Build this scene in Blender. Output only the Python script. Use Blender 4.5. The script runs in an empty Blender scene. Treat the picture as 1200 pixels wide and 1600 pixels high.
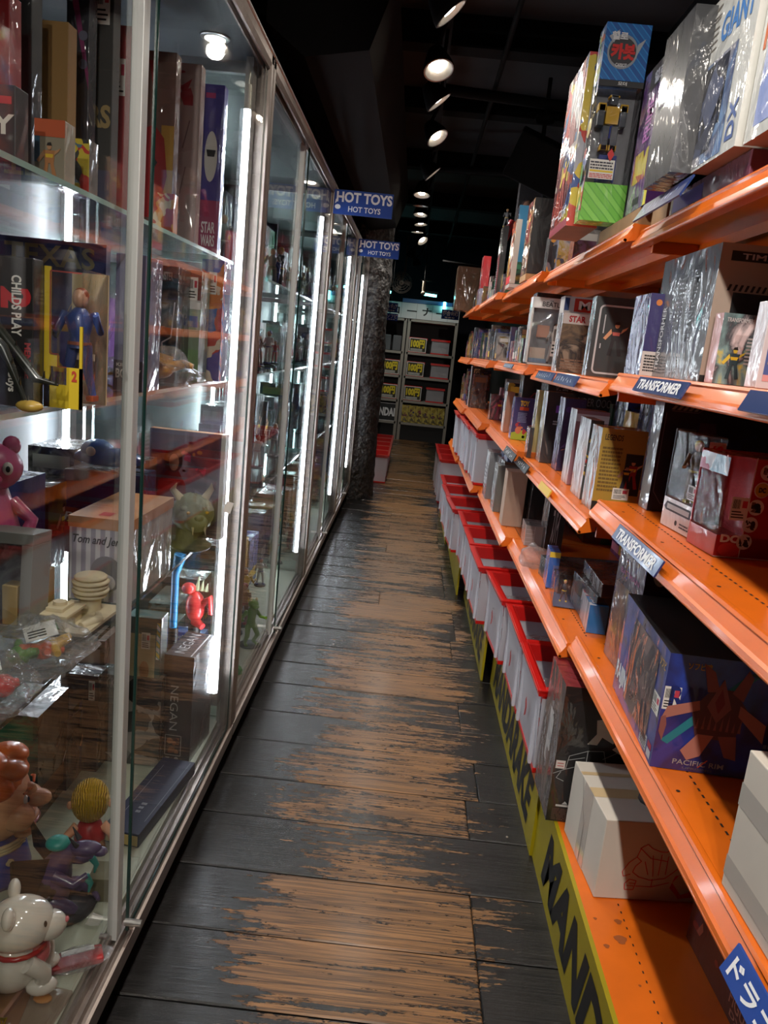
import bpy, math, random
from mathutils import Vector, Matrix

# ------------------------------------------------------------------ camera, world, exposure
sc = bpy.context.scene
COL = sc.collection
CAM_H = 1.40
FPX = 1203.0
ROLL, PITCH, YAW = math.radians(5.8), math.radians(12.1), math.radians(1.0)
CF = Vector((-math.sin(YAW)*math.cos(PITCH), math.cos(YAW)*math.cos(PITCH), -math.sin(PITCH)))
_r0 = Vector((math.cos(YAW), math.sin(YAW), 0)); _u0 = _r0.cross(CF)
CR = _r0*math.cos(ROLL) + _u0*math.sin(ROLL)
CU = -_r0*math.sin(ROLL) + _u0*math.cos(ROLL)
CO = Vector((0, 0, CAM_H))
cam_data = bpy.data.cameras.new('camera')
cam = bpy.data.objects.new('camera', cam_data); COL.objects.link(cam)
cam_data.sensor_fit = 'VERTICAL'; cam_data.sensor_height = 36.0; cam_data.sensor_width = 27.0
cam_data.lens = FPX/1600*36.0
cam_data.clip_start = 0.02; cam_data.clip_end = 60
M3 = Matrix((CR, CU, -CF)).transposed()
cam.matrix_world = Matrix.Translation(CO) @ M3.to_4x4()
sc.camera = cam

w = bpy.data.worlds.new('world'); sc.world = w; w.use_nodes = True
w.node_tree.nodes['Background'].inputs[0].default_value = (0.55, 0.62, 0.75, 1)
w.node_tree.nodes['Background'].inputs[1].default_value = 0.02
sc.view_settings.view_transform = 'Standard'; sc.view_settings.look = 'None'
sc.view_settings.gamma = 1.0; sc.view_settings.use_curve_mapping = False
sc.view_settings.exposure = 0.0
sc.cycles.transparent_max_bounces = 48
SPOT_POWER = 34.0      # watts of one ceiling lamp
TUBE_POWER = 54.0      # emission of the cabinet light tubes

def ray(px, py):
    return CR*((px-600)/FPX) - CU*((py-800)/FPX) + CF
def on(px, py, X=None, Y=None, Z=None):
    d = ray(px, py)
    t = X/d.x if X is not None else (Y/d.y if Y is not None else (Z-CAM_H)/d.z)
    return CO + d*t
def proj(p):
    d = Vector(p)-CO; k = d.dot(CF)
    return 600+FPX*d.dot(CR)/k, 800-FPX*d.dot(CU)/k

# ------------------------------------------------------------------ materials
def lin(c):
    return tuple((x/255/12.92 if x/255 <= 0.04045 else ((x/255+0.055)/1.055)**2.4) for x in c)
MATS = {}
def nmat(name):
    m = bpy.data.materials.new(name); m.use_nodes = True
    nt = m.node_tree; b = nt.nodes['Principled BSDF']
    return m, nt, b
def mat(name, rgb=(128,128,128), rough=0.5, metal=0.0, coat=0.0, noise=0.0, nscale=30, emis=0.0, bump=0.0, spec=0.5, trans=0.0, alpha=1.0):
    if name in MATS: return MATS[name]
    m, nt, b = nmat(name)
    c = lin(rgb)
    b.inputs['Base Color'].default_value = (*c, 1)
    b.inputs['Roughness'].default_value = rough; b.inputs['Metallic'].default_value = metal
    b.inputs['Coat Weight'].default_value = coat; b.inputs['Coat Roughness'].default_value = 0.08
    b.inputs['Specular IOR Level'].default_value = spec
    b.inputs['Transmission Weight'].default_value = trans
    b.inputs['Alpha'].default_value = alpha
    if emis:
        b.inputs['Emission Color'].default_value = (*c, 1); b.inputs['Emission Strength'].default_value = emis
    if noise or bump:
        tc = nt.nodes.new('ShaderNodeTexCoord'); n = nt.nodes.new('ShaderNodeTexNoise')
        n.inputs['Scale'].default_value = nscale; n.inputs['Detail'].default_value = 5
        nt.links.new(tc.outputs['Object'], n.inputs['Vector'])
        if noise:
            mr = nt.nodes.new('ShaderNodeMapRange'); mr.inputs[1].default_value = 0.3; mr.inputs[2].default_value = 0.7
            mr.inputs[3].default_value = 1-noise; mr.inputs[4].default_value = 1+noise*0.4
            nt.links.new(n.outputs['Fac'], mr.inputs[0])
            mx = nt.nodes.new('ShaderNodeVectorMath'); mx.operation = 'SCALE'
            mx.inputs[0].default_value = c; nt.links.new(mr.outputs[0], mx.inputs['Scale'])
            nt.links.new(mx.outputs[0], b.inputs['Base Color'])
        if bump:
            bp = nt.nodes.new('ShaderNodeBump'); bp.inputs['Strength'].default_value = bump; bp.inputs['Distance'].default_value = 0.01
            nt.links.new(n.outputs['Fac'], bp.inputs['Height']); nt.links.new(bp.outputs[0], b.inputs['Normal'])
    MATS[name] = m
    return m
def film_bump(nt, b, scale=9, strength=0.5, stretch=(1, 1, 1.5)):
    """wrinkled shrink-wrap: a glossy coat with its own crumpled normal"""
    tc = nt.nodes.new('ShaderNodeTexCoord'); mp = nt.nodes.new('ShaderNodeMapping')
    mp.inputs['Scale'].default_value = (stretch[0]*scale, stretch[1]*scale, scale/stretch[2])
    n = nt.nodes.new('ShaderNodeTexNoise'); n.inputs['Scale'].default_value = 1.0
    n.inputs['Detail'].default_value = 3.5; n.inputs['Distortion'].default_value = 1.1
    nt.links.new(tc.outputs['Object'], mp.inputs[0]); nt.links.new(mp.outputs[0], n.inputs['Vector'])
    bp = nt.nodes.new('ShaderNodeBump'); bp.inputs['Strength'].default_value = min(1.0, strength*1.3); bp.inputs['Distance'].default_value = 0.03
    nt.links.new(n.outputs['Fac'], bp.inputs['Height'])
    nt.links.new(bp.outputs[0], b.inputs['Coat Normal'])
    b.inputs['Coat Weight'].default_value = 1.0; b.inputs['Coat Roughness'].default_value = 0.06; b.inputs['Coat IOR'].default_value = 1.6
def wrap(rgb, rough=0.5, s=0.35, scale=9):
    """printed card under shiny shrink-wrap"""
    key = 'wrapped_card_%d_%d_%d_%g_%g' % (*rgb, s, scale)
    if key in MATS: return MATS[key]
    m, nt, b = nmat(key); b.inputs['Base Color'].default_value = (*lin(rgb), 1); b.inputs['Roughness'].default_value = rough
    film_bump(nt, b, scale, s); MATS[key] = m
    return m
def card(rgb, rough=0.6, noise=0.0):
    return mat('printed_card_%d_%d_%d_%g' % (*rgb, noise), rgb, rough, coat=0.12, noise=noise)
def art(cols, scale=10, kind='voronoi', seed=0, film=0.3, distort=1.2):
    """procedural busy printed picture in a palette"""
    key = 'art_' + kind + '_' + '_'.join('%d%d%d' % c for c in cols) + '_%g_%d_%g' % (scale, seed, film)
    if key in MATS: return MATS[key]
    m, nt, b = nmat(key)
    tc = nt.nodes.new('ShaderNodeTexCoord'); mp = nt.nodes.new('ShaderNodeMapping')
    mp.inputs['Location'].default_value = (seed*1.37, seed*0.71, seed*2.13)
    nt.links.new(tc.outputs['Object'], mp.inputs[0])
    if kind == 'stripes':
        t = nt.nodes.new('ShaderNodeTexWave'); t.inputs['Scale'].default_value = scale; t.inputs['Distortion'].default_value = distort*2
        t.inputs['Detail'].default_value = 2; t.bands_direction = 'DIAGONAL'; out = t.outputs['Fac']
    elif kind == 'noise':
        t = nt.nodes.new('ShaderNodeTexNoise'); t.inputs['Scale'].default_value = scale; t.inputs['Detail'].default_value = 6
        t.inputs['Distortion'].default_value = distort; out = t.outputs['Fac']
    else:
        n0 = nt.nodes.new('ShaderNodeTexNoise'); n0.inputs['Scale'].default_value = scale*0.7; n0.inputs['Detail'].default_value = 3
        nt.links.new(mp.outputs[0], n0.inputs['Vector'])
        ad = nt.nodes.new('ShaderNodeVectorMath'); ad.operation = 'MULTIPLY_ADD'
        ad.inputs[1].default_value = (0.12*distort,)*3
        nt.links.new(n0.outputs['Color'], ad.inputs[0]); nt.links.new(mp.outputs[0], ad.inputs[2])
        t = nt.nodes.new('ShaderNodeTexVoronoi'); t.inputs['Scale'].default_value = scale*1.5
        nt.links.new(ad.outputs[0], t.inputs['Vector'])
        sx = nt.nodes.new('ShaderNodeSeparateColor'); nt.links.new(t.outputs['Color'], sx.inputs[0]); out = sx.outputs[0]
    if kind != 'voronoi': nt.links.new(mp.outputs[0], t.inputs['Vector'])
    cr = nt.nodes.new('ShaderNodeValToRGB'); cr.color_ramp.interpolation = 'CONSTANT' if kind != 'noise' else 'LINEAR'
    els = cr.color_ramp.elements
    n = len(cols)
    lo, hi = (0.3, 0.72) if kind == 'noise' else (0.0, 1.0)
    for i, c in enumerate(cols):
        p = lo + (hi-lo)*i/n
        e = els[i] if i < 2 else els.new(p)
        e.position = p; e.color = (*lin(c), 1)
    nt.links.new(out, cr.inputs[0]); nt.links.new(cr.outputs[0], b.inputs['Base Color'])
    b.inputs['Roughness'].default_value = 0.45
    if film: film_bump(nt, b, 8, film)
    MATS[key] = m
    return m
def thin_clear(name, tint=(1, 1, 1), refl=0.08, haze=0.0, hcol=(255, 255, 255), bump=0.0, scale=12, rough=0.02, mult=1.0):
    """thin clear sheet: transparent plus a Schlick mirror part, optional haze and crumple"""
    if name in MATS: return MATS[name]
    m = bpy.data.materials.new(name); m.use_nodes = True; nt = m.node_tree; nt.nodes.clear()
    out = nt.nodes.new('ShaderNodeOutputMaterial'); tr = nt.nodes.new('ShaderNodeBsdfTransparent'); tr.inputs[0].default_value = (*tint, 1)
    gl = nt.nodes.new('ShaderNodeBsdfGlossy'); gl.inputs['Roughness'].default_value = rough
    lw = nt.nodes.new('ShaderNodeLayerWeight'); lw.inputs['Blend'].default_value = 0.5
    pw = nt.nodes.new('ShaderNodeMath'); pw.operation = 'POWER'; pw.inputs[1].default_value = 5.0
    ma = nt.nodes.new('ShaderNodeMath'); ma.operation = 'MULTIPLY_ADD'; ma.inputs[1].default_value = (1-refl)*mult; ma.inputs[2].default_value = refl
    ma.use_clamp = True
    nt.links.new(lw.outputs['Facing'], pw.inputs[0]); nt.links.new(pw.outputs[0], ma.inputs[0])
    mx = nt.nodes.new('ShaderNodeMixShader')
    nt.links.new(ma.outputs[0], mx.inputs[0]); nt.links.new(tr.outputs[0], mx.inputs[1]); nt.links.new(gl.outputs[0], mx.inputs[2])
    last = mx
    if bump:
        tc = nt.nodes.new('ShaderNodeTexCoord'); n = nt.nodes.new('ShaderNodeTexNoise'); n.inputs['Scale'].default_value = scale
        n.inputs['Detail'].default_value = 4; n.inputs['Distortion'].default_value = 1.5
        nt.links.new(tc.outputs['Object'], n.inputs['Vector'])
        bp = nt.nodes.new('ShaderNodeBump'); bp.inputs['Strength'].default_value = bump; bp.inputs['Distance'].default_value = 0.02
        nt.links.new(n.outputs['Fac'], bp.inputs['Height']); nt.links.new(bp.outputs[0], gl.inputs['Normal']); nt.links.new(bp.outputs[0], lw.inputs['Normal'])
    if haze:
        df = nt.nodes.new('ShaderNodeBsdfDiffuse'); df.inputs[0].default_value = (*lin(hcol), 1)
        tl = nt.nodes.new('ShaderNodeBsdfTranslucent'); tl.inputs[0].default_value = (*lin(hcol), 1)
        a = nt.nodes.new('ShaderNodeMixShader'); a.inputs[0].default_value = 0.5
        nt.links.new(df.outputs[0], a.inputs[1]); nt.links.new(tl.outputs[0], a.inputs[2])
        m2 = nt.nodes.new('ShaderNodeMixShader'); m2.inputs[0].default_value = haze
        nt.links.new(mx.outputs[0], m2.inputs[1]); nt.links.new(a.outputs[0], m2.inputs[2]); last = m2
    nt.links.new(last.outputs[0], out.inputs[0])
    MATS[name] = m
    return m
def emit(name, rgb, s):
    if name in MATS: return MATS[name]
    m = bpy.data.materials.new(name); m.use_nodes = True; nt = m.node_tree; nt.nodes.clear()
    o = nt.nodes.new('ShaderNodeOutputMaterial'); e = nt.nodes.new('ShaderNodeEmission')
    e.inputs[0].default_value = (*lin(rgb), 1); e.inputs[1].default_value = s
    nt.links.new(e.outputs[0], o.inputs[0]); MATS[name] = m
    return m

ALU = mat('brushed_aluminium', (190,188,184), 0.32, 0.9, noise=0.1, nscale=60)
ALU_D = mat('worn_aluminium', (150,138,130), 0.38, 0.85, noise=0.15, nscale=40)
GLASS = thin_clear('cabinet_glass', (0.985, 0.995, 0.99), 0.02, mult=0.75)
GEDGE = mat('glass_edge', (14,46,42), 0.15, coat=0.6)
GEDGE_L = mat('glass_edge_light', (150,185,178), 0.2, coat=0.5)
ORANGE = mat('orange_powder_coat', (224,108,20), 0.38, noise=0.08, nscale=14, coat=0.25)
BLACK = mat('black_plastic', (18,18,19), 0.5)
WHITE = mat('white_paper', (228,226,220), 0.6)
STICK = mat('sticker_paper', (222,220,214), 0.5)
INK = mat('black_ink', (16,16,18), 0.5)
NAVY = mat('navy_label_plastic', (14,46,104), 0.3, coat=0.4)
RED = mat('red_bin_plastic', (196,18,14), 0.3, coat=0.35)
FROST = thin_clear('frosted_bin_wall', (0.95, 0.95, 0.96), 0.06, haze=0.68, hcol=(232,232,238), bump=0.15, scale=20, rough=0.15)
FILM = thin_clear('clear_blister', (0.95, 0.95, 0.96), 0.08, bump=0.5, scale=9, rough=0.05)
BAG = thin_clear('crumpled_clear_bag', (0.93, 0.94, 0.95), 0.1, haze=0.1, hcol=(230,232,235), bump=1.0, scale=22, rough=0.08)
CARDB = mat('brown_cardboard', (164,126,86), 0.8, noise=0.12, nscale=25)
FLESH = mat('doll_skin', (222,160,122), 0.4, coat=0.3)

# ------------------------------------------------------------------ mesh building
class MB:
    def __init__(s): s.v = []; s.f = []; s.mi = []; s.sm = []; s.mats = []
    def m(s, mt):
        if mt not in s.mats: s.mats.append(mt)
        return s.mats.index(mt)
    def add(s, vs, fs, mt, smooth=False):
        o = len(s.v); s.v += [tuple(v) for v in vs]; k = s.m(mt)
        for f in fs: s.f.append([i+o for i in f]); s.mi.append(k); s.sm.append(smooth)
        return s
    def box(s, x0, y0, z0, x1, y1, z1, mt, T=None, sides=None):
        vs = [Vector(p) for p in ((x0,y0,z0),(x1,y0,z0),(x1,y1,z0),(x0,y1,z0),(x0,y0,z1),(x1,y0,z1),(x1,y1,z1),(x0,y1,z1))]
        if T: vs = [T @ v for v in vs]
        fs = [(0,3,2,1),(4,5,6,7),(0,1,5,4),(1,2,6,5),(2,3,7,6),(3,0,4,7)]   # bottom top near(-Y) right(+X) far(+Y) left(-X)
        if sides:
            for f, k in zip(fs, ('bottom','top','near','right','far','left')): s.add(vs, [f], sides.get(k, mt))
            return s
        return s.add(vs, fs, mt)
    def prof(s, pts, y0, y1, mt, axis='Y'):
        n = len(pts)
        if axis == 'Y': P = lambda a, b, t: (a, t, b)
        elif axis == 'X': P = lambda a, b, t: (t, a, b)
        else: P = lambda a, b, t: (a, b, t)
        vs = [P(a, b, y0) for a, b in pts] + [P(a, b, y1) for a, b in pts]
        fs = [(i, (i+1) % n, (i+1) % n+n, i+n) for i in range(n)] + [tuple(range(n))[::-1], tuple(range(n, 2*n))]
        return s.add(vs, fs, mt)
    def tube(s, pts, rad, mt, n=10, smooth=True, cap=True):
        pts = [Vector(p) for p in pts]
        if not isinstance(rad, (list, tuple)): rad = [rad]*len(pts)
        vs = []; fs = []
        up = Vector((0, 0, 1))
        for i, p in enumerate(pts):
            d = (pts[min(i+1, len(pts)-1)] - pts[max(i-1, 0)])
            d = d.normalized() if d.length > 1e-9 else up
            a = d.cross(Vector((0.13, 0.97, 0.2)) if abs(d.y) < 0.9 else Vector((1, 0, 0))).normalized(); b = d.cross(a)
            for k in range(n):
                t = 2*math.pi*k/n; vs.append(p + (a*math.cos(t) + b*math.sin(t))*rad[i])
        for i in range(len(pts)-1):
            for k in range(n):
                k2 = (k+1) % n; fs.append((i*n+k, i*n+k2, (i+1)*n+k2, (i+1)*n+k))
        s.add(vs, fs, mt, smooth)
        if cap: s.add(vs[:n], [tuple(range(n))[::-1]], mt); s.add(vs[-n:], [tuple(range(n))], mt)
        return s
    def ell(s, c, r, mt, nu=14, nv=9, T=None, f=None):
        if not isinstance(r, (list, tuple)): r = (r, r, r)
        vs = []; fs = []
        for j in range(nv+1):
            ph = math.pi*j/nv
            for i in range(nu):
                t = 2*math.pi*i/nu; q = Vector((math.sin(ph)*math.cos(t), math.sin(ph)*math.sin(t), math.cos(ph)))
                if f: q = f(q)
                q = Vector((q.x*r[0], q.y*r[1], q.z*r[2]))
                if T: q = T @ q
                vs.append(q + Vector(c))
        for j in range(nv):
            for i in range(nu):
                i2 = (i+1) % nu; fs.append((j*nu+i, (j+1)*nu+i, (j+1)*nu+i2, j*nu+i2))
        return s.add(vs, fs, mt, True)
    def lathe(s, prof, mt, n=20, c=(0, 0, 0), smooth=True, T=None):
        vs = []; fs = []
        for r, z in prof:
            for i in range(n):
                t = 2*math.pi*i/n; q = Vector((r*math.cos(t), r*math.sin(t), z))
                if T: q = T @ q
                vs.append(q + Vector(c))
        for j in range(len(prof)-1):
            for i in range(n):
                i2 = (i+1) % n; fs.append((j*n+i, j*n+i2, (j+1)*n+i2, (j+1)*n+i))
        s.add(vs, fs, mt, smooth)
        return s
    def build(s, name, parent=None, loc=None, rot=None, bevel=0.0, label=None):
        me = bpy.data.meshes.new(name); me.from_pydata(s.v, [], s.f)
        for mt in s.mats: me.materials.append(mt)
        me.polygons.foreach_set('material_index', s.mi); me.polygons.foreach_set('use_smooth', s.sm); me.update()
        o = bpy.data.objects.new(name, me); COL.objects.link(o)
        if parent: o.parent = parent
        if loc is not None: o.location = loc
        if rot is not None: o.rotation_euler = rot
        if bevel:
            b = o.modifiers.new('bevel', 'BEVEL'); b.width = bevel; b.segments = 2; b.limit_method = 'ANGLE'
        if label: o['label'] = label
        return o
def tag(o, label, cat, group=None, kind=None):
    o['label'] = label; o['category'] = cat
    if group: o['group'] = group
    if kind: o['kind'] = kind
    return o
def empty(name, loc=(0, 0, 0), rz=0.0, rot=None):
    o = bpy.data.objects.new(name, None); COL.objects.link(o); o.location = loc
    o.rotation_euler = rot if rot else (0, 0, rz); o.empty_display_size = 0.05
    return o
def structure(o): o['kind'] = 'structure'; return o

TXT = {}
def text_mesh(txt, bold=0.0, shear=0.0):
    """lettering as mesh data, fitted to a unit box: returns verts (0..1, 0..1), faces"""
    k = (txt, bold, shear)
    if k in TXT: return TXT[k]
    cu = bpy.data.curves.new('lettering', 'FONT'); cu.body = txt; cu.size = 1.0; cu.resolution_u = 3
    cu.offset = bold; cu.shear = shear; cu.space_line = 0.85; cu.align_x = 'CENTER'
    ob = bpy.data.objects.new('lettering', cu); COL.objects.link(ob)
    dg = bpy.context.evaluated_depsgraph_get(); me = bpy.data.meshes.new_from_object(ob.evaluated_get(dg))
    vs = [tuple(v.co) for v in me.vertices]; fs = [tuple(p.vertices) for p in me.polygons]
    bpy.data.objects.remove(ob); bpy.data.curves.remove(cu); bpy.data.meshes.remove(me)
    if not vs: vs = [(0,0,0),(1,0,0),(1,1,0)]; fs = [(0,1,2)]
    x0 = min(v[0] for v in vs); x1 = max(v[0] for v in vs); y0 = min(v[1] for v in vs); y1 = max(v[1] for v in vs)
    vs = [((v[0]-x0)/max(x1-x0, 1e-6), (v[1]-y0)/max(y1-y0, 1e-6)) for v in vs]
    TXT[k] = (vs, fs)
    return TXT[k]

# flat marks laid on a face: F = function (u, v, h) -> point, u v in metres on the face, h height over it
def face_frame(face, W, D, H):
    if face == 'near': return lambda u, v, h: (u, -h, v)
    if face == 'left': return lambda u, v, h: (-h, D-u, v)
    if face == 'right': return lambda u, v, h: (W+h, u, v)
    if face == 'top': return lambda u, v, h: (u, v, H+h)
    if face == 'far': return lambda u, v, h: (W-u, D+h, v)
    if face == 'bottom': return lambda u, v, h: (u, D-v, -h)
def flat(F, polys, mt, h=0.0006, name='print', parent=None, label=None, mb=None):
    m_ = mb or MB()
    for poly in polys:
        m_.add([F(u, v, h) for u, v in poly], [tuple(range(len(poly)))], mt)
    if mb: return mb
    return m_.build(name, parent, label=label)
def rect(u0, v0, u1, v1): return [(u0, v0), (u1, v0), (u1, v1), (u0, v1)]
def disc(u, v, ru, rv=None, n=16, a0=0): rv = rv or ru; return [(u+ru*math.cos(2*math.pi*k/n+a0), v+rv*math.sin(2*math.pi*k/n+a0)) for k in range(n)]
def line(a, b, t):
    dx, dy = b[0]-a[0], b[1]-a[1]; L = math.hypot(dx, dy) or 1; nx, ny = -dy/L*t/2, dx/L*t/2
    return [(a[0]+nx, a[1]+ny), (a[0]-nx, a[1]-ny), (b[0]-nx, b[1]-ny), (b[0]+nx, b[1]+ny)]
def pline(pts, t): return [line(pts[i], pts[i+1], t) for i in range(len(pts)-1)]
def lettering(F, txt, u0, v0, u1, v1, mt, h=0.0009, rot=0, bold=0.02, shear=0.0, name='lettering', parent=None, mb=None, label=None):
    vs, fs = text_mesh(txt, bold, shear)
    out = []
    for a, b in vs:
        if rot == 90: a, b = 1-b, a
        elif rot == -90: a, b = b, 1-a
        out.append(F(u0+(u1-u0)*a, v0+(v1-v0)*b, h))
    m_ = mb or MB(); m_.add(out, fs, mt)
    if mb: return mb
    return m_.build(name, parent, label=label)

def sticker(F, u, v, w_, h_, parent, seed=0, name='price_sticker'):
    r = random.Random(seed); mb = MB()
    mb.add([F(a, b, 0.0011) for a, b in rect(u, v, u+w_, v+h_)], [(0, 1, 2, 3)], STICK)
    x = u+w_*0.08
    while x < u+w_*0.5:                                   # barcode
        t = w_*r.choice((0.012, 0.02, 0.03)); mb.add([F(a, b, 0.0014) for a, b in rect(x, v+h_*0.5, x+t, v+h_*0.9)], [(0, 1, 2, 3)], INK); x += t+w_*0.02
    for k in range(3):
        mb.add([F(a, b, 0.0014) for a, b in rect(u+w_*0.08, v+h_*(0.1+0.12*k), u+w_*(0.5+0.4*r.random()), v+h_*(0.15+0.12*k))], [(0, 1, 2, 3)], INK)
    mb.add([F(a, b, 0.0014) for a, b in rect(u+w_*0.62, v+h_*0.55, u+w_*0.9, v+h_*0.85)], [(0, 1, 2, 3)], mat('pink_ink', (190,60,80), 0.5))
    return mb.build(name, parent)
def shards(F, U, V, cols, n, seed, name='printed_picture', parent=None, area=(0.05, 0.05, 0.95, 0.95), size=0.35, film=0.3, sub=True):
    """busy printed art: overlapping angular and round patches clipped to an area of the face"""
    r = random.Random(seed); mb = MB(); u0, v0, u1, v1 = area[0]*U, area[1]*V, area[2]*U, area[3]*V
    cl = lambda p: (min(max(p[0], u0), u1), min(max(p[1], v0), v1))
    for k in range(n):
        c = cols[r.randrange(len(cols))]; cu, cv = u0+(u1-u0)*r.random(), v0+(v1-v0)*r.random()
        s_ = size*min(U, V)*(0.25+0.75*r.random())
        if r.random() < 0.35: P = disc(cu, cv, s_*0.5, s_*(0.3+0.4*r.random()), 12)
        else:
            a = r.random()*6.28; P = []
            for j in range(r.choice((3, 4, 5))): a += 6.28/5*(0.6+0.6*r.random()); P.append((cu+s_*math.cos(a)*(0.4+0.8*r.random()), cv+s_*math.sin(a)*(0.4+0.8*r.random())))
        mb.add([F(*cl(p), 0.0006+0.00002*k) for p in P], [tuple(range(len(P)))], wrap(c, s=film) if film else card(c))
    return mb.build(name, parent)
def printed_figure(F, u, v, s_, body, skin, seed=0, parent=None, name='printed_figure', accent=(220,180,40), h=0.0013):
    """a generic printed hero: head, torso, spread arms and legs, s_ tall, centred at u, foot at v"""
    r = random.Random(seed); mb = MB(); M = lambda c: card(c)
    P = lambda pts: [(u+a*s_, v+b*s_) for a, b in pts]
    q = [(P([(-.13,.45),(.13,.45),(.17,.8),(-.17,.8)]), body), (P([(-.12,.47),(-.02,.47),(-.08,.0),(-.2,.0)]), body), (P([(.02,.47),(.12,.47),(.24,.02),(.12,.0)]), body),
         (P([(-.17,.79),(-.13,.66),(-.3,.45),(-.38,.5)]), skin), (P([(.17,.79),(.13,.66),(.28,.78),(.34,.88)]), skin),
         (P([(-.1,.6),(.1,.6),(.12,.7),(-.12,.7)]), accent), ([(u+a*s_, v+b*s_) for a, b in disc(0, .9, .07, .09, 12)], skin),
         (P([(-.08,.92),(.08,.92),(.05,1.02),(-.05,1.0)]), (30,24,20))]
    for k, (pts, c) in enumerate(q): mb.add([F(a, b, h+0.00003*k) for a, b in pts], [tuple(range(len(pts)))], M(c))
    return mb.build(name, parent)

def figure_mb(s_=0.15, suit=(160,30,30), skin=(200,150,120), trim=(220,190,60), mb=None, c=(0, 0, 0), T=None, seed=0, helmet=False):
    """a small posed action figure, s_ tall, standing on c"""
    mb = mb or MB(); r = random.Random(seed); S = mat('toy_%d_%d_%d' % suit, suit, 0.35, coat=0.3); K = mat('toy_%d_%d_%d' % skin, skin, 0.4); G = mat('toy_%d_%d_%d' % trim, trim, 0.35)
    C = Vector(c); P = lambda x, y, z: (T @ Vector((x*s_, y*s_, z*s_)) if T else Vector((x*s_, y*s_, z*s_))) + C
    a = r.uniform(-.05, .05)
    for sd in (-1, 1):
        mb.tube([P(sd*.06, 0, .5), P(sd*.09, -.02, .27), P(sd*(.1+a), 0, .04)], [.058*s_, .045*s_, .03*s_], S, 8)
        mb.box(-.035*s_, -.09*s_, 0, .035*s_, .04*s_, .05*s_, G, Matrix.Translation(C)@((T.to_4x4() if T else Matrix.Identity(4)))@Matrix.Translation((sd*(.1+a)*s_, 0, 0)))
        e = P(sd*.21, -.02 - .05*r.random(), .6+.08*r.random()*sd)
        mb.tube([P(sd*.13, 0, .79), e, P(sd*.2, -.14, .62+.2*r.random())], [.042*s_, .032*s_, .024*s_], S, 8)
    mb.tube([P(0, 0, .47), P(0, 0, .58), P(0, -.01, .74), P(0, 0, .83)], [.1*s_, .085*s_, .13*s_, .05*s_], S, 10)
    mb.tube([P(0, 0, .5), P(0, 0, .53)], [.108*s_, .105*s_], G, 10)
    mb.ell(P(0, -.005, .915), (.07*s_, .075*s_, .088*s_), S if helmet else K, 10, 8)
    if helmet: mb.ell(P(0, -.05, .915), (.05*s_, .04*s_, .025*s_), G, 8, 6)
    else: mb.ell(P(0, .015, .94), (.074*s_, .072*s_, .075*s_), G, 10, 8)
    return mb

# ------------------------------------------------------------------ generic cartons
def carton(name, label, cat, loc, W, D, H, rz=0.0, body=None, sides=None, group=None, bevel=0.0012, lean=0.0, cell=None):
    """a closed box; origin at its near-left bottom corner; +x along its near face, +y away"""
    mb = MB(); mb.box(0, 0, 0, W, D, H, body or card((60,60,64)), sides=sides)
    o = mb.build(name, loc=loc, rot=(lean, 0, rz), bevel=bevel); tag(o, label, cat, group)
    o['dims'] = (W, D, H)
    return o
def FR(o, face):
    W, D, H = o['dims']; return face_frame(face, W, D, H)
def from_px(z, A, rx, ty, far=None, depth=0.15, Y=None, X=None):
    """size and place of a box from its near-left bottom corner A, right end rx, top ty and far-left bottom corner far, all in photo pixels"""
    a = on(*A, Z=z) if (X is None and Y is None) else on(*A, X=X, Y=Y)
    a = Vector((a.x, a.y, z))
    rz = 0.0
    if far is not None:
        b = on(*far, Z=z) if X is None and Y is None else None
        if b is not None:
            d = b-a; depth = math.hypot(d.x, d.y); rz = math.atan2(-d.x, d.y)
    ax = Vector((math.cos(rz), math.sin(rz), 0)); lo, hi = 0.0, 1.2
    for _ in range(40):
        m_ = (lo+hi)/2
        if proj(a+ax*m_)[0] < rx: lo = m_
        else: hi = m_
    W = lo; lo, hi = 0.0, 1.5
    for _ in range(40):
        m_ = (lo+hi)/2
        if proj(a+Vector((0, 0, m_)))[1] > ty: lo = m_
        else: hi = m_
    return a, W, depth, lo, rz
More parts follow.
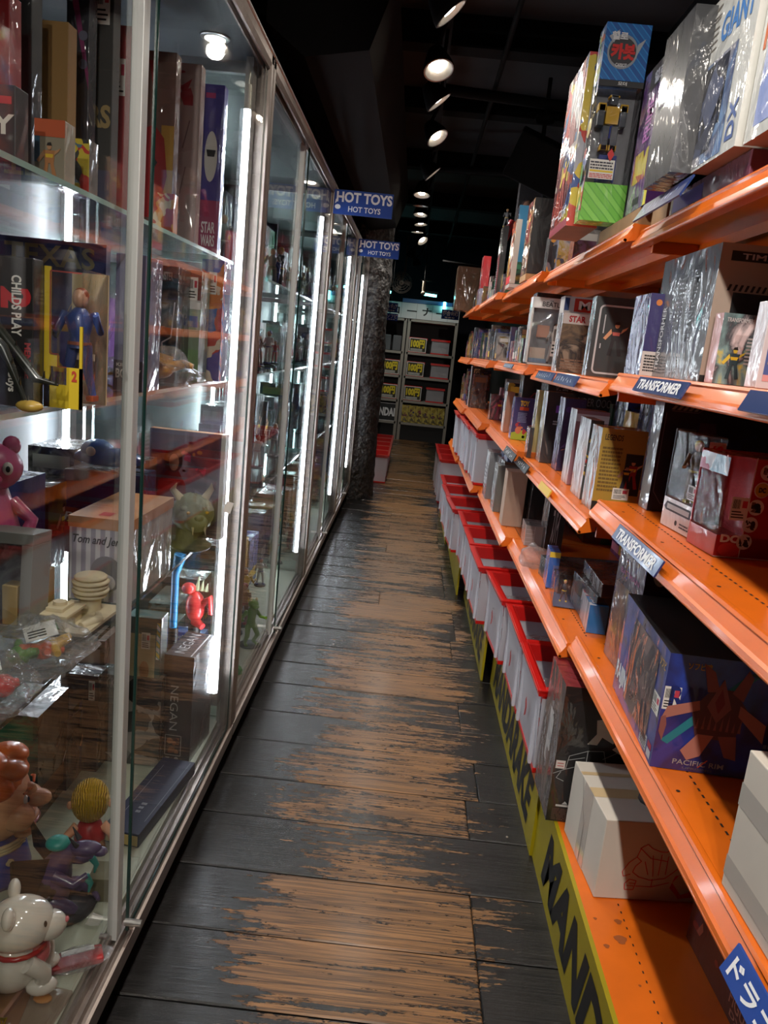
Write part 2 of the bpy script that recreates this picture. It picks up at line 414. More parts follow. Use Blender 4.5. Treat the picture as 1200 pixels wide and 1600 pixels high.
# ------------------------------------------------------------------ floor of worn painted boards
def floor_material():
    m, nt, b = nmat('worn_black_boards'); L = nt.links
    N = lambda t, **k: nt.nodes.new('ShaderNode'+t)
    tc = N('TexCoord'); geo = N('NewGeometry')
    sep = N('SeparateXYZ'); L.new(tc.outputs['Object'], sep.inputs[0])
    off = N('Combine' 'XYZ') if False else nt.nodes.new('ShaderNodeCombineXYZ')
    mul = N('Math'); mul.operation = 'MULTIPLY'; mul.inputs[1].default_value = 37.0; L.new(geo.outputs['Random Per Island'], mul.inputs[0])
    L.new(mul.outputs[0], off.inputs[0]); L.new(mul.outputs[0], off.inputs[1]); L.new(mul.outputs[0], off.inputs[2])
    add = N('VectorMath'); add.operation = 'ADD'; L.new(tc.outputs['Object'], add.inputs[0]); L.new(off.outputs[0], add.inputs[1])
    def noise(scale, sx, sy, det=6, dist=0.0):
        mp = N('Mapping'); mp.inputs['Scale'].default_value = (sx, sy, 1); L.new(add.outputs[0], mp.inputs[0])
        n = N('TexNoise'); n.inputs['Scale'].default_value = scale; n.inputs['Detail'].default_value = det; n.inputs['Distortion'].default_value = dist
        n.inputs['Roughness'].default_value = 0.62
        L.new(mp.outputs[0], n.inputs['Vector']); return n.outputs['Fac']
    def math_(op, a, b_=None, c=None, clamp=False):
        n = N('Math'); n.operation = op; n.use_clamp = clamp
        for i, q in enumerate((a, b_, c)):
            if q is None: continue
            if isinstance(q, (int, float)): n.inputs[i].default_value = q
            else: L.new(q, n.inputs[i])
        return n.outputs[0]
    # where feet have rubbed the paint away: the middle of the aisle, and more on some boards than on others
    x = sep.outputs[0]
    edge = noise(2.6, 1, 2.2, 5)
    xs = math_('ADD', x, math_('MULTIPLY', math_('SUBTRACT', edge, 0.5), 0.5))
    mid = math_('SUBTRACT', 1.0, math_('POWER', math_('ABSOLUTE', math_('DIVIDE', math_('SUBTRACT', xs, 0.06), 0.31)), 3.0))
    rnd = math_('MULTIPLY', math_('SUBTRACT', geo.outputs['Random Per Island'], 0.5), 0.30)
    grain_big = noise(5, 0.5, 5, 6, 0.5)
    grain = noise(13, 0.32, 7, 8, 0.6); chips = noise(48, 0.8, 2.2, 5, 0.8)
    wear = math_('ADD', math_('MULTIPLY', mid, 0.33), math_('ADD', rnd, math_('ADD', math_('MULTIPLY', math_('SUBTRACT', grain_big, 0.5), 1.5), math_('ADD', math_('MULTIPLY', math_('SUBTRACT', grain, 0.5), 1.3), math_('MULTIPLY', math_('SUBTRACT', chips, 0.5), 0.9)))))
    mask = N('MapRange'); mask.inputs[1].default_value = 0.15; mask.inputs[2].default_value = 0.21; L.new(wear, mask.inputs[0])
    # wood below the paint
    cr = N('ValToRGB'); e = cr.color_ramp.elements
    e[0].position = 0.36; e[0].color = (*lin((52,35,21)), 1); e[1].position = 0.62; e[1].color = (*lin((158,112,66)), 1)
    fine = noise(20, 0.18, 9, 7, 0.9); L.new(fine, cr.inputs[0])
    pr = N('ValToRGB'); e = pr.color_ramp.elements
    e[0].position = 0.35; e[0].color = (*lin((14,13,13)), 1); e[1].position = 0.75; e[1].color = (*lin((36,33,31)), 1)
    L.new(noise(7, 0.5, 4, 5), pr.inputs[0])
    mx = N('Mix'); mx.data_type = 'RGBA'; L.new(mask.outputs[0], mx.inputs[0]); L.new(pr.outputs[0], mx.inputs[6]); L.new(cr.outputs[0], mx.inputs[7])
    L.new(mx.outputs[2], b.inputs['Base Color'])
    rr = N('MapRange'); rr.inputs[3].default_value = 0.24; rr.inputs[4].default_value = 0.38; L.new(mask.outputs[0], rr.inputs[0]); L.new(rr.outputs[0], b.inputs['Roughness'])
    h = math_('ADD', math_('MULTIPLY', fine, 0.8), math_('MULTIPLY', mask.outputs[0], -0.35))
    bp = N('Bump'); bp.inputs['Strength'].default_value = 0.55; bp.inputs['Distance'].default_value = 0.004; L.new(h, bp.inputs['Height']); L.new(bp.outputs[0], b.inputs['Normal'])
    b.inputs['Coat Weight'].default_value = 0.10; b.inputs['Coat Roughness'].default_value = 0.2; b.inputs['Specular IOR Level'].default_value = 0.38
    return m
FLOOR = floor_material(); GAP = mat('board_gap', (8,7,6), 0.9)
rf = random.Random(11)
mb = MB(); seams = [1.371-0.222*k for k in range(18, 0, -1)] + [1.371, 1.583, 1.806, 2.045, 2.25, 2.487, 2.71, 2.958]
y = 2.958
while y < 13.3: y += 0.222+rf.uniform(-.012, .012); seams.append(y)
joint = {1.371: 0.30, 1.806: None, 2.045: 0.315, 2.25: 0.36, 2.487: None}
for i in range(len(seams)-1):
    y0, y1 = seams[i], seams[i+1]; jx = joint.get(seams[i], rf.choice((None, 0.3, 0.36, -0.05, None, 0.33)))
    xs = [-1.7, -0.75+rf.uniform(-.15, .15)] + ([jx] if jx else []) + [1.15]
    for j in range(len(xs)-1):
        dz = rf.uniform(-.0012, .0012); g = 0.0022
        a, c, d_, e_ = xs[j]+g*.4, y0+g, xs[j+1]-g*.4, y1-g; k = 0.003
        mb.add([(a,c,dz-k),(d_,c,dz-k),(d_,e_,dz-k),(a,e_,dz-k),(a+k,c+k,dz),(d_-k,c+k,dz),(d_-k,e_-k,dz),(a+k,e_-k,dz)],
               [(4,5,6,7),(0,1,5,4),(1,2,6,5),(2,3,7,6),(3,0,4,7)], FLOOR)
mb.add([(-1.8,-2.6,-.012),(1.3,-2.6,-.012),(1.3,13.5,-.012),(-1.8,13.5,-.012)], [(0,1,2,3)], GAP)
for k in range(26):                                       # nail heads
    x, y = rf.uniform(-.4, .45), seams[rf.randrange(20, 50)]+0.03
    mb.lathe([(0.004, 0.0), (0.004, .0022), (0.0, .0024)], ALU_D, 8, (x, y, 0))
structure(mb.build('floor'))

# ------------------------------------------------------------------ walls and ceiling
DARKW = mat('black_wall_paint', (20,20,24), 0.7, noise=0.2, nscale=4)
CEIL = mat('dark_ceiling_paint', (44,46,50), 0.75, noise=0.25, nscale=3)
DUCT = mat('black_duct_paint', (8,8,9), 0.8, noise=0.2, nscale=5, spec=.15)
structure(MB().box(-1.72, -2.5, 0, -1.60, 13.2, 3.2, DARKW).build('wall_left'))
structure(MB().box(1.12, -2.5, 0, 1.24, 13.2, 3.2, DARKW).build('wall_right'))
structure(MB().box(-1.72, 13.05, 0, 1.24, 13.2, 3.2, mat('navy_black_wall', (12,16,34), 0.7)).build('wall_back'))
structure(MB().box(-1.72, -2.6, 0, 1.24, -2.5, 3.2, DARKW).build('wall_near'))
structure(MB().box(-1.72, -2.5, 3.1, 1.24, 13.2, 3.2, CEIL).build('ceiling'))
# ceiling beams, boards and ducts
for i, (y, z) in enumerate(((2.6, 2.95), (3.55, 2.98), (4.4, 2.95), (5.6, 2.98), (7.2, 2.96), (9.0, 2.96), (11.0, 2.96))):
    mb = MB(); mb.box(-1.6, y, z, 1.12, y+0.09, 3.1, DUCT); mb.box(-1.6, y-.02, z-.012, 1.12, y+0.11, z, DUCT)
    structure(mb.build('trim_%d' % (i+1)))
mb = MB(); mb.prof([(-.62,2.44),(-.48,2.34),(-.26,2.38),(-.18,2.62),(-.24,2.86),(-.62,2.86)], 2.9, 6.85, DUCT)
tag(mb.build('air_duct'), 'long black air duct running above the glass cabinets', 'duct')
mb = MB(); mb.prof([(-1.4,2.35),(-.85,2.22),(-.65,2.3),(-.65,2.9),(-1.4,2.9)], 4.6, 6.85, DUCT); mb.box(-1.4, 4.5, 2.30, -.65, 4.6, 2.92, DUCT)
tag(mb.build('air_duct'), 'black angular duct box over the far glass cabinets', 'duct')
def pipe(pts, r, label):
    tag(MB().tube(pts, r, DUCT, 10).build('ceiling_pipe'), label, 'pipe', 'pipes under the ceiling')
pipe([(-1.5, 3.3, 2.88), (1.05, 3.15, 2.9)], .025, 'nearest thin black pipe crossing under the ceiling')
pipe([(-.05, 4.8, 2.86), (1.05, 4.95, 2.86)], .03, 'middle black pipe crossing under the ceiling')
pipe([(-.05, 6.6, 2.82), (1.05, 6.3, 2.8)], .03, 'farthest black pipe crossing under the ceiling')
pipe([(.30, 1.2, 2.92), (.32, 12.9, 2.9)], .014, 'thin black conduit running along the aisle under the ceiling')
pipe([(.2, 8.2, 2.3), (.5, 8.0, 2.26), (.9, 8.1, 2.24)], .012, 'thin grey cable sagging beyond the top shelf boxes')
# a camera dome / speaker hanging on the right
t = empty('hanging_speaker', (.62, 4.9, 2.55)); tag(t, 'black box speaker hanging from the ceiling over the right shelves', 'speaker')
mb = MB(); mb.box(-.17, -.1, -.14, .17, .12, .12, DUCT, T=Matrix.Rotation(math.radians(20), 4, 'Y')@Matrix.Rotation(.4, 4, 'X')); mb.build('body', t, bevel=.01)
MB().tube([(0, 0, .1), (0, 0, .45)], .012, DUCT).build('stem', t)
MB().lathe([(.0, .0), (.05, .01), (.062, .03), (.05, .05), (0, .055)], DUCT, 16, (0, 0, .2)).build('bracket', t)

# ------------------------------------------------------------------ stone pillar at the end of the cabinets
ROCK, nt, b = nmat('black_stone'); b.inputs['Roughness'].default_value = .5
tc = nt.nodes.new('ShaderNodeTexCoord'); n = nt.nodes.new('ShaderNodeTexNoise'); n.inputs['Scale'].default_value = 45; n.inputs['Detail'].default_value = 8
cr = nt.nodes.new('ShaderNodeValToRGB'); cr.color_ramp.elements[0].position = .45; cr.color_ramp.elements[0].color = (*lin((16,16,17)), 1); cr.color_ramp.elements[1].position = .75; cr.color_ramp.elements[1].color = (*lin((78,74,70)), 1)
nt.links.new(tc.outputs['Object'], n.inputs['Vector']); nt.links.new(n.outputs['Fac'], cr.inputs[0]); nt.links.new(cr.outputs[0], b.inputs['Base Color'])
n2 = nt.nodes.new('ShaderNodeTexNoise'); n2.inputs['Scale'].default_value = 14; n2.inputs['Detail'].default_value = 9; nt.links.new(tc.outputs['Object'], n2.inputs['Vector'])
bp = nt.nodes.new('ShaderNodeBump'); bp.inputs['Strength'].default_value = 1; bp.inputs['Distance'].default_value = .05
nt.links.new(n2.outputs['Fac'], bp.inputs['Height']); nt.links.new(bp.outputs[0], b.inputs['Normal'])
vs, fs = [], []; rp = random.Random(5); nz, na = 60, 28
for j in range(nz+1):
    z = 3.1*j/nz
    for i in range(na):
        a = 2*math.pi*i/na; r = .235*(1+.05*math.sin(z*2.3+a*2)+.035*math.sin(z*7+a*5)+rp.uniform(-.025, .025))
        r *= 1+.05*max(0, (0.15-z))/.15
        vs.append((-.50+r*math.cos(a), 7.16+r*math.sin(a), z))
for j in range(nz):
    for i in range(na): i2 = (i+1) % na; fs.append((j*na+i, j*na+i2, (j+1)*na+i2, (j+1)*na+i))
p = MB(); p.add(vs, fs, ROCK, True); o = p.build('stone_pillar'); tag(o, 'rough black stone pillar at the end of the glass cabinets', 'pillar')

# ------------------------------------------------------------------ ceiling spot lamps on a track
BULB = emit('lamp_glow', (255,240,220), 26.0); REFL = mat('lamp_reflector', (165,163,158), 0.4, 0.6); RIM = mat('lamp_rim', (150,150,150), 0.35, 0.6)
t = MB(); t.box(-.02, -2.2, 2.80, .02, 12.6, 2.83, DUCT)
tag(t.build('lighting_track'), 'long black lighting track over the middle of the aisle', 'track')
def spot(x, y, z, dx, dy, power, label, r=.062, lit=True):
    """can lamp on a stem; (dx, dy) tilts where it points, down is the rest"""
    t = empty('spot_lamp', (0, y, 2.80)); tag(t, label, 'lamp', 'spot lamps on the ceiling track')
    D = Vector((dx, dy, -1)).normalized(); c = Vector((x, y, z))-Vector((0, y, 2.80)); Q = D.to_track_quat('-Z', 'Y').to_matrix().to_4x4()
    T3 = Q
    mb = MB(); mb.lathe([(0, .1), (.03, .095), (.045, .06), (.06, .02), (r+.002, 0), (r-.002, -.001), (r-.004, .004)], DUCT, 24, c, T=T3); mb.build('lamp_head', t)
    mb = MB(); mb.lathe([(r-.001, -.0015), (r-.007, -.0015), (r-.007, .006)], RIM, 24, c, T=T3); mb.build('rim', t)
    mb = MB(); mb.lathe([(r-.006, .001), (r*.6, .018), (r*.25, .03)], REFL, 20, c, T=T3); mb.build('reflector', t)
    mb = MB(); mb.lathe([(0.0, .006), (.022, .008), (.026, .022), (.0, .03)], BULB if lit else REFL, 16, c, T=T3); mb.build('bulb', t)
    MB().tube([(0, 0, 0), c*0.5+Vector((0, .0, .02)), c+T3@Vector((0, 0, .09))], .009, DUCT, 8).build('stem', t)
    if lit:
        L = bpy.data.lights.new('lamp_light', 'SPOT'); L.energy = power; L.color = (1, .93, .84); L.spot_size = math.radians(120); L.spot_blend = .75; L.shadow_soft_size = .03
        lo = bpy.data.objects.new('lamp_light', L); COL.objects.link(lo); lo.parent = t; lo.location = c + D*.012
        lo.rotation_euler = D.to_track_quat('-Z', 'Y').to_euler()
    return t
P_ = SPOT_POWER
LP = [  # x, y, z, tilt x, tilt y, power, lit
 (.0,-1.6,2.52,.3,1.15,P_*3.6,1,'spot lamp on the track behind the viewer, farthest back'), (.0,-.7,2.52,.35,.7,P_*2.0,1,'spot lamp on the track behind the viewer, nearer one'),
 (.0,.2,2.52,.7,.45,P_*1.3,1,'spot lamp on the track just overhead'), (.0,1.25,2.52,.25,.1,P_*1.0,1,'spot lamp on the track just ahead, above the frame'),
 (.0,2.2,2.52,-.25,-.1,P_*.6,1,'spot lamp above the frame over the near boards'),
 (.005,2.86,2.5,.95,.1,P_*.6,1,'largest spot lamp at the top of the photo, turned edge-on to the right'),
 (-.02,3.4,2.5,.25,-.45,P_*.8,1,'second spot lamp from the top, shining straight at the viewer'),
 (-.005,3.81,2.5,.85,.1,P_*.8,1,'third spot lamp from the top, a thin bright edge'),
 (.005,4.41,2.5,.7,-.4,P_*.8,1,'fourth spot lamp from the top, bright oval tilted right'),
 (0,5.27,2.5,.95,.1,P_*.8,1,'fifth spot lamp from the top, thin sliver tilted right'),
 (-.065,5.99,2.5,0,-.2,P_*.8,1,'sixth spot lamp from the top, first of the tight column'),
 (-.07,6.43,2.5,0,.05,P_*.6,0,'seventh spot lamp from the top, unlit pale disc'),
 (-.066,6.84,2.5,0,-.15,P_*.8,1,'eighth spot lamp from the top, glowing in the tight column'),
 (-.06,7.35,2.5,.1,-.1,P_*.8,1,'ninth spot lamp from the top, small and bright'),
 (-.09,7.84,2.5,0,0,P_*.8,1,'tenth spot lamp from the top, tiny and bright'),
 (-.03,8.25,2.48,.7,-.6,P_*.8,1,'eleventh spot lamp from the top, pale disc tilted right'),
 (-.165,9.9,2.5,-.3,.3,P_*.8,1,'twelfth spot lamp, bright dot left of the column'),
 (-.09,11.0,2.52,.3,.3,P_*.7,1,'farthest spot lamp, bright dot above the hanging fan')]
for x, y, z, dx, dy, pw, lit, lb in LP: spot(x, y, z, dx, dy, pw, lb, lit=bool(lit))

# ------------------------------------------------------------------ blue signs standing out from the cabinets
SIGNB = mat('sign_blue', (14,64,152), 0.6); SIGNW = mat('sign_white', (235,236,238), 0.45)
def sign(x, y, z, W, H, lines, label, parent_rz=0, sm=0.03):
    t = empty('hanging_sign', (x, y, z), parent_rz); tag(t, label, 'sign')
    MB().box(0, 0, -H, W, .004, 0, SIGNB).build('board', t)
    F = lambda u, v, h: (u, -h, v-H)
    for txt, u0, v0, u1, v1, b in lines: lettering(F, txt, u0*W, v0*H, u1*W, v1*H, SIGNW, bold=b, parent=t)
    mb = MB(); mb.add([F(a*W, c*H, .0008) for a, c in disc(.07, .30, .05, .10, 10)], [tuple(range(10))], SIGNW)
    mb.add([F(a*W, c*H, .0008) for a, c in [(.02,.42),(.05,.5),(.05,.62),(.03,.6)]], [(0,1,2,3)], SIGNW); mb.build('emblem', t)
    MB().tube([(-.012, .002, 0), (-.012, .002, -H)], .006, ALU_D, 8).build('clip', t)
    return t
sign(-.46, 3.93, 2.112, .285, .112, [('HOT TOYS', .04, .5, .985, .93, .035), ('HOT TOYS', .25, .13, .80, .36, .02)], 'nearer blue sign with two lines of white capitals, sticking out from the cabinets')
sign(-.46, 5.58, 2.105, .285, .112, [('HOT TOYS', .04, .5, .985, .93, .035), ('HOT TOYS', .25, .13, .80, .36, .02)], 'farther blue sign with two lines of white capitals, beside the stone pillar')

# ------------------------------------------------------------------ rental shelf unit at the end of the aisle
GREY = mat('beige_grey_steel', (158,152,142), 0.5)
YB = 12.0
def pX(px, Y=YB): return on(px, 580, Y=Y).x
zB = lambda py, px=655, Y=YB: on(px, py, Y=Y).z
t = empty('shelf_unit', (0, YB, 0)); tag(t, 'tall grey steel shelf unit closing the far end of the aisle', 'shelf unit')
XA, XM, XR = -1.20, -.145, .60
levels = [.28, .62, .99, 1.35]
zs = []
for x in (XA, XM-.03, XM+.03, XR):
    MB().box(x-.022, -.02, 0, x+.022, .0, 1.84, GREY).build('upright', t)
for (a, b_) in ((XA, XM-.03), (XM+.03, XR)):
    for z in levels+[1.84]: MB().box(a, -.02, z-.035, b_, .42, z, GREY).build('shelf', t)
    MB().box(a, .42, 0, b_, .43, 1.84, BLACK).build('back_panel', t)
MB().box(XA, .05, 0, XR, .07, .24, BLACK).build('plinth', t)
HB = MB().box(XA, -.03, 1.845, XR+.02, -.018, 2.07, mat('header_board', (205,205,205), 0.5)).build('header_board', t)
F = lambda u, v, h: (u, -.03-h, v)
for ch, u0, u1, v0, v1 in (('コ',-.40,-.28,1.90,2.0), ('ー',-.17,-.02,1.945,1.965), ('ナ',.06,.20,1.90,2.02), ('ー',.27,.38,1.945,1.965)): lettering(F, ch, u0, v0, u1, v1, INK, bold=.03, parent=t, name='character')
mb = MB()
for k in range(1, 8): mb.add([F(a, b_, .0008) for a, b_ in rect(XA+k*.235, 1.85, XA+k*.235+.004, 2.065)], [(0,1,2,3)], mat('seam_grey', (120,120,120)))
mb.build('panel_seam', t)
def small_bin(x, z, W, label, yel, group='red rental bins on the far grey shelves'):
    t = empty('storage_bin', (x, YB+.02, z+.0015)); tag(t, label, 'bin', group); H = .225; D = .3
    mb = MB(); mb.box(0, 0, 0, W, D, .02, RED); mb.build('red_foot', t); MB().box(-.005, -.005, H-.03, W+.005, D, H, RED).build('red_lid', t)
    MB().box(.006, .006, .02, W-.006, D-.01, H-.03, FROST).build('clear_wall', t)
    MB().box(.03, .05, .02, W-.03, D-.05, .09, art([(120,90,80),(200,190,180),(60,60,80)], 18)).build('contents', t)
    if yel:
        F = lambda u, v, h: (u, -.006-h, v)
        mb = MB(); mb.add([F(a, b_, 0) for a, b_ in rect(.005, .01, W-.005, H-.008)], [(0,1,2,3)], WHITE)
        mb.add([F(a, b_, .001) for a, b_ in rect(.015, .02, W-.015, H-.018)], [(0,1,2,3)], card((56,52,34)))
        mb.build('sign_card', t)
        lettering(F, '100円', .03, .07, W-.03, H-.03, mat('sign_yellow', (228,205,40), 0.5), h=.002, bold=.06, parent=t)
        mb = MB()
        for v in (.03, .048): mb.add([F(a, b_, .002) for a, b_ in rect(.03, v, W-.06, v+.009)], [(0,1,2,3)], WHITE)
        mb.build('small_print', t)
zz = {3: 1.35, 2: .99, 1: .62}
names = {3: 'upper', 2: 'middle', 1: 'lower'}
for k in (3, 2, 1):
    small_bin(-.09, zz[k], .27, 'red bin with yellow price card on the far %s shelf, right of the grey post' % names[k], True)
    small_bin(.25+.03*(k == 2), zz[k], .28, 'red bin without a card on the far %s shelf' % names[k], False)
for k in (2, 1): small_bin(-.47, zz[k], .27, 'red bin with yellow price card on the far %s shelf, left of the grey post' % names[k], True)
for k, x in enumerate((-.50, -.34)):
    tag(MB().box(x, YB+.05, 1.3515, x+.13, YB+.2, 1.58, mat('grey_pack', (96,98,102), .4, coat=.5)).build('grey_pack', bevel=.01), ('left' if k == 0 else 'right')+' one of two grey packs left of the grey post on the far unit', 'pack')
# sign board and the row of yellow packs on the lowest shelf
o = carton('name_board', 'dark board with big white capitals on the far unit\'s lowest shelf', 'board', (-.60, YB+.002, .282), .41, .02, .27, body=card((40,44,46)))
lettering(FR(o, 'near'), 'BANDAI', .03, .07, .40, .20, SIGNW, bold=.05, parent=o)
mb = MB(); [mb.add([FR(o,'near')(a,b_,.001) for a,b_ in q],[(0,1,2,3)],SIGNW) for q in (rect(0,.262,.41,.27), rect(0,0,.41,.006))]; mb.build('edge_line', o)
YP = art([(190,170,70),(150,130,40),(90,80,40)], 20, film=.5)
for k in range(6):
    x = -.100+.112*k
    o = carton('toy_pack', 'yellow pack with red and blue picture, %s of six on the far unit' % ('first','second','third','fourth','fifth','last')[k], 'pack', (x, YB+.002, .282), .109, .08, .27, body=card((176,158,72)), sides={'near': YP}, group='yellow packs on the far lowest shelf')
    shards(FR(o, 'near'), .109, .27, [(120,30,40),(40,40,90),(90,30,30)], 7, 40+k, parent=o, area=(.2,.35,.8,.75))
# cyan fluorescent tubes, fan and signs beyond
CY = emit('cyan_tube_glow', (120,235,235), 9.0)
for (a, b_, nm) in (((.06, 11.6, 2.19), (.24, 11.6, 2.18), 'short bright cyan tube above the far header board'), ((-.95, 11.6, 2.20), (-.42, 11.6, 2.17), 'cyan tube left of the fan above the far unit')):
    t = empty('light_fitting', a); tag(t, nm, 'light'); d = Vector(b_)-Vector(a); MB().tube([(.03,.02,.04),(.03,.02,3.1-a[2])], .004, DUCT, 6).build('hanger', t)
    MB().tube([Vector((0,0,0)), d], .018, CY, 10).build('glow_tube', t); MB().box(-.02, .0, .02, d.x+.02, .04, .05, DUCT).build('holder', t)
tag(MB().box(-.25, 11.97, 2.075, .50, 12.0, 2.13, mat('cyan_blue_rail', (36,90,140), .4)).build('valance'), 'blue rail above the far header board', 'rail')
tag(MB().box(.36, 11.93, 2.0, .40, 11.965, 2.13, emit('cyan_tube_glow', (120,235,235), 9.0)).build('glow_strip'), 'small cyan glow strip beside the shrink-wrapped brown parcel', 'light')
t = empty('wall_fan', (-.26, 10.6, 2.24)); tag(t, 'round grey wall fan above the far shelf unit', 'fan')
FANM = mat('fan_grey', (70,66,60), .5)
mb = MB()
for r in (.03, .06, .09, .12, .135): mb.tube([(r*math.cos(a*math.pi/12), -.02*(1-r/.135), r*math.sin(a*math.pi/12)) for a in range(25)], .003, FANM, 6, cap=False)
for a in range(12): mb.tube([(0, -.03, 0), (.135*math.cos(a*math.pi/6), 0, .135*math.sin(a*math.pi/6))], .002, FANM, 5)
mb.build('guard', t)
for k in range(3):
    a = k*2.094; mb = MB(); mb.add([(.02*math.cos(a),.01,.02*math.sin(a)),(.11*math.cos(a-.3),.0,.11*math.sin(a-.3)),(.12*math.cos(a+.2),.02,.12*math.sin(a+.2)),(.06*math.cos(a+.6),.025,.06*math.sin(a+.6)),
      (.02*math.cos(a),.013,.02*math.sin(a)),(.11*math.cos(a-.3),.003,.11*math.sin(a-.3)),(.12*math.cos(a+.2),.023,.12*math.sin(a+.2)),(.06*math.cos(a+.6),.028,.06*math.sin(a+.6))],[(3,2,1,0),(4,5,6,7),(0,1,5,4),(1,2,6,5),(2,3,7,6),(3,0,4,7)],FANM); mb.build('blade', t)
MB().ell((0, .01, 0), (.03,.03,.03), mat('fan_hub', (150,140,125), .4)).build('hub', t); MB().tube([(0, .03, 0), (.03, .12, .2), (.03, .12, .6)], .015, FANM).build('bracket', t)
t = empty('security_camera', (.04, 11.0, 2.20)); tag(t, 'white security camera on a bracket near the far tube light', 'camera')
MB().tube([(0, 0, .12), (0, 0, -.02)], .022, mat('beige_plastic', (190,180,160), .4), 12).build('body', t); MB().ell((0, -.01, -.04), .03, mat('beige_plastic')).build('lens_housing', t); MB().box(-.05, 0, .12, .1, .03, .14, DUCT).tube([(0,.015,.13),(0,.015,.96)],.006,DUCT,6).build('bracket', t)
def zsign(px0, px1, py0, py1, Y, txt, label):
    a = on(px0, py0, Y=Y); b_ = on(px1, py0+(px1-px0)*.1, Y=Y); c = on(px0, py1, Y=Y); W = b_.x-a.x; H = a.z-c.z
    t = empty('hanging_sign', (a.x, Y, a.z)); tag(t, label, 'sign'); MB().box(0, 0, -H, W, .006, 0, SIGNB).build('board', t)
    lettering(lambda u, v, h: (u, -h, v-H), txt, W*.06, H*.35, W*.94, H*.9, SIGNW, bold=.03, parent=t)
    mb = MB(); F = lambda u, v, h: (u, -h, v-H); [mb.add([F(*q, .001) for q in rect(W*.2+k*W*.2, H*.12, W*.35+k*W*.2, H*.24)], [(0,1,2,3)], SIGNW) for k in range(3)]; mb.build('small_print', t)
    MB().tube([(W*.3, .003, 0), (W*.3, .003, 3.1-a.z)], .003, DUCT, 6).build('cord', t)
zsign(691, 718, 483, 498, 9.6, '超合金魂', 'small blue hanging sign with white characters beside the right shelves')
zsign(604, 622, 472, 487, 9.6, 'フィギュア', 'upper small blue sign showing past the stone pillar')
zsign(604, 622, 489, 500, 9.9, 'ソフビ', 'lower small blue sign showing past the stone pillar')
# ------------------------------------------------------------------ orange shelving bays on the right
KICK = mat('olive_kick_panel', (160,142,0), 0.5, noise=0.08, nscale=6, coat=.15); SLOT = mat('slot_dark', (30,14,6), .8)
BAYS = [  # y0, y1, front x, shelf heights (deck, s2, s3, s4, s5)
 (.45, 1.996, .500, (.23, .685, 1.065, 1.392, 1.735), 'nearest'),
 (2.0, 3.19, .480, (.23, .660, 1.012, 1.372, 1.750), 'second'),
 (3.2, 4.39, .450, (.23, .660, 1.030, 1.385, 1.750), 'third'),
 (4.40, 5.60, .405, (.23, .665, 1.030, 1.38, 1.750), 'fourth'),
 (5.61, 6.80, .385, (.23, .665, 1.02, 1.375, 1.745), 'fifth')]
def shelf_mb(xf, y0, y1, z, xb, slots, deck=False):
    mb = MB()
    mb.prof([(xf+.045, z), (xf+.032, z), (xf+.030, z+.001), (xf+.026, z+.0013), (xf+.020, z+.001), (xf+.0165, z-.004), (xf+.0185, z-.008), (xf+.007, z-.026), (xf+.002, z-.030), (xf, z-.040), (xf+.005, z-.044), (xf+.045, z-.034), (xf+.045, z-.022)][::-1], y0, y1, ORANGE)
    mb.box(xf+.045, y0, z-.022, xb, y1, z, ORANGE)
    mb.tube([(xf+.004, y0, z-.040), (xf+.004, y1, z-.040)], .0045, ORANGE, 8)
    for r in ((xf+.16), (xf+.30)):                      # folded ribs below
        mb.box(r, y0, z-.045, r+.022, y1, z-.022, ORANGE)
    mb.box(xf+.05, y0, z-.05, xb, y0+.012, z-.022, ORANGE); mb.box(xf+.05, y1-.012, z-.05, xb, y1, z-.022, ORANGE)
    if slots:
        y = y0+.03
        while y < y1-.03:
            mb.add([(xf+.085, y, z+.0006), (xf+.089, y, z+.0006), (xf+.089, y+.010, z+.0006), (xf+.085, y+.010, z+.0006)], [(0,1,2,3)], SLOT); y += .021
        y = y0+.2
        while y < y1-.1:
            mb.lathe([(.004, 0), (0, .0)], SLOT, 8, (xf+.046, y, z+.0008)); y += .3
    return mb
XBACK = .98
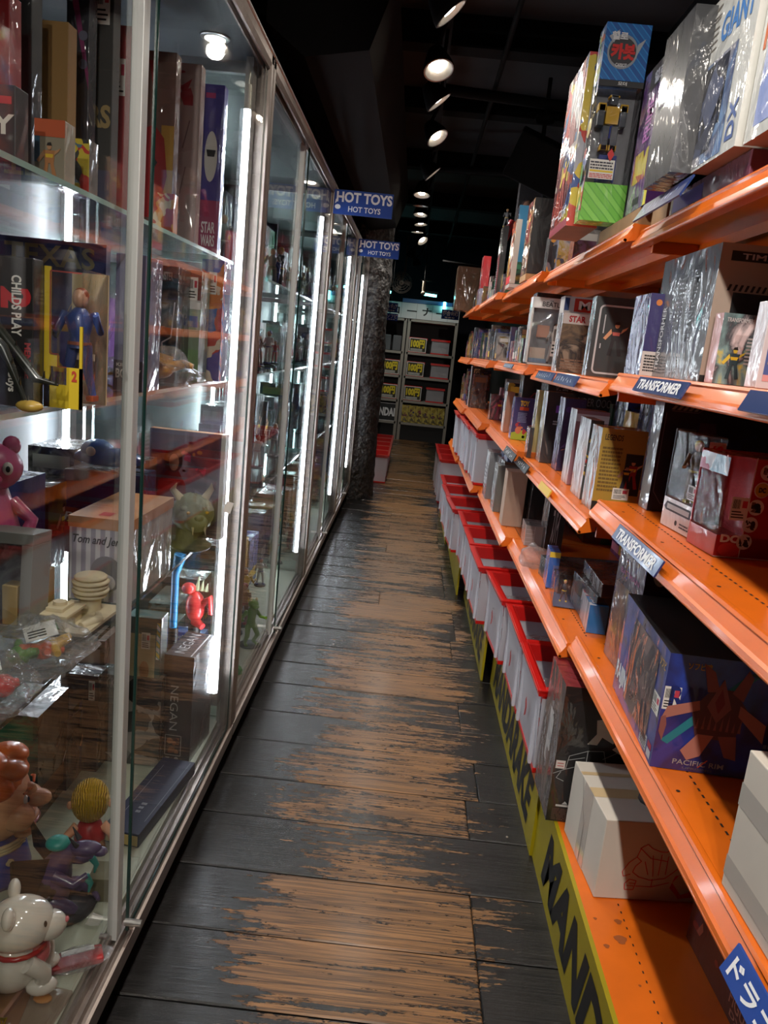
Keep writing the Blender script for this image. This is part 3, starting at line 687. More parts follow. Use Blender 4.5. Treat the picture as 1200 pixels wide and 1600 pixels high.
for bi, (y0, y1, xf, zs5, nm) in enumerate(BAYS):
    t = empty('shelving_bay', (xf, y0, 0)); tag(t, '%s bay of the orange steel shelving on the right' % nm, 'shelving', 'orange shelving bays along the right')
    off = Vector((-xf, -y0, 0))
    def B(mb, name, **k): 
        mb.v = [tuple(Vector(v)+off) for v in mb.v]; return mb.build(name, t, **k)
    B(MB().box(XBACK, y0, 0, XBACK+.02, y1, 1.80, mat('pegboard_dark', (60,36,24), .6)), 'back_panel')
    for y in ([y0, y1-.03] if bi == 0 else [y1-.03]): B(MB().box(XBACK-.05, y, 0, XBACK, y+.03, 1.80, ALU_D), 'upright')
    for k, z in enumerate(zs5):
        if k == 0:
            mb = MB(); mb.box(xf+.004, y0, z-.03, XBACK, y1, z, ORANGE)
            y = y0+.02
            while y < y1-.03:
                mb.add([(xf+.085, y, z+.0006), (xf+.088, y, z+.0006), (xf+.088, y+.007, z+.0006), (xf+.085, y+.007, z+.0006)], [(0,1,2,3)], SLOT); y += .024
            B(mb, 'base_deck')
        else:
            B(shelf_mb(xf + (0, 0, .0, .0, .0)[k], y0, y1, z, XBACK, k < 4), 'shelf')
    kx = .012 if bi == 1 else 0
    kp = MB().box(xf+kx-.006, y0, 0, xf+kx+.004, y1, .2300, KICK)
    kp = B(kp, 'kick_panel')
    F = lambda u, v, h, y1=y1, kx=kx, y0=y0: (kx-.006-h, (y1-y0)-u, v)     # u runs towards the viewer
    if bi == 0: lettering(F, 'MANDARAKE', .13, .035, 1.42, .195, INK, bold=.05, shear=.25, parent=kp, name='lettering')
    elif bi == 1: lettering(F, 'MANDARAKE', .10, .035, 1.12, .195, INK, bold=.05, shear=.25, parent=kp)
    elif bi == 2: lettering(F, 'MANDARAKE', .06, .035, 1.12, .195, INK, bold=.05, shear=.25, parent=kp)
S = {b: dict(zip('01234', BAYS[b][3])) for b in range(5)}
# rust marks and a scuff on the near deck
mb = MB(); STN = mat('grime', (150,74,20), .7)
for (px, py, r) in ((966,1440,.008),(970,1468,.013),(948,1478,.006),(930,1435,.004),(1000,1540,.003)):
    p_ = on(px, py, Z=.231); mb.add([(p_.x+r*math.cos(a)*(1+.3*math.sin(3*a)), p_.y+r*math.sin(a), .2306) for a in [k*.52 for k in range(12)]], [tuple(range(12))], STN)
tag(mb.build('grime_mark'), 'brown grime marks on the nearest bay\'s lowest orange deck', 'stain')

# blue and white name plates clipped on the shelf rails
def rail_plate(bay, k, ya, yb, txt, label, col=NAVY, ink=SIGNW, hgt=.034, squiggle=0, dz=0.0):
    y0, y1, xf, z5, nm = BAYS[bay]; z = z5[k]
    t = empty('name_plate', (xf-.004, yb, z-.018+dz), rot=(0, 0, 0)); tag(t, label, 'name plate', 'name plates on the orange shelf rails')
    th = math.atan2(.018, .041); T = Matrix.Rotation(th, 4, 'Y')
    L = yb-ya; MB().box(-.004, -L, -hgt/2, 0, 0, hgt/2, col, T=T).build('plate', t, bevel=.0006)
    F = lambda u, v, h: tuple(T @ Vector((-.004-h, -u, v-hgt/2)))
    if txt: lettering(F, txt, L*.07, hgt*.17, L*.93, hgt*.83, ink, bold=.03, parent=t)
    if squiggle:
        r = random.Random(squiggle); mb = MB()
        for j in range(7):
            u = L*(.1+.11*j); pts = [(u+L*.05*r.random(), hgt*(.2+.6*r.random())) for _ in range(4)]
            for q in pline(pts, .0035): mb.add([F(a, b, .001) for a, b in q], [(0,1,2,3)], ink)
        mb.build('handwriting', t)
def ypx(px, X): return on(px, 600, X=X).y
rail_plate(0, 3, on(1078,600,X=.5).y, on(1001,588,X=.5).y, 'TRANSFORMER', 'dark blue name plate with white capitals on the nearest bay\'s fourth shelf rail')
rail_plate(0, 3, .80, on(1172,615,X=.5).y, None, 'plain blue name plate cut by the right edge of the photo')
rail_plate(0, 2, on(1040,865,X=.5).y, on(970,812,X=.5).y, 'TRANSFORMER', 'dark blue name plate with white capitals on the nearest bay\'s third shelf rail', hgt=.036)
rail_plate(0, 1, .70, on(1154,1465,X=.5).y, 'ドラゴン', 'bright blue name plate with white characters at the bottom right corner', col=SIGNB, hgt=.045)
rail_plate(1, 3, on(868,585,X=.48).y, on(843,578,X=.48).y, None, 'small handwritten blue plate, the farther of two under the white band box', squiggle=3, hgt=.03)
rail_plate(1, 3, on(905,592,X=.48).y, on(872,584,X=.48).y, None, 'small handwritten blue plate, the nearer of two under the framed black box', squiggle=4, hgt=.034)
rail_plate(2, 3, on(803,573,X=.45).y, on(790,570,X=.45).y, None, 'tiny grey blue plate on the third bay\'s fourth shelf rail', squiggle=9, hgt=.02, col=mat('grey_blue', (70,84,110), .4))
rail_plate(2, 2, on(808,703,X=.45).y, on(793,690,X=.45).y, None, 'black and white plate at the near end of the third bay\'s third rail', col=INK, squiggle=5)
rail_plate(1, 2, on(827,732,X=.48).y, on(808,715,X=.48).y, None, 'black and white plate at the far end of the second bay\'s third rail', col=INK, squiggle=6)
rail_plate(1, 2, on(862,772,X=.48).y, on(846,758,X=.48).y, None, 'small yellow tag on the second bay\'s third rail', col=mat('yellow_tag', (210,170,40), .5), hgt=.026)
rail_plate(1, 1, on(772,795,X=.48).y, on(759,770,X=.48).y, None, 'small yellow tag on the second bay\'s second rail', col=mat('yellow_tag', (210,170,40), .5), hgt=.026)
rail_plate(1, 1, on(757,768,X=.48).y, on(750,755,X=.48).y, None, 'handwritten white plate on the second bay\'s second rail', col=WHITE, ink=INK, squiggle=8)
# the handwritten sign resting on the top shelf rail
t = empty('name_plate', (.478, 1.60, 1.79)); t.rotation_euler = (0, .5, 0); tag(t, 'dark blue handwritten plate on the top rail below the black box', 'name plate')
_a = on(1072, 322, X=.485).y; _b = on(998, 358, X=.485).y; t.location = (.482, _b, 1.752)
MB().box(-.004, -(_b-_a), -.022, 0, 0, .022, NAVY).build('plate', t)
mb = MB(); r = random.Random(21)
for j in range(9):
    pts = [((_b-_a)*(.08+.09*j+.05*r.random()), -.014+.028*r.random()) for _ in range(4)]
    for q in pline(pts, .0028): mb.add([(-.0052, -a, b) for a, b in q], [(0,1,2,3)], mat('pale_blue_ink', (150,160,200), .5))
mb.build('handwriting', t)

# ------------------------------------------------------------------ big cartons of the nearest bay
def lines(F, segs, t, mt, parent, name='line_drawing', h=.001):
    mb = MB()
    for pts in segs:
        for q in pline(pts, t): mb.add([F(a, b, h) for a, b in q], [(0,1,2,3)], mt)
    return mb.build(name, parent)
def txtbars(F, u0, v0, u1, v1, n, mt, parent, seed=0, name='small_print'):
    r = random.Random(seed); mb = MB(); s_ = (v1-v0)/n
    for k in range(n):
        u = u0
        while u < u1-.004:
            e = min(u+(u1-u0)*r.uniform(.06, .2), u1); mb.add([F(a, b, .001) for a, b in rect(u, v0+k*s_, e, v0+k*s_+s_*.55)], [(0,1,2,3)], mt); u = e+(u1-u0)*.02
    return mb.build(name, parent)

# R1 dark glossy robot box
a, W, D, H, rz = from_px(.2315, (852,1281), 980, 1072, far=(835,1218))
o = carton('toy_box', 'tall dark shiny box with white line drawing, left of the white carton', 'box', a, .20, D, H, rz, sides={'near': wrap((22,20,22), s=.25), 'left': wrap((72,62,60), s=.8, scale=6), 'top': wrap((120,26,34), s=.8)}, body=card((24,20,22)))
F = FR(o, 'near'); LG = card((170,172,172))
lines(F, [[(.0,H*.36),(.03,H*.40),(.06,H*.43),(.10,H*.45),(.14,H*.43),(.20,H*.5)],[(.03,H*.40),(.035,H*.50),(.08,H*.55),(.08,H*.44)],[(.08,H*.55),(.12,H*.56),(.13,H*.47),(.10,H*.45)],[(.035,H*.47),(.075,H*.5)],[(.12,H*.5),(.16,H*.57),(.2,H*.6)],
   [(.02,H*.38),(.01,H*.33),(.03,H*.31)],[(.06,H*.43),(.07,H*.36),(.12,H*.33),(.18,H*.36)],[(.14,H*.43),(.15,H*.35)]], .0014, LG, o)
flat(F, [[(.075,H*.6),(.095,H*.68),(.09,H*.78),(.125,H*.8),(.13,H*.72),(.155,H*.7),(.14,H*.62),(.11,H*.66),(.10,H*.60)], [(.14,H*.58),(.17,H*.66),(.185,H*.6),(.16,H*.55)]], card((225,222,212)), name='white_shape', parent=o)
flat(F, [rect(.004,H*.40,.028,H*.46)], card((210,200,195)), name='printed_tag', parent=o); lines(F, [[(.008,H*.42),(.024,H*.42)],[(.008,H*.44),(.024,H*.44)]], .002, card((180,50,50)), o, 'red_mark', h=.0014)
lettering(F, '▲ WARNING', .035, H*.135, .13, H*.158, LG, parent=o); flat(F, [rect(.02,H*.115,.12,H*.13)], card((190,188,184)), name='white_bar', parent=o)
txtbars(F, .012, H*.015, .14, H*.105, 9, card((90,70,60)), o, 3)
F = FR(o, 'left'); shards(F, D, H, [(150,150,152),(180,178,176),(95,80,78)], 14, 8, parent=o, area=(.35,.30,.62,.70), size=.5, name='silver_lettering')

# R2 white carton with red line drawing
a, W, D, H, rz = from_px(.2315, (927,1402), 1088, 1281, far=(881,1297))
WC = mat('off_white_carton', (206,198,186), .7, noise=.06, nscale=8)
o = carton('shipping_carton', 'white shipping carton with a red line drawing on the lowest deck', 'carton', a, max(W, .26), D, H, rz, body=WC, bevel=.002)
F = FR(o, 'left'); TAPE = mat('clear_tape', (190,184,176), .12, coat=.9)
flat(F, [rect(D*.38,0,D*.62,H)], TAPE, name='packing_tape', parent=o, h=.0005)
lines(F, [[(D*.5,0),(D*.5,H*.52),(D*.4,H*.7),(D*.36,H*.85),(D*.3,H)]], .002, mat('crease', (110,98,88), .8), o, 'flap_edge')
F = FR(o, 'top'); flat(F, [rect(0,D*.36,.26,D*.52), rect(0,D*.74,.26,D*.80)], mat('tan_tape', (196,172,132), .4), name='packing_tape', parent=o, h=.0005)
F = FR(o, 'near'); RI = card((200,44,34))
def sc_(pts): return [(.055+p[0]*.20, H*(.08+p[1]*.85)) for p in pts]
lines(F, [sc_(q) for q in (
 [(.1,.30),(.02,.26),(.0,.33),(.06,.47),(.14,.56),(.2,.5),(.14,.42),(.12,.33),(.2,.26)], [(.14,.56),(.17,.7),(.24,.76),(.3,.70),(.4,.66),(.48,.66),(.5,.74)],
 [(.2,.26),(.34,.22),(.5,.26),(.58,.35)], [(.5,.74),(.55,.86),(.66,.9),(.74,.84),(.62,.8),(.52,.82)], [(.58,.35),(.66,.46),(.70,.6),(.64,.8)],
 [(.06,.06),(.16,.06),(.18,.2),(.1,.22),(.05,.15),(.06,.06)], [(.18,.12),(.36,.12),(.56,.2)], [(.24,.5),(.3,.3)], [(.32,.6),(.36,.28)], [(.42,.62),(.42,.3)],
 [(.5,.6),(.5,.32)], [(.16,.7),(.3,.55),(.5,.52)], [(.08,.12),(.16,.12)], [(.1,.16),(.17,.16)], [(.36,.12),(.36,.24)])], .0019, RI, o)
flat(F, [sc_([(.58,.12),(.62,.3),(.75,.37),(.92,.3),(.98,.12),(.9,.0),(.7,-.04)])], RI, name='red_cap', parent=o); flat(F, [sc_([(.6,.2),(.66,.32),(.76,.33),(.9,.26),(.8,.06),(.72,.02)])], card((196,178,160)), name='cap_front', parent=o, h=.001)
R2 = (a.copy(), D, H)
# grey crumpled bag on it
def crumple(name, label, cat, c, r, mt, seed=0, amp=.25, group=None, nu=22, nv=15, flatb=True, rz=0):
    rr = random.Random(seed); ph = [rr.uniform(0, 6.28) for _ in range(8)]
    def f(q):
        k = 1+amp*(math.sin(q.x*5+ph[0])*math.sin(q.y*6+ph[1])+.6*math.sin(q.z*9+ph[2]+q.x*4)+.4*math.sin(q.x*13+ph[3])*math.sin(q.z*11+ph[4]))*.5+rr.uniform(-amp, amp)*.34
        q = q*k
        if flatb and q.z < -.55: q.z = -.55
        return q
    m_ = MB(); m_.ell((0, 0, r[2]*.55), r, mt, nu, nv, f=f)
    m_.sm = [False]*len(m_.f); o = m_.build(name, loc=c, rot=(0, 0, rz)); return tag(o, label, cat, group) if label else o
GBAG = thin_clear('grey_crumpled_bag', (.6,.6,.62), .12, haze=.55, hcol=(120,120,124), bump=1.0, scale=30, rough=.12)
crumple('plastic_bag', 'crumpled grey clear bag lying on the white carton with red drawing', 'bag', (a.x+.17, a.y+D*.35, .2315+H), (.075,.07,.055), GBAG, 3)

# R3 dark maroon flat box in the bottom corner
b_ = on(1072, 1463, Z=.2315); aX = on(1140, 1598, Z=.2315)
dv = (b_-aX); rz = math.atan2(-dv.x, dv.y); L_ = dv.length+.28; st = b_ - dv.normalized()*L_
o = carton('toy_box', 'dark maroon shiny box cut by the bottom right corner of the photo', 'box', (st.x, st.y, .2315), .22, L_, .115, rz, body=wrap((66,22,14), s=.25), sides={'left': wrap((74,26,18), s=.2), 'near': wrap((66,22,14))})
F = FR(o, 'left'); PK = card((168,120,104))
lettering(F, 'FIGUARTS', L_*.40, .032, L_*.66, .062, PK, parent=o, bold=.01); lettering(F, 'DX-01', L_*.42, .012, L_*.58, .026, PK, parent=o); txtbars(F, L_*.44, .070, L_*.60, .082, 1, PK, o, 5)
shards(F, L_, .115, [(120,40,30),(150,80,60),(70,30,50)], 6, 33, parent=o, area=(.03,.4,.35,.95), size=.3)

# R4 kaiju box
Z2 = BAYS[0][3][1]+.0015
a, W, D, H, rz = from_px(Z2, (1015,1197), 1180, 1020, far=(957,1072))
BL = (20,38,120)
o = carton('kaiju_figure_box', 'big blue monster figure box on the nearest bay\'s second shelf', 'box', a, W, D, H, rz, body=card((10,12,28)), sides={'near': art([(22,32,96),(30,62,160),(24,44,124),(18,22,64)], 6, 'noise', 3, film=.08), 'left': art([(18,40,120),(16,60,150),(20,24,60)], 7, 'noise', 5, film=.2), 'top': card((8,8,12))})
F = FR(o, 'near')
flat(F, [[(W*.05,H*.25),(W*.72,H*.88),(W*.84,H*.88),(W*.12,H*.22)]], card((30,120,132)), name='teal_band', parent=o)
flat(F, [[(W*.75,H*.9),(W*.99,H*.99),(W*.99,H*.83)]], card((24,70,74)), name='teal_corner', parent=o)
lettering(F, 'RAIJIN', W*.06, H*.50, W*.62, H*.73, card((14,34,104)), parent=o, bold=.05, h=.0013)
def monster(F, s_, u, v, parent):
    br = card((138,80,74)); bd = card((88,50,54)); bl = card((170,108,94)); mb = MB(); q = lambda pts: [(u+x*s_, v+y*s_) for x, y in pts]
    L = [(q([(-.18,.2),(.2,.2),(.28,.55),(.12,.75),(-.1,.74),(-.26,.5)]), bd), (q([(-.14,.7),(-.22,1.0),(-.1,.92),(-.02,.72)]), br), (q([(.1,.72),(.22,.98),(.28,.9),(.22,.64)]), br),
     (q([(-.12,.55),(.0,.86),(.12,.55),(.0,.38)]), br), (q([(-.05,.6),(.0,.75),(.05,.6),(0,.48)]), card((120,40,50))), (q([(-.2,.6),(-.5,.5),(-.58,.36),(-.48,.38),(-.18,.5)]), bl),
     (q([(-.58,.38),(-.64,.2),(-.56,.22),(-.5,.12),(-.48,.3),(-.5,.4)]), br), (q([(.2,.6),(.5,.42),(.62,.24),(.54,.22),(.2,.48)]), bl), (q([(.6,.28),(.7,.1),(.6,.14),(.52,.04),(.5,.24)]), br),
     (q([(-.16,.24),(-.3,.04),(-.22,-.06),(-.1,.0),(.0,.24)]), bl), (q([(.04,.24),(.14,.02),(.26,.0),(.22,.26)]), br)]
    for k in range(8): L.append((q([(-.2+.06*k,.3),(-.17+.06*k,.3),(-.18+.06*k,.42+.04*(k % 3))]), br))
    for k, (p_, m_) in enumerate(L): mb.add([F(min(max(x, .003), W-.003), y, .0014+.00004*k) for x, y in p_], [tuple(range(len(p_)))], m_)
    return mb.build('monster_picture', parent)
monster(F, H*.8, W*.53, H*.15, o)
lettering(F, 'PACIFIC RIM', W*.20, H*.055, W*.68, H*.10, card((150,142,140)), parent=o, bold=.01); lines(F, [[(W*.44,H*.045),(W*.52,H*.12)]], .002, card((190,80,50)), o, 'slash', .0014)
lettering(F, 'UPRISING', W*.30, H*.02, W*.58, H*.038, card((90,86,96)), parent=o)
lettering(F, 'ソフビ魂', W*.18, H*.88, W*.40, H*.945, card((190,150,60)), parent=o, bold=.03)
sticker(F, -.0 + W*.0+.001, H*.52, .03, .045, o, 5)
F = FR(o, 'left')
lettering(F, 'RAIJIN', D*.03, H*.10, D*.30, H*.33, card((210,220,225)), parent=o, bold=.03, rot=0)
shards(F, D, H, [(40,30,40),(70,50,52),(30,26,40),(90,70,70)], 26, 77, parent=o, area=(.28,.1,.85,.9), size=.6, name='monster_picture')
sticker(F, D*.86, H*.42, D*.12, H*.17, o, 6); lettering(F, 'ソフビ', D*.86, H*.82, D*.98, H*.9, card((190,150,60)), parent=o)
flat(F, [rect(D*.74,H*.03,D*.88,H*.16), rect(D*.90,H*.03,D*.97,H*.1)], card((190,190,196)), name='white_panel', parent=o); txtbars(F, D*.755, H*.045, D*.87, H*.15, 5, INK, o, 9); flat(F, [rect(D*.90,H*.11,D*.97,H*.16)], card((170,40,60)), name='red_mark', parent=o)
R4 = (a, W, D, H, rz)
# dark box behind it to the right
o = carton('toy_box', 'blue box standing right of the big monster figure box', 'box', (a.x+W+.004, a.y+.03, Z2), .16, .28, H*.94, 0, body=art([(18,26,70),(30,50,120),(20,20,40)], 8, 'noise', 9, film=.1)); txtbars(FR(o, 'near'), .01, .03, .1, .06, 2, card((120,130,150)), o, 2)

# R5 purple caped-hero box: tall, behind
a = Vector((.575, a.y+D+.015, Z2)); W5, D5, H5 = .36, .20, .325
PUR = wrap((46,22,44), s=.18)
o = carton('figure_box', 'tall dark purple figure box behind the big blue monster box', 'box', a, W5, D5, H5, .03, body=PUR, sides={'near': PUR, 'left': wrap((60,28,52), s=.6)})
F = FR(o, 'near'); TW = card((178,170,170))
lettering(F, 'BATMAN', .075, H5*.80, .32, H5*.93, TW, parent=o, bold=-.002)
flat(F, [disc(.035, H5*.86, .020, .036, 20)], card((205,205,205)), name='oval_emblem', parent=o)
flat(F, [[(.035+x*.020, H5*.86+y*.036) for x, y in ((-.9,.1),(-.6,.55),(-.2,.35),(-.08,.6),(0,.5),(.08,.6),(.2,.35),(.6,.55),(.9,.1),(.45,.0),(.2,-.5),(0,-.85),(-.2,-.5),(-.45,.0))]], INK, name='bat_emblem', parent=o, h=.001)
shards(F, W5, H5, [(30,16,34),(60,30,60),(24,18,40)], 14, 12, parent=o, area=(.1,.1,.9,.7), size=.6)
F = FR(o, 'left'); flat(F, [rect(D5*.05,.0,D5*.95,H5*.62)], art([(176,128,40),(120,70,40),(70,40,50),(190,150,80)], 9, 'noise', 4, film=.5), name='gold_picture', parent=o)
lettering(F, 'M', D5*.3, H5*.83, D5*.5, H5*.88, TW, parent=o); lettering(F, 'BATMAN', D5*.15, H5*.70, D5*.85, H5*.74, card((150,80,120)), parent=o)

# R6 white carton at the right edge
o = carton('shipping_carton', 'plain white carton on the second shelf, cut by the right edge', 'carton', (.533, .66, Z2), .28, .345, .215, 0.02, body=WC, bevel=.002)
F = FR(o, 'left'); flat(F, [rect(0,.02,.345,.05), rect(0,.13,.345,.165)], TAPE, name='packing_tape', parent=o, h=.0005); sticker(F, .24, .06, .06, .07, o, 11)

# ---------------- shelf 3, nearest bay
Z3 = BAYS[0][3][2]+.0015
def clear_pack(name, label, loc, W, D, H, rz, base_h, card_mt, back_mt, suit, seed=0, group=None, trim=(200,180,60), top_h=.0, nf=1):
    """see-through pack: printed foot and back card, clear shell, figure inside"""
    t = empty(name, loc, rz); tag(t, label, 'toy pack', group)
    mb = MB(); mb.box(0, 0, 0, W, D, base_h, card_mt)
    if top_h: mb.box(0, 0, H-top_h, W, D, H, card_mt)
    mb.build('printed_foot', t, bevel=.001)
    MB().box(0, D-.004, base_h, W, D, H-top_h, back_mt).build('back_card', t)
    MB().box(.001, .001, base_h, W-.001, D-.004, H-top_h-.0005, FILM).build('clear_shell', t, bevel=.004)
    for k in range(nf):
        figure_mb((H-base_h-top_h)*.88, suit, trim=trim, seed=seed+k, c=(W*(k+.5)/nf, D*.5, base_h)).build('figure', t)
    t['dims'] = (W, D, H)
    return t
a, W, D, H, rz = from_px(Z3, (1010,797), 1200, 617, far=(985,782))
NB = wrap((20,20,42), s=.12)
o = carton('large_navy_box', 'very large navy box with grey side filling the nearest third shelf', 'box', a, .36, min(D, .06), .268, rz, body=NB, sides={'near': NB, 'left': wrap((84,90,96), s=.5, scale=5)})
F = FR(o, 'near'); LP_ = card((120,104,120))
lines(F, [[(.02,.25),(.085,.25),(.10,.262),(.35,.262)], [(.008,.05),(.008,.245)], [(.008,.05),(.03,.02),(.34,.02)]], .0012, LP_, o, 'border_line')
flat(F, [[(.018+k*.014,.253),(.026+k*.014,.253),(.034+k*.014,.264),(.026+k*.014,.264)] for k in range(5)], card((120,116,112)), name='chevron_marks', parent=o)
shards(F, .36, .268, [(14,14,30),(40,24,60),(24,30,70),(60,30,60)], 26, 5, parent=o, area=(.25,.15,.95,.85), size=.45, film=.1)
a, W, D, H, rz = from_px(Z3, (1078,843), 1096, 682, far=(1031,817))
WT = wrap((214,204,200), s=.3)
o = clear_pack('robot_toy_pack', 'white and clear robot toy pack, left of the red pack on the third shelf', a, max(W, .045), D, H, rz, H*.30, WT, card((80,84,90)), (120,104,70), 4)
F = face_frame('left', max(W,.045), D, H); RT = card((176,34,44))
lettering(face_frame('near', max(W,.045), D, H), 'TRANSFORMERS', .012, .01, .034, H*.92, RT, parent=o, rot=90, bold=.03)
flat(face_frame('near', max(W,.045), D, H), [rect(.004,0,.040,H*.95)], card((205,200,196)), name='printed_strip', parent=o, h=.0004)
flat(F, [[(D*.05,H*.20),(D*.12,H*.26),(D*.88,H*.26),(D*.95,H*.20),(D*.88,H*.17),(D*.12,H*.17)]], card((60,60,64)), name='winged_badge', parent=o); flat(F, [rect(D*.15,H*.19,D*.85,H*.24)], card((190,186,184)), name='badge_plate', parent=o, h=.001)
txtbars(F, D*.62, H*.05, D*.9, H*.11, 2, INK, o, 7); flat(F, [disc(D*.5, H*.08, .006)], INK, name='round_logo', parent=o)
sticker(face_frame('left', max(W,.045), D, H), D*.7, H*.36, D*.28, H*.14, o, 13)
a, W, D, H, rz = from_px(Z3, (1113,869), 1190, 712, far=(1079,849))
RDM = wrap((178,22,28), s=.15); W = .17
o = clear_pack('hero_figure_pack', 'red and clear figure pack with a column of round portraits', a, W, .12, H, rz, H*.22, RDM, RDM, (60,60,66), 8, trim=(150,140,130))
D = .12
body = MB().box(W*.30, 0, 0, W, .12, H*.985, RDM).build('red_side_panel', o, bevel=.001)
F = face_frame('near', W, .12, H)
for k in range(5):
    v = H*(.87-.175*k); u = W*(.45-.030*k)
    flat(F, [disc(u, v, .0155, n=24)], card((215,205,200)), name='portrait_ring', parent=o, h=.0010)
    if k == 1: flat(F, [disc(u, v, .0135, n=24)], card((196,160,40)), name='portrait', parent=o, h=.0014); lettering(F, 'DC', u-.007, v-.005, u+.007, v+.005, INK, parent=o, h=.002, bold=.05)
    else: shards(lambda u_, v_, h_: F(u_, v_, h_+.0008), W, H, [(40,26,22),(120,84,70),(60,40,36),(30,24,26)], 7, 60+k, parent=o, area=((u-.010)/W,(v-.010)/H,(u+.010)/W,(v+.010)/H), size=.09, name='portrait')
flat(F, [disc(W*.17, H*.08, .022, .014, 20)], card((205,60,60)), name='swirl', parent=o); lettering(F, 'DC', W*.05, H*.15, W*.27, H*.23, card((225,225,228)), parent=o, bold=.05)
lines(F, [[(W*.3,0),(W*.3,H)], [(0,.001),(W,.001)]], .002, card((220,200,198)), o, 'white_edge')
FF = face_frame('left', W, .12, H); sticker(F, W*.10, H*.38, .035, .045, o, 14); flat(FF, [rect(.0,H*.80,.12,H*.98)], art([(120,160,180),(190,60,90),(200,200,205)], 14, film=.6), name='printed_header', parent=o)
o = carton('toy_box', 'pinkish glossy box cut by the right edge on the third shelf', 'box', (.60, 1.02, Z3), .2, .16, .19, .02, body=wrap((150,92,84), s=.5)); lettering(FR(o, 'left'), 'FIGURE', .03, .06, .09, .1, TW, parent=o, rot=90)
o = carton('toy_box', 'black box with dark red lettering behind the red figure pack', 'box', (.78, 1.50, Z3), .17, .14, .235, 0, body=card((16,12,14))); lettering(FR(o, 'near'), 'STRANGER', .02, .17, .15, .20, card((110,24,30)), parent=o)
flat(FR(o, 'near'), [rect(.04,.205,.13,.23)], card((80,70,84)), name='picture_strip', parent=o)
o = carton('toy_box', 'small dark box with pink frame at the back of the third shelf', 'box', (.86, 1.30, Z3), .11, .12, .25, 0, body=card((26,22,26))); lines(FR(o, 'near'), [[(.01,.11),(.01,.235),(.1,.235)]], .004, card((180,110,120)), o, 'pink_frame')

# ---------------- shelf 4, nearest bay
Z4 = BAYS[0][3][3]+.0015
def s4(X, A, rx, ty, depth, z=Z4, rz=0.0):
    a = on(*A, X=X); lo, hi = 0.0, 1.2
    a = Vector((a.x, a.y, z)); ax = Vector((math.cos(rz), math.sin(rz), 0))
    for _ in range(40):
        m_ = (lo+hi)/2
        if proj(a+ax*m_)[0] < rx: lo = m_
        else: hi = m_
    W = lo; lo, hi = 0, 1.2
    for _ in range(40):
        m_ = (lo+hi)/2
        if proj(a+Vector((0, 0, m_)))[1] > ty: lo = m_
        else: hi = m_
    return a, W, depth, lo, rz
a, W, D, H, rz = s4(.555, (1092,588), 1200, 378, .36)
a.y = max(a.y, 1.25)
o = carton('robot_figure_box', 'tall box with silver wrapped side and beige front on the fourth shelf', 'box', a, .20, .34, H, 0, body=card((150,132,118)), sides={'left': wrap((88,92,96), s=.9, scale=5), 'near': wrap((158,140,126), s=.1), 'top': card((110,104,98))})
F = FR(o, 'near'); flat(F, [rect(.035,H*.26,.20,H*.66)], art([(14,14,16),(30,30,32),(90,90,88),(18,18,20)], 12, 'voronoi', 2, film=.2), name='black_picture', parent=o)
flat(F, [[(.022+k*.011,H*.67),(.027+k*.011,H*.67),(.031+k*.011,H*.715),(.026+k*.011,H*.715)] for k in range(15)], INK, name='hatch_marks', parent=o)
flat(F, [rect(.02+k*.008,H*.07,.024+k*.008,H*.13) for k in range(4)]+[rect(0,0,.2,H*.05), rect(.02,H*.88,.12,H*.95)], INK, name='black_bars', parent=o); lettering(F, 'TIME', .04, H*.895, .1, H*.935, TW, parent=o, h=.0014)
F = FR(o, 'left'); lettering(F, 'TRANSFORMER', .22, H*.3, .25, H*.9, card((60,62,66)), parent=o, rot=90); lettering(F, 'TRANSFORMER', .05, H*.05, .075, H*.6, card((200,200,200)), parent=o, rot=90); txtbars(F, .13, H*.4, .17, H*.85, 12, card((90,92,96)), o, 6)
P4 = wrap((196,150,150), s=.6)
a, W, D, H, rz = s4(.56, (1113,592), 1172, 488, .04)
o = carton('toy_box', 'pink and yellow picture box leaning before the silver tall box', 'box', a, W, .04, H, 0, body=P4, sides={'near': art([(190,130,136),(214,190,70),(120,150,150),(60,60,66),(220,200,200)], 9, 'noise', 6, film=.5)})
lettering(FR(o, 'near'), 'TRANSFORMERS', W*.1, H*.88, W*.8, H*.94, TW, parent=o); txtbars(FR(o, 'near'), W*.7, H*.3, W*.9, H*.7, 8, TW, o, 3); printed_figure(FR(o, 'near'), W*.45, H*.08, H*.45, (40,60,66), (210,180,60), 3, o)
a, W, D, H, rz = s4(.56, (1172,602), 1260, 470, .14)
o = carton('toy_box', 'white framed blue box at the right end of the fourth shelf', 'box', (a.x, a.y-.02, Z4), .12, .045, H, 0, body=wrap((206,200,204), s=.3)); flat(FR(o, 'near'), [rect(.008,.012,.112,H-.01)], card((70,90,150)), name='blue_panel', parent=o); lettering(FR(o, 'near'), 'HERO', .012, H*.28, .09, H*.36, card((220,190,60)), parent=o, bold=.04, h=.0014)
flat(FR(o, 'near'), [rect(.008,.012,.112,H*.16)], card((210,150,150)), name='pink_panel', parent=o, h=.001)
o = carton('cardboard_box', 'brown cardboard box at the top right of the fourth shelf', 'carton', (.60, 1.235, Z4+.215), .16, .12, .075, 0, body=CARDB); flat(FR(o, 'near'), [rect(0,.025,.16,.05)], TAPE, name='packing_tape', parent=o, h=.0005)
sticker(FR(o, 'near'), .12, .05, .03, .02, o, 4)
o = carton('toy_box', 'small dark box under the brown cardboard box', 'box', (.665, 1.26, Z4), .14, .14, .213, 0, body=wrap((40,42,46), s=.5)); txtbars(FR(o, 'near'), .02, .12, .1, .18, 4, card((110,120,130)), o, 8)
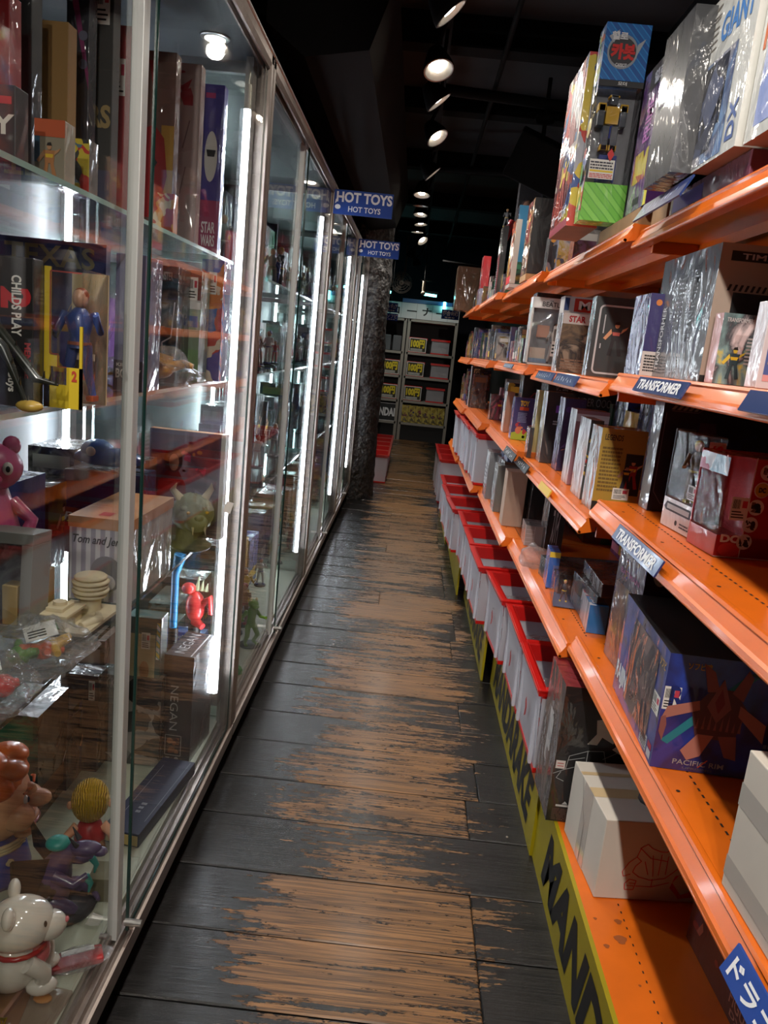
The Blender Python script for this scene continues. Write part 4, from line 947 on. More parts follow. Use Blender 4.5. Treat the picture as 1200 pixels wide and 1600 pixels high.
# second bay, fourth shelf
def sY(Y, px0, rx, ty, depth, z):
    yy = 570
    for _ in range(5): x = on(px0, yy, Y=Y).x; yy = proj((x, Y, z))[1]
    W = on(rx, yy+(rx-px0)*.1, Y=Y).x-x; lo, hi = 0, 1.0
    for _ in range(40):
        m_ = (lo+hi)/2
        if proj((x, Y, z+m_))[1] > ty: lo = m_
        else: hi = m_
    return Vector((x, Y, z)), W, depth, lo, 0
Z4b = BAYS[1][3][3]+.0015
a, W, D, H, rz = s4(.585, (1040,590), 1062, 470, .2, z=Z4)
o = carton('toy_box', 'purple and blue box with a barcode label left of the tall silver box', 'box', (a.x-.06, 1.84, Z4), .13, .13, .185, 0, body=wrap((44,34,84), s=.4), sides={'near': wrap((42,34,92), s=.35)})
F = FR(o, 'near'); flat(F, [rect(.0,.0,.05,.055)], card((190,180,176)), name='price_label', parent=o); txtbars(F, .006, .01, .045, .05, 6, INK, o, 4); flat(F, [rect(.045,.055,.075,.095)], card((96,90,96)), name='barcode_label', parent=o)
lines(F, [[(.085,.005),(.085,.13),(.125,.13)]], .002, card((150,130,60)), o, 'gold_line'); shards(F, .13, .185, [(70,30,80),(110,40,80),(50,30,60)], 10, 9, parent=o, area=(.68,.05,.97,.65), size=.3); flat(F, [disc(.02,.165,.007)], card((190,110,50)), name='orange_spot', parent=o)
a, W, D, H, rz = sY(2.42, 915, 1003, 462, .06, Z4b)
o = carton('framed_display_box', 'black box with white rounded frame and small printed figure', 'box', a, W, .06, H, 0, body=wrap((58,62,62), s=.6), sides={'near': wrap((52,56,58), s=.35, scale=7)})
F = FR(o, 'near'); rr_ = []
for (cx, cy, a0) in ((.9,.84,0),(.16,.84,90),(.16,.10,180),(.9,.10,270)):
    for k in range(5): rr_.append((W*cx+.012*math.cos(math.radians(a0+k*22.5)), H*cy+.012*math.sin(math.radians(a0+k*22.5))))
rr_.append(rr_[0]); lines(F, [rr_], .0055, card((190,188,190)), o, 'white_frame'); printed_figure(F, W*.42, H*.28, H*.42, (36,30,34), (210,150,110), 5, o, accent=(190,90,80)); flat(F, [disc(W*.7,H*.5,.009,.007,12)], card((150,60,70)), name='pink_spot', parent=o)
flat(F, [rect(W*.18,H*.55,W*.2,H*.78), rect(W*.16,H*.36,W*.18,H*.42)], card((180,180,184)), name='white_mark', parent=o)
a, W, D, H, rz = sY(2.80, 868, 915, 488, .08, Z4b)
o = carton('toy_box', 'brown vehicle picture box right of the white band box', 'box', a, W, .08, H, 0, body=wrap((84,62,52), s=.4), sides={'near': art([(70,50,42),(120,96,70),(40,34,36),(150,130,110)], 10, 'noise', 8, film=.4)})
flat(FR(o, 'near'), [rect(0,H*.82,W,H)], card((205,196,190)), name='white_header', parent=o); lettering(FR(o, 'near'), 'STAR', W*.2, H*.85, W*.75, H*.96, card((170,40,44)), parent=o, bold=.04, h=.0013); txtbars(FR(o, 'near'), W*.1, H*.05, W*.9, H*.25, 4, card((130,100,80)), o, 4)
o = carton('toy_box', 'box with red square and letter M behind the vehicle picture box', 'box', (a.x+.02, a.y+.13, Z4b), W*1.1, .08, H*1.33, 0, body=card((190,186,184)))
F = FR(o, 'near'); flat(F, [rect(W*.35,H*1.07,W*1.08,H*1.3)], card((186,48,32)), name='red_square', parent=o); flat(F, [rect(W*.02,H*1.08,W*.18,H*1.3)], card((40,66,120)), name='blue_bar', parent=o); lettering(F, 'M', W*.5, H*1.11, W*.9, H*1.26, card((225,215,205)), parent=o, bold=.04, h=.0013)
a, W, D, H, rz = sY(3.23, 820, 874, 463, .07, BAYS[2][3][3]+.0015)
o = empty('band_figure_pack', a); tag(o, 'white pack with black lettered header and a clear window', 'toy pack')
WF = wrap((206,204,200), s=.25); mb = MB(); mb.box(0,0,H*.84,W,.07,H,WF); mb.box(0,0,0,.008,.07,H*.84,WF); mb.box(W-.006,0,0,W,.07,H*.84,WF); mb.box(0,0,0,W,.07,.008,WF); mb.box(.008,.06,.008,W-.006,.07,H*.84,card((150,156,160))); mb.build('white_frame', o, bevel=.001)
F = face_frame('near', W, .07, H); lettering(F, 'THE', W*.48, H*.945, W*.58, H*.965, INK, parent=o); lettering(F, 'BEATLES', W*.28, H*.87, W*.94, H*.94, INK, parent=o, bold=.01)
MB().box(.008,.004,.008,W-.006,.008,H*.84,FILM).build('window_pane', o); MB().box(.014,.02,H*.1,W*.55,.03,H*.26,card((214,200,180))).build('cream_card', o); MB().box(.012,.01,.010,W*.6,.03,H*.1,card((110,150,176))).build('blue_base', o)
MB().box(W*.25,.03,H*.42,W*.6,.035,H*.60,card((206,150,120))).build('orange_card', o); sticker(lambda u, v, h: (u, -h, v), W*.68, H*.15, W*.26, H*.45, o, 5); figure_mb(H*.6, (200,196,190), trim=(60,50,50), c=(W*.8,.035,.01)).build('figure', o)
# ---------------- top shelf, nearest bay: boxes standing on flat cartons, over the rail
Z5 = BAYS[0][3][4]+.0015
o = carton('flat_box', 'flat maroon and purple box lying under the tall boxes on the top shelf', 'box', (.533, 1.42, Z5), .38, .42, .05, 0, body=wrap((96,34,60), s=.3)); flat(FR(o, 'left'), [rect(.02,.01,.2,.04)], card((70,50,130)), name='purple_panel', parent=o)
o = carton('flat_box', 'flat brown carton lying under the block of picture boxes on the top shelf', 'box', (.533, 1.86, Z5), .38, .115, .05, 0, body=CARDB)
Z5b = BAYS[1][3][4]+.0015
o = carton('flat_box', 'flat brown carton under the vehicle robot boxes on the second bay\'s top', 'box', (.513, 2.02, Z5b), .38, .42, .042, 0, body=CARDB)
ZT = Z5+.0515
CBT = mat('brown_board', (150,100,72), .8, noise=.15, nscale=18)
def tb(name, label, z, A, ty, fx, W, body, sides, d=None, xo=None):
    """upper box: A = near-left bottom corner in pixels, ty its top, fx the far-left bottom corner's x"""
    a = on(*A, Z=z); H = 0; lo, hi = 0, 1.2
    for _ in range(40):
        m_ = (lo+hi)/2
        if proj(a+Vector((0, 0, m_)))[1] > ty: lo = m_
        else: hi = m_
    H = lo
    if d is None:
        lo, hi = 0, 1.5
        for _ in range(40):
            m_ = (lo+hi)/2
            if proj(a+Vector((0, m_, 0)))[0] > fx: lo = m_
            else: hi = m_
        d = lo-.009
    o = carton(name, label, 'box', a, W, d, H, 0, body=body, sides=sides); return o, W, d, H
GIA = wrap((196,196,190), s=.3)
o, W, D, H = tb('robot_model_box', 'big white box with blue robot picture at the top right', ZT, (1147,228), -90, 1045, .30, GIA, {'left': wrap((190,192,190), s=.35), 'bottom': CBT})
F = FR(o, 'left'); flat(F, [rect(D*.03,H*.02,D*.80,H*.62)], art([(90,120,170),(120,150,190),(70,84,120),(150,150,160)], 8, 'noise', 4, film=.45), name='blue_picture', parent=o)
shards(F, D, H, [(30,34,50),(50,56,76),(70,80,110),(20,22,34)], 26, 15, parent=o, area=(.22,.08,.70,.60), size=.4, name='robot_picture'); flat(F, [disc(D*.38,H*.30,.008,.02,8)], card((200,90,80)), name='orange_spot', parent=o)
lettering(F, 'TITAN', D*.1, H*.68, D*.45, H*.95, card((110,104,100)), parent=o, rot=90, bold=.0); lettering(F, 'GIANT', D*.50, H*.70, D*.95, H*.86, card((60,110,170)), parent=o, bold=.03); lettering(F, 'DX', D*.84, H*.06, D*.95, H*.28, card((50,80,140)), parent=o, rot=90, bold=.03)
y_next = o.location.y
o = carton('robot_model_box', 'white box with pale blue picture, cut by the top right corner', 'box', (on(1152,232,Z=ZT).x, y_next-.30, ZT), .3, .29, .40, 0, body=GIA, sides={'left': wrap((190,192,190), s=.6), 'bottom': CBT})
F = FR(o, 'left'); flat(F, [rect(.03,.02,.26,.30)], art([(80,110,180),(120,140,200),(160,170,200)], 9, 'noise', 14, film=.8), name='blue_picture', parent=o); flat(F, [rect(.012,.14,.022,.32)], card((190,100,60)), name='orange_strip', parent=o)
DG = wrap((20,21,26), s=.12)
o, W, D, H = tb('dark_model_box', 'black glossy box left of the big white robot picture box', ZT, (1046,268), 5, 1003, .30, DG, {'left': art([(16,17,21),(30,31,38),(46,48,56)], 5, 'noise', 5, film=.12), 'bottom': wrap((60,40,40))})
flat(FR(o, 'left'), [rect(D*.1,H*.52,D*.9,H*.54)], card((40,36,60)), name='crease', parent=o)
# purple robot box, clear-fronted vehicle robot box and the two picture boxes beside
ZU = Z5b+.0435
PU = wrap((86,40,110), s=.3)
o, W, D, H = tb('vehicle_robot_box', 'purple vehicle robot box left of the black glossy box', ZU, (1008,318), 78, 975, .28, PU, {'left': wrap((96,44,120), s=.4), 'near': PU})
F = FR(o, 'left'); flat(F, [rect(D*.3,H*.84,D,H)], card((40,36,40)), name='black_header', parent=o); lettering(F, '헬로', D*.5, H*.86, D*.95, H*.95, card((200,200,210)), parent=o, bold=.04, h=.0014)
lettering(F, 'PRIME', D*.35, H*.48, D*.65, H*.78, card((200,110,190)), parent=o, rot=90, bold=.02); shards(F, D, H, [(170,40,40),(220,200,50),(190,90,40)], 9, 6, parent=o, area=(.1,.2,.75,.42), size=.5); flat(F, [rect(D*.86,0,D*.99,H*.25)], card((214,200,40)), name='yellow_edge', parent=o); flat(F, [rect(D*.3,H*.04,D*.6,H*.09)], card((30,26,30)), name='dark_mark', parent=o)
# clear robot box with blue header
A = (905, 343); a = on(*A, Z=ZU); W = on(972, 350, Y=a.y).x-a.x
H = 0; lo, hi = 0, 1
for _ in range(40):
    m_ = (lo+hi)/2
    if proj(a+Vector((0, 0, m_)))[1] > 33: lo = m_
    else: hi = m_
H = lo; D = .075
t = empty('vehicle_robot_pack', a); tag(t, 'tall clear-fronted toy pack with blue header and green foot', 'toy pack')
BH = art([(24,110,190),(40,140,215),(20,90,170)], 16, 'stripes', 2, film=.3, distort=.2); GH = art([(110,190,60),(90,170,50),(130,205,80)], 14, 'stripes', 3, film=.3, distort=.2)
MB().box(0,0,H*.72,W,D,H,BH).build('blue_header', t, bevel=.001); MB().box(0,0,0,W,D,H*.20,GH).build('green_foot', t, bevel=.001)
MB().box(0,D-.004,H*.2,W,D,H*.72,card((190,192,196))).build('back_card', t); MB().box(0,0,H*.69,W,.004,H*.72,card((50,50,54))).build('grey_band', t)
MB().box(.001,.001,H*.2,W-.001,D-.004,H*.69,FILM).build('clear_shell', t)
F = face_frame('near', W, D, H)
q = disc(W*.42, H*.86, W*.34, H*.085, 24); flat(F, [q], card((150,156,166)), name='emblem_ring', parent=t, h=.001); flat(F, [disc(W*.42, H*.86, W*.30, H*.07, 24)], card((60,60,66)), name='emblem_disc', parent=t, h=.0014)
flat(F, [[(W*.08,H*.93),(W*.3,H*.965),(W*.2,H*.9)],[(W*.74,H*.9),(W*.9,H*.93),(W*.7,H*.82)]], card((170,176,186)), name='emblem_wing', parent=t, h=.0018)
lettering(F, '카봇', W*.16, H*.82, W*.70, H*.90, card((210,40,40)), parent=t, bold=.06, h=.0024); lettering(F, '헬로', W*.14, H*.915, W*.5, H*.955, card((225,225,230)), parent=t, bold=.04, h=.0024); lettering(F, 'CARBOT', W*.3, H*.785, W*.55, H*.803, card((225,225,230)), parent=t, h=.0024)
lettering(F, '모더', W*.42, H*.695, W*.62, H*.715, card((225,225,225)), parent=t, bold=.03, h=.002)
mb = MB(); q_ = H*.30; RG = card((70,76,84)); RY = card((214,168,40))
for (x0, x1, z0, z1, c_) in ((-.12,.12,.45,.75,RY),(-.07,.07,.78,.95,RG),(-.14,-.02,.0,.42,RG),(.02,.14,.0,.42,RG),(-.26,-.14,.42,.78,RG),(.14,.26,.42,.78,RG),(-.15,-.01,.0,.1,RY),(.01,.15,.0,.1,RY),(-.27,-.13,.66,.8,RY),(.13,.27,.66,.8,RY),(-.09,.09,.9,.94,RY)): mb.box(W*.45+x0*q_, D*.3, H*.38+z0*q_, W*.45+x1*q_, D*.7, H*.38+z1*q_, c_)
mb.build('toy_robot', t, bevel=.0015); MB().box(W*.3,.03,H*.22,W*.7,.055,H*.36,card((40,60,130))).build('inner_tray', t)
MB().tube([(W*.5,.04,H*.45),(W*.52,.04,H*.6)], .006, card((40,70,180))).build('toy_sword', t)
flat(F, [rect(W*.05,H*.22,W*.62,H*.32)], STICK, name='warning_label', parent=t, h=.0012); flat(F, [rect(W*.07,H*.255,W*.6,H*.265)], card((220,190,50)), name='yellow_stripe', parent=t, h=.0016); txtbars(lambda u,v,h: F(u,v,h+.0008), W*.07, H*.225, W*.6, H*.25, 3, card((190,60,60)), t, 6); txtbars(lambda u,v,h: F(u,v,h+.0008), W*.07, H*.27, W*.6, H*.315, 3, card((60,60,70)), t, 7)
flat(F, [[(W*.42,H*.35),(W*.5,H*.38),(W*.58,H*.35),(W*.5,H*.31)]], card((205,50,50)), name='red_diamond', parent=t, h=.0012)
A2 = a
o, W2, D2, H2 = tb('vehicle_robot_box', 'tall box with red, yellow and blue picture at the far end of the block', ZU, (884,352), 80, 857, .09, wrap((190,180,172), s=.4), {'left': art([(190,60,40),(220,196,50),(40,80,150),(200,190,180),(120,30,40)], 11, 'voronoi', 4, film=.45), 'near': art([(60,90,160),(210,60,50),(230,200,60),(190,190,200)], 12, 'voronoi', 6, film=.5), 'bottom': CBT})
F = FR(o, 'left'); printed_figure(F, D2*.5, H2*.15, H2*.32, (170,40,30), (224,196,50), 3, o); lettering(F, 'カーロボ', D2*.05, H2*.07, D2*.9, H2*.14, card((225,225,230)), parent=o, bold=.03, h=.0015); flat(F, [rect(0,0,D2,H2*.05)], card((150,20,50)), name='magenta_foot', parent=o)
shards(F, D2, H2, [(190,120,120),(80,140,190),(230,230,230),(200,70,60)], 12, 31, parent=o, area=(.1,.52,.9,.95), size=.6)
# middle picture strip between: side of the clear pack
F = face_frame('left', .2, D, H)
shards(lambda u, v, h: (-h, D-u, v), D, H, [(214,190,50),(50,90,170),(200,60,50),(60,160,70),(220,220,225)], 22, 44, parent=t, area=(0,.05,1,.98), size=.9, name='side_picture')

# ---------------- top shelf, second bay onward
def s5(X, A, rx, ty, z, depth=.1):
    return s4(X, A, rx, ty, depth, z=z)
specs5 = [
 ('small colourful box with yellow and black picture below the overhanging packs', .50, (853,424), 868, 368, 1, [(40,40,44),(214,150,50),(120,120,130)], 'voronoi'),
 ('small pale picture box beside it, below the overhanging packs', .53, (868,418), 893, 372, 1, [(120,130,150),(200,196,190),(190,170,90),(80,90,110)], 'noise'),
 ('small brown and pink box under the overhanging packs', .56, (893,410), 925, 374, 1, [(120,50,40),(60,40,36),(90,60,90)], 'noise')]
for k, (lb, X, A, rx, ty, b, cols, kd) in enumerate(specs5):
    a, W, D, H, rz = s5(X, A, rx, ty, Z5b); o = carton('toy_box', lb, 'box', (a.x, max(a.y, 2.47), Z5b), W, .09, max(H,.05), 0, body=wrap(cols[0]), sides={'near': art(cols, 16, kd, k, film=.5)}); shards(FR(o, 'near'), W, H, cols, 8, k+3, parent=o)
Z5c = BAYS[2][3][4]+.0015
def tallbox(label, X, A, rx, ty, z, depth, body, near, left, name='toy_box', prn=None, seed=0, top=None):
    a, W, D, H, rz = s5(X, A, rx, ty, z, depth); o = carton(name, label, 'box', a, W, depth, H, 0, body=body, sides={'near': near, 'left': left}); return o, W, depth, H
BK = wrap((24,22,24), s=.2)
o, W, D, H = tallbox('black box with red and gold hero picture on the second bay\'s top', .46, (821,432), 858, 308, Z5b+.03, .20, BK, BK, art([(60,20,24),(150,50,46),(30,22,26),(190,140,90),(20,20,24)], 10, 'noise', 7, film=.25))
F = FR(o, 'left'); printed_figure(F, D*.55, H*.42, H*.5, (150,40,36), (200,150,80), 2, o, accent=(220,180,90)); lettering(F, 'ルフィ', D*.2, H*.08, D*.4, H*.32, card((220,215,210)), parent=o, rot=90, bold=.03); sticker(F, D*.66, H*.08, D*.2, H*.14, o, 9)
R_T2 = o
carton('flat_box', 'thin brown carton under the black hero picture box', 'box', (o.location.x+.0, o.location.y, Z5b), W, D, .028, 0, body=CARDB)
t = empty('grey_clear_pack', on(812, 300, X=.56)); tag(t, 'tall grey clear-topped pack behind the black hero picture box', 'toy pack'); t.location.z = Z5b
_y = on(812, 300, X=.56).y; t.location.y = max(_y, 2.95); _H = on(815, 246, X=.56, Y=None).z-Z5b; _W = .15
GC = thin_clear('smoky_shell', (.55,.55,.58), .1, haze=.25, hcol=(130,130,136), bump=.3); MB().box(0,0,.0,_W,.10,_H-.03,GC).build('clear_shell', t); MB().box(0,0,_H-.03,_W,.10,_H,wrap((110,110,116), s=.4)).build('grey_lid', t); figure_mb(_H*.7, (120,20,30), trim=(60,30,30), c=(.07,.05,.0)).build('figure', t)
o, W, D, H = tallbox('white and yellow picture box with a red foot on the third bay\'s top', .44, (795,447), 804, 342, Z5c+.02, .16, wrap((196,190,180)), wrap((200,190,180)), art([(214,204,190),(200,80,40),(226,170,60),(120,70,50),(210,206,200)], 13, 'voronoi', 8, film=.35))
flat(FR(o, 'left'), [rect(0,0,D,H*.12)], card((206,20,24)), name='red_foot', parent=o); lettering(FR(o, 'left'), 'ワンピ', D*.1, H*.80, D*.9, H*.92, card((200,80,40)), parent=o, bold=.04)
carton('flat_box', 'thin white box under the white and yellow picture box', 'box', (o.location.x, o.location.y, Z5c), W+.05, D, .018, 0, body=card((190,180,176)))
o, W, D, H = tallbox('blue box showing above the white and yellow picture box', .50, (800,420), 812, 320, Z5c, .12, wrap((40,110,150)), wrap((50,120,160)), art([(40,120,170),(120,90,60),(30,70,110)], 9, 'noise', 1))
o, W, D, H = tallbox('black box with white and red side lettering on the third bay\'s top', .44, (774,462), 782, 352, Z5c, .15, BK, BK, wrap((34,32,36), s=.4))
F = FR(o, 'left'); txtbars(F, D*.2, H*.1, D*.5, H*.55, 14, card((150,150,156)), o, 3); flat(F, [rect(D*.6,H*.02,D*.72,H*.6)], card((170,30,50)), name='red_strip', parent=o); figure_mb(.10, (120,122,130), c=(W*.5, D*.4, H)).build('figure_on_top', o)
o, W, D, H = tallbox('red pack standing on the striped pack near the far end of the top shelf', .42, (752,438), 762, 400, Z5c+.115, .14, wrap((180,26,36)), wrap((180,26,36)), wrap((190,36,46), s=.5))
o.location.z = Z5c+.1165; shards(FR(o, 'left'), D, H, [(220,210,210),(120,20,30),(200,60,70)], 7, 5, parent=o)
a0 = o.location.copy()
o = carton('toy_box', 'red, white and blue striped pack at the far end of the top shelf', 'box', (a0.x-.004, a0.y-.005, Z5c), W+.02, .16, .115, 0, body=wrap((150,150,170)), sides={'left': art([(190,60,60),(60,80,160),(200,200,205),(90,100,130)], 14, 'stripes', 4, film=.5)})
o, W, D, H = tallbox('pale green and white pack before the black lettered box', .44, (768,462), 784, 452, Z5c, .12, wrap((170,190,176)), wrap((190,196,190)), wrap((160,180,166), s=.7)); 
# shrink-wrapped brown parcel projecting at the far end
a = on(704, 494, Y=7.0); z_ = a.z; H = on(704, 430, Y=7.0).z-z_; W = on(742, 494, Y=7.0).x-a.x
SH = carton('wrapped_parcel', 'brown shrink-wrapped parcel at the far end of the top shelf', 'parcel', (a.x, 6.55, BAYS[4][3][4]+.0015), W, .25, H, 0, body=wrap((104,72,38), s=.9, scale=6))
SH.location.y = 6.5

# ---------------- red storage bins
def bin_(loc, W, D, H, rz, label, group='red and clear storage bins along the lowest shelf', fill=0, open_=True, deep=True):
    """W along the aisle (local y), D into the shelf (local x); origin at the near front bottom corner"""
    t = empty('storage_bin', loc, rz); tag(t, label, 'bin', group); e = .018
    def ring(z0, z1, o0, th):
        mb = MB(); x0, x1, y0, y1 = -o0, D+o0, -o0, W+o0
        mb.box(x0, y0, z0, x0+th, y1, z1, RED); mb.box(x1-th, y0, z0, x1, y1, z1, RED); mb.box(x0+th, y0, z0, x1-th, y0+th, z1, RED); mb.box(x0+th, y1-th, z0, x1-th, y1, z1, RED); return mb
    mb = ring(H-.055, H, .002, .006); r2 = ring(H-.022, H, e, .020); mb.add(r2.v, r2.f, RED); mb.box(-e-.006, -e-.006, H-.006, -e, W+e+.006, H, RED); mb.box(-e, -e-.006, H-.006, D+e, -e, H, RED)
    mb.lathe([(0, .001), (.005, .001), (.005, 0)], mat('bin_rivet', (120,10,8), .4), 8, (0, 0, 0), T=Matrix.Rotation(-math.pi/2, 4, 'Y')@Matrix.Translation((H-.016, W*.06, e))); mb.build('rim', t, bevel=.0015)
    mb = ring(0, .016, 0, .012); mb.box(0, 0, 0, D, W, .004, RED); mb.build('foot_frame', t, bevel=.0015)
    mb = MB(); P = lambda x, y, z: (x, y, z)
    def wall(a, b, c, d, nx):      # slab between inner/outer quads
        n = Vector(nx)*.003; q = [Vector(p) for p in (a, b, c, d)]; mb.add(q+[p-n for p in q], [(0,1,2,3),(7,6,5,4),(0,4,5,1),(1,5,6,2),(2,6,7,3),(3,7,4,0)], FROST)
    z0, z1 = .016, H-.032; k = e*.6
    wall((.002,.004,z0),(-k,-k+.006,z1),(-k,W+k-.006,z1),(.002,W-.004,z0),(-1,0,0)); wall((.004,.002,z0),(D-.004,.002,z0),(D+k-.006,-k,z1),(-k+.006,-k,z1),(0,-1,0))
    wall((D-.004,W-.002,z0),(.004,W-.002,z0),(-k+.006,W+k,z1),(D+k-.006,W+k,z1),(0,1,0)); mb.build('clear_wall', t)
    for u in (.10, .90): MB().box(-.010, W*u-.010, z0, -.001, W*u+.010, z1-.02, FROST).build('wall_rib', t)
    mb = MB(); F = lambda u, v, h: (-.012-h-.006*(v/H), W-u, v)
    mb.add([F(a, b, 0) for a, b in [(W*.5,H*.36),(W*.58,H*.42),(W*.60,H*.52),(W*.54,H*.62),(W*.50,H*.56),(W*.53,H*.48)]], [tuple(range(6))], mat('red_mark_print', (176,26,26), .4)); mb.build('red_mark', t)
    if fill:
        r = random.Random(fill)
        g = crumple('bagged_toys', None, None, (0, 0, 0), (D*.3, W*.34, .05), BAG, fill, .3); g.parent = t; g.location = (D*.35, W*.5, H*.5)
        cols = [[(170,60,40),(60,40,30),(200,120,60)],[(60,60,70),(150,150,160),(170,40,40)],[(200,180,150),(120,60,50),(40,60,90)]][fill % 3]
        mb = MB()
        for k_ in range(9): mb.ell((D*.1+D*.6*r.random(), W*(.15+.7*r.random()), H*.25+.25*H*r.random()), (.03, .025, .02+.02*r.random()), card(cols[k_ % 3]), 8, 6)
        mb.build('contents', t)
    return t
ZD = .2315
bl = [ (.470,2.055,.335,.27,.0,'nearest red storage bin on the lowest deck, beside the dark tall box',4), (.468,2.425,.345,.27,.0,'second red storage bin from the near end of the lowest deck',2),
 (.452,2.84,.36,.27,.05,'third red storage bin on the lowest deck, turned out into the aisle',5), (.400,3.28,.34,.27,.03,'fourth red storage bin on the lowest deck, with a pinkish bag inside',1),
 (.392,3.69,.34,.27,.02,'fifth red storage bin on the lowest deck',0), (.385,4.10,.33,.27,.02,'sixth red storage bin on the lowest deck',0),
 (.345,4.50,.36,.27,.06,'seventh red storage bin on the lowest deck, holding a dark bag',3), (.330,4.92,.38,.27,.04,'eighth red storage bin on the lowest deck, with a silver ball on top',6),
 (.325,5.36,.38,.27,.02,'ninth red storage bin on the lowest deck',0)]
for x, y, W, H, rz, lb, fl in bl: bin_((x, y, ZD), W, .40, H, rz, lb, fill=fl)
for k, (x, y, z) in enumerate(((.365,7.2,.0),(.36,7.62,.0),(.36,8.04,.0))):
    bin_((x, y, z), .36, .36, .42, 0, ('nearest','middle','farthest')[k]+' of three tall red bins on the floor past the shelving', group='tall red bins past the orange shelving')
Z1c = BAYS[3][3][1]+.0015
bin_((.42, 4.42, Z1c), .38, .34, .30, .0, 'nearest red and white bin on the fourth bay\'s second shelf', group='red and clear bins on the second shelf')
bin_((.405, 4.86, Z1c), .36, .34, .30, .0, 'second red and white bin on the fourth bay\'s second shelf', group='red and clear bins on the second shelf')
bin_((.40, 5.26, Z1c), .33, .34, .30, .0, 'third red and white bin on the second shelf, near the far end', group='red and clear bins on the second shelf')
bin_((.385, 5.70, Z1c), .38, .34, .30, .0, 'fourth red and white bin on the second shelf, near the far end', group='red and clear bins on the second shelf')
# stacked bins beyond the pillar on the left
for k in range(5):
    bin_((-.42, 7.95+.385*k, 0), .34, .26, .30-.0*k, 0, 'red bin on the floor beyond the pillar, %s from the near end' % ('first','second','third','fourth','fifth')[k], group='red bins on the floor beyond the pillar')

# ---------------- second bay, second shelf: flat and small boxes
Z1 = BAYS[1][3][1]+.0015
def b2(name, label, z, A, rx, ty, far=None, depth=.12, body=None, sides=None, Wm=None, Hm=None):
    a, W, D, H, rz = from_px(z, A, rx, ty, far=far, depth=depth)
    if Wm: W = Wm
    if Hm: H = Hm
    o = carton(name, label, 'box', a, W, D, H, rz, body=body, sides=sides); return o, W, D, H
o, W, D, H = b2('small_toy_box', 'small blue window box lying before the red and blue stack', Z1, (915,988), 945, 945, far=(897,942), body=wrap((40,100,170), s=.3), sides={'near': wrap((24,110,176), s=.2), 'top': art([(40,110,180),(190,50,50),(220,220,225)], 22, 'voronoi', 5), 'left': wrap((180,190,200))})
lettering(FR(o, 'top'), 'DOUTZEN', .01, .02, .03, D*.9, card((214,220,226)), parent=o, rot=90)
o2, W, D, H = b2('clear_blister', 'small clear blister pack left of the small blue box', Z1, (862,948), 900, 903, far=(858,925), body=FILM)
figure_mb(.07, (60,60,66), c=(W*.5, D*.4, .004)).build('figure', o2); MB().box(.004,.004,.002,W-.004,D-.004,.004,card((60,80,110))).build('inner_card', o2)
o, W, D, H = b2('toy_box', 'blue box with yellow edge standing left of the flat dark stack', Z1, (852,918), 868, 862, far=(848,905), body=wrap((30,90,170)), Wm=.035); flat(FR(o, 'near'), [rect(0,H*.85,W,H)], card((220,180,50)), name='yellow_edge', parent=o)
fx = Vector((.585, 2.12, Z1))
for k, (h, c, W, lb) in enumerate(((.05,(60,66,76),.30,'lowest flat grey blue box of the stack on the second bay\'s second shelf'), (.055,(30,28,32),.30,'second flat black box up the stack, with a white label'), (.04,(52,26,30),.31,'third flat box of the stack, dark maroon top'))):
    o = carton('flat_box', lb, 'box', (fx.x+.006*k, fx.y-.01*k, fx.z), W, .26, h, (.02,.05,-.02)[k], body=wrap(c, s=.4)); fx.z += h+.0012
    if k == 1: flat(FR(o, 'near'), [rect(.06,.006,.13,.045)], card((150,150,152)), name='white_label', parent=o); txtbars(FR(o, 'near'), .15, .008, .28, .04, 4, card((80,80,84)), o, 2)
    else: shards(FR(o, 'near'), W, h, [c, (90,50,60), (60,70,110)], 6, k, parent=o, size=.9)
o = carton('flat_box', 'flat black wrapped box lying behind the grey barcode box', 'box', (.55, 2.44, Z1), .30, .24, .07, .1, body=wrap((36,38,40), s=.8)); shards(FR(o, 'top'), .3, .24, [(40,42,46),(70,72,76)], 8, 2, parent=o)
o, W, D, H = b2('toy_box', 'grey box with printed grid lines on the second bay\'s second shelf', Z1, (818,852), 854, 822, far=(813,840), body=wrap((140,128,126), s=.3), Hm=.085)
lines(FR(o, 'near'), [[(.004,H*k/5),(W*.4,H*k/5)] for k in range(1,5)]+[[(W*.4,.004),(W*.4,H-.004)]], .0016, TW, o, 'grid_line')
crumple('plastic_bag', 'crumpled clear bag between the brown box and the grid-printed box', 'bag', (.52, 2.78, Z1), (.05,.06,.05), BAG, 8)
o, W, D, H = b2('robot_pack', 'black boxy robot figure pack behind the crumpled clear bag', Z1, (812,820), 872, 738, depth=.2, body=wrap((26,26,28), s=.4)); 
F = FR(o, 'near'); flat(F, [rect(W*.2,H*.3,W*.55,H*.62)], card((84,86,88)), name='grey_panel', parent=o); flat(F, [rect(W*.25,H*.38,W*.5,H*.48)], INK, name='dark_slot', parent=o, h=.001); lines(F, [[(W*.1,H*.2),(W*.2,H*.8),(W*.5,H*.95)],[(W*.6,H*.2),(W*.75,H*.7)]], .003, card((120,120,120)), o)
o, W, D, H = b2('statue_box', 'brown and silver box with vertical white lettering on the second shelf', Z1, (779,797), 803, 722, far=(767,778), body=wrap((112,78,58), s=.35), sides={'left': wrap((130,126,122), s=.7)})
lettering(FR(o, 'near'), 'ironstudios', W*.3, H*.03, W*.75, H*.9, card((176,166,156)), parent=o, rot=-90, bold=.01)
o = carton('toy_box', 'dark blue box lying on the brown lettered box', 'box', (o.location.x+.01, o.location.y+.0, Z1+H+.001), .10, D*.9, .075, 0, body=wrap((22,40,90), s=.6), sides={'left': wrap((90,110,150), s=.9)}); lettering(FR(o, 'near'), '6', .02, .02, .04, .055, card((220,180,90)), parent=o, bold=.04)
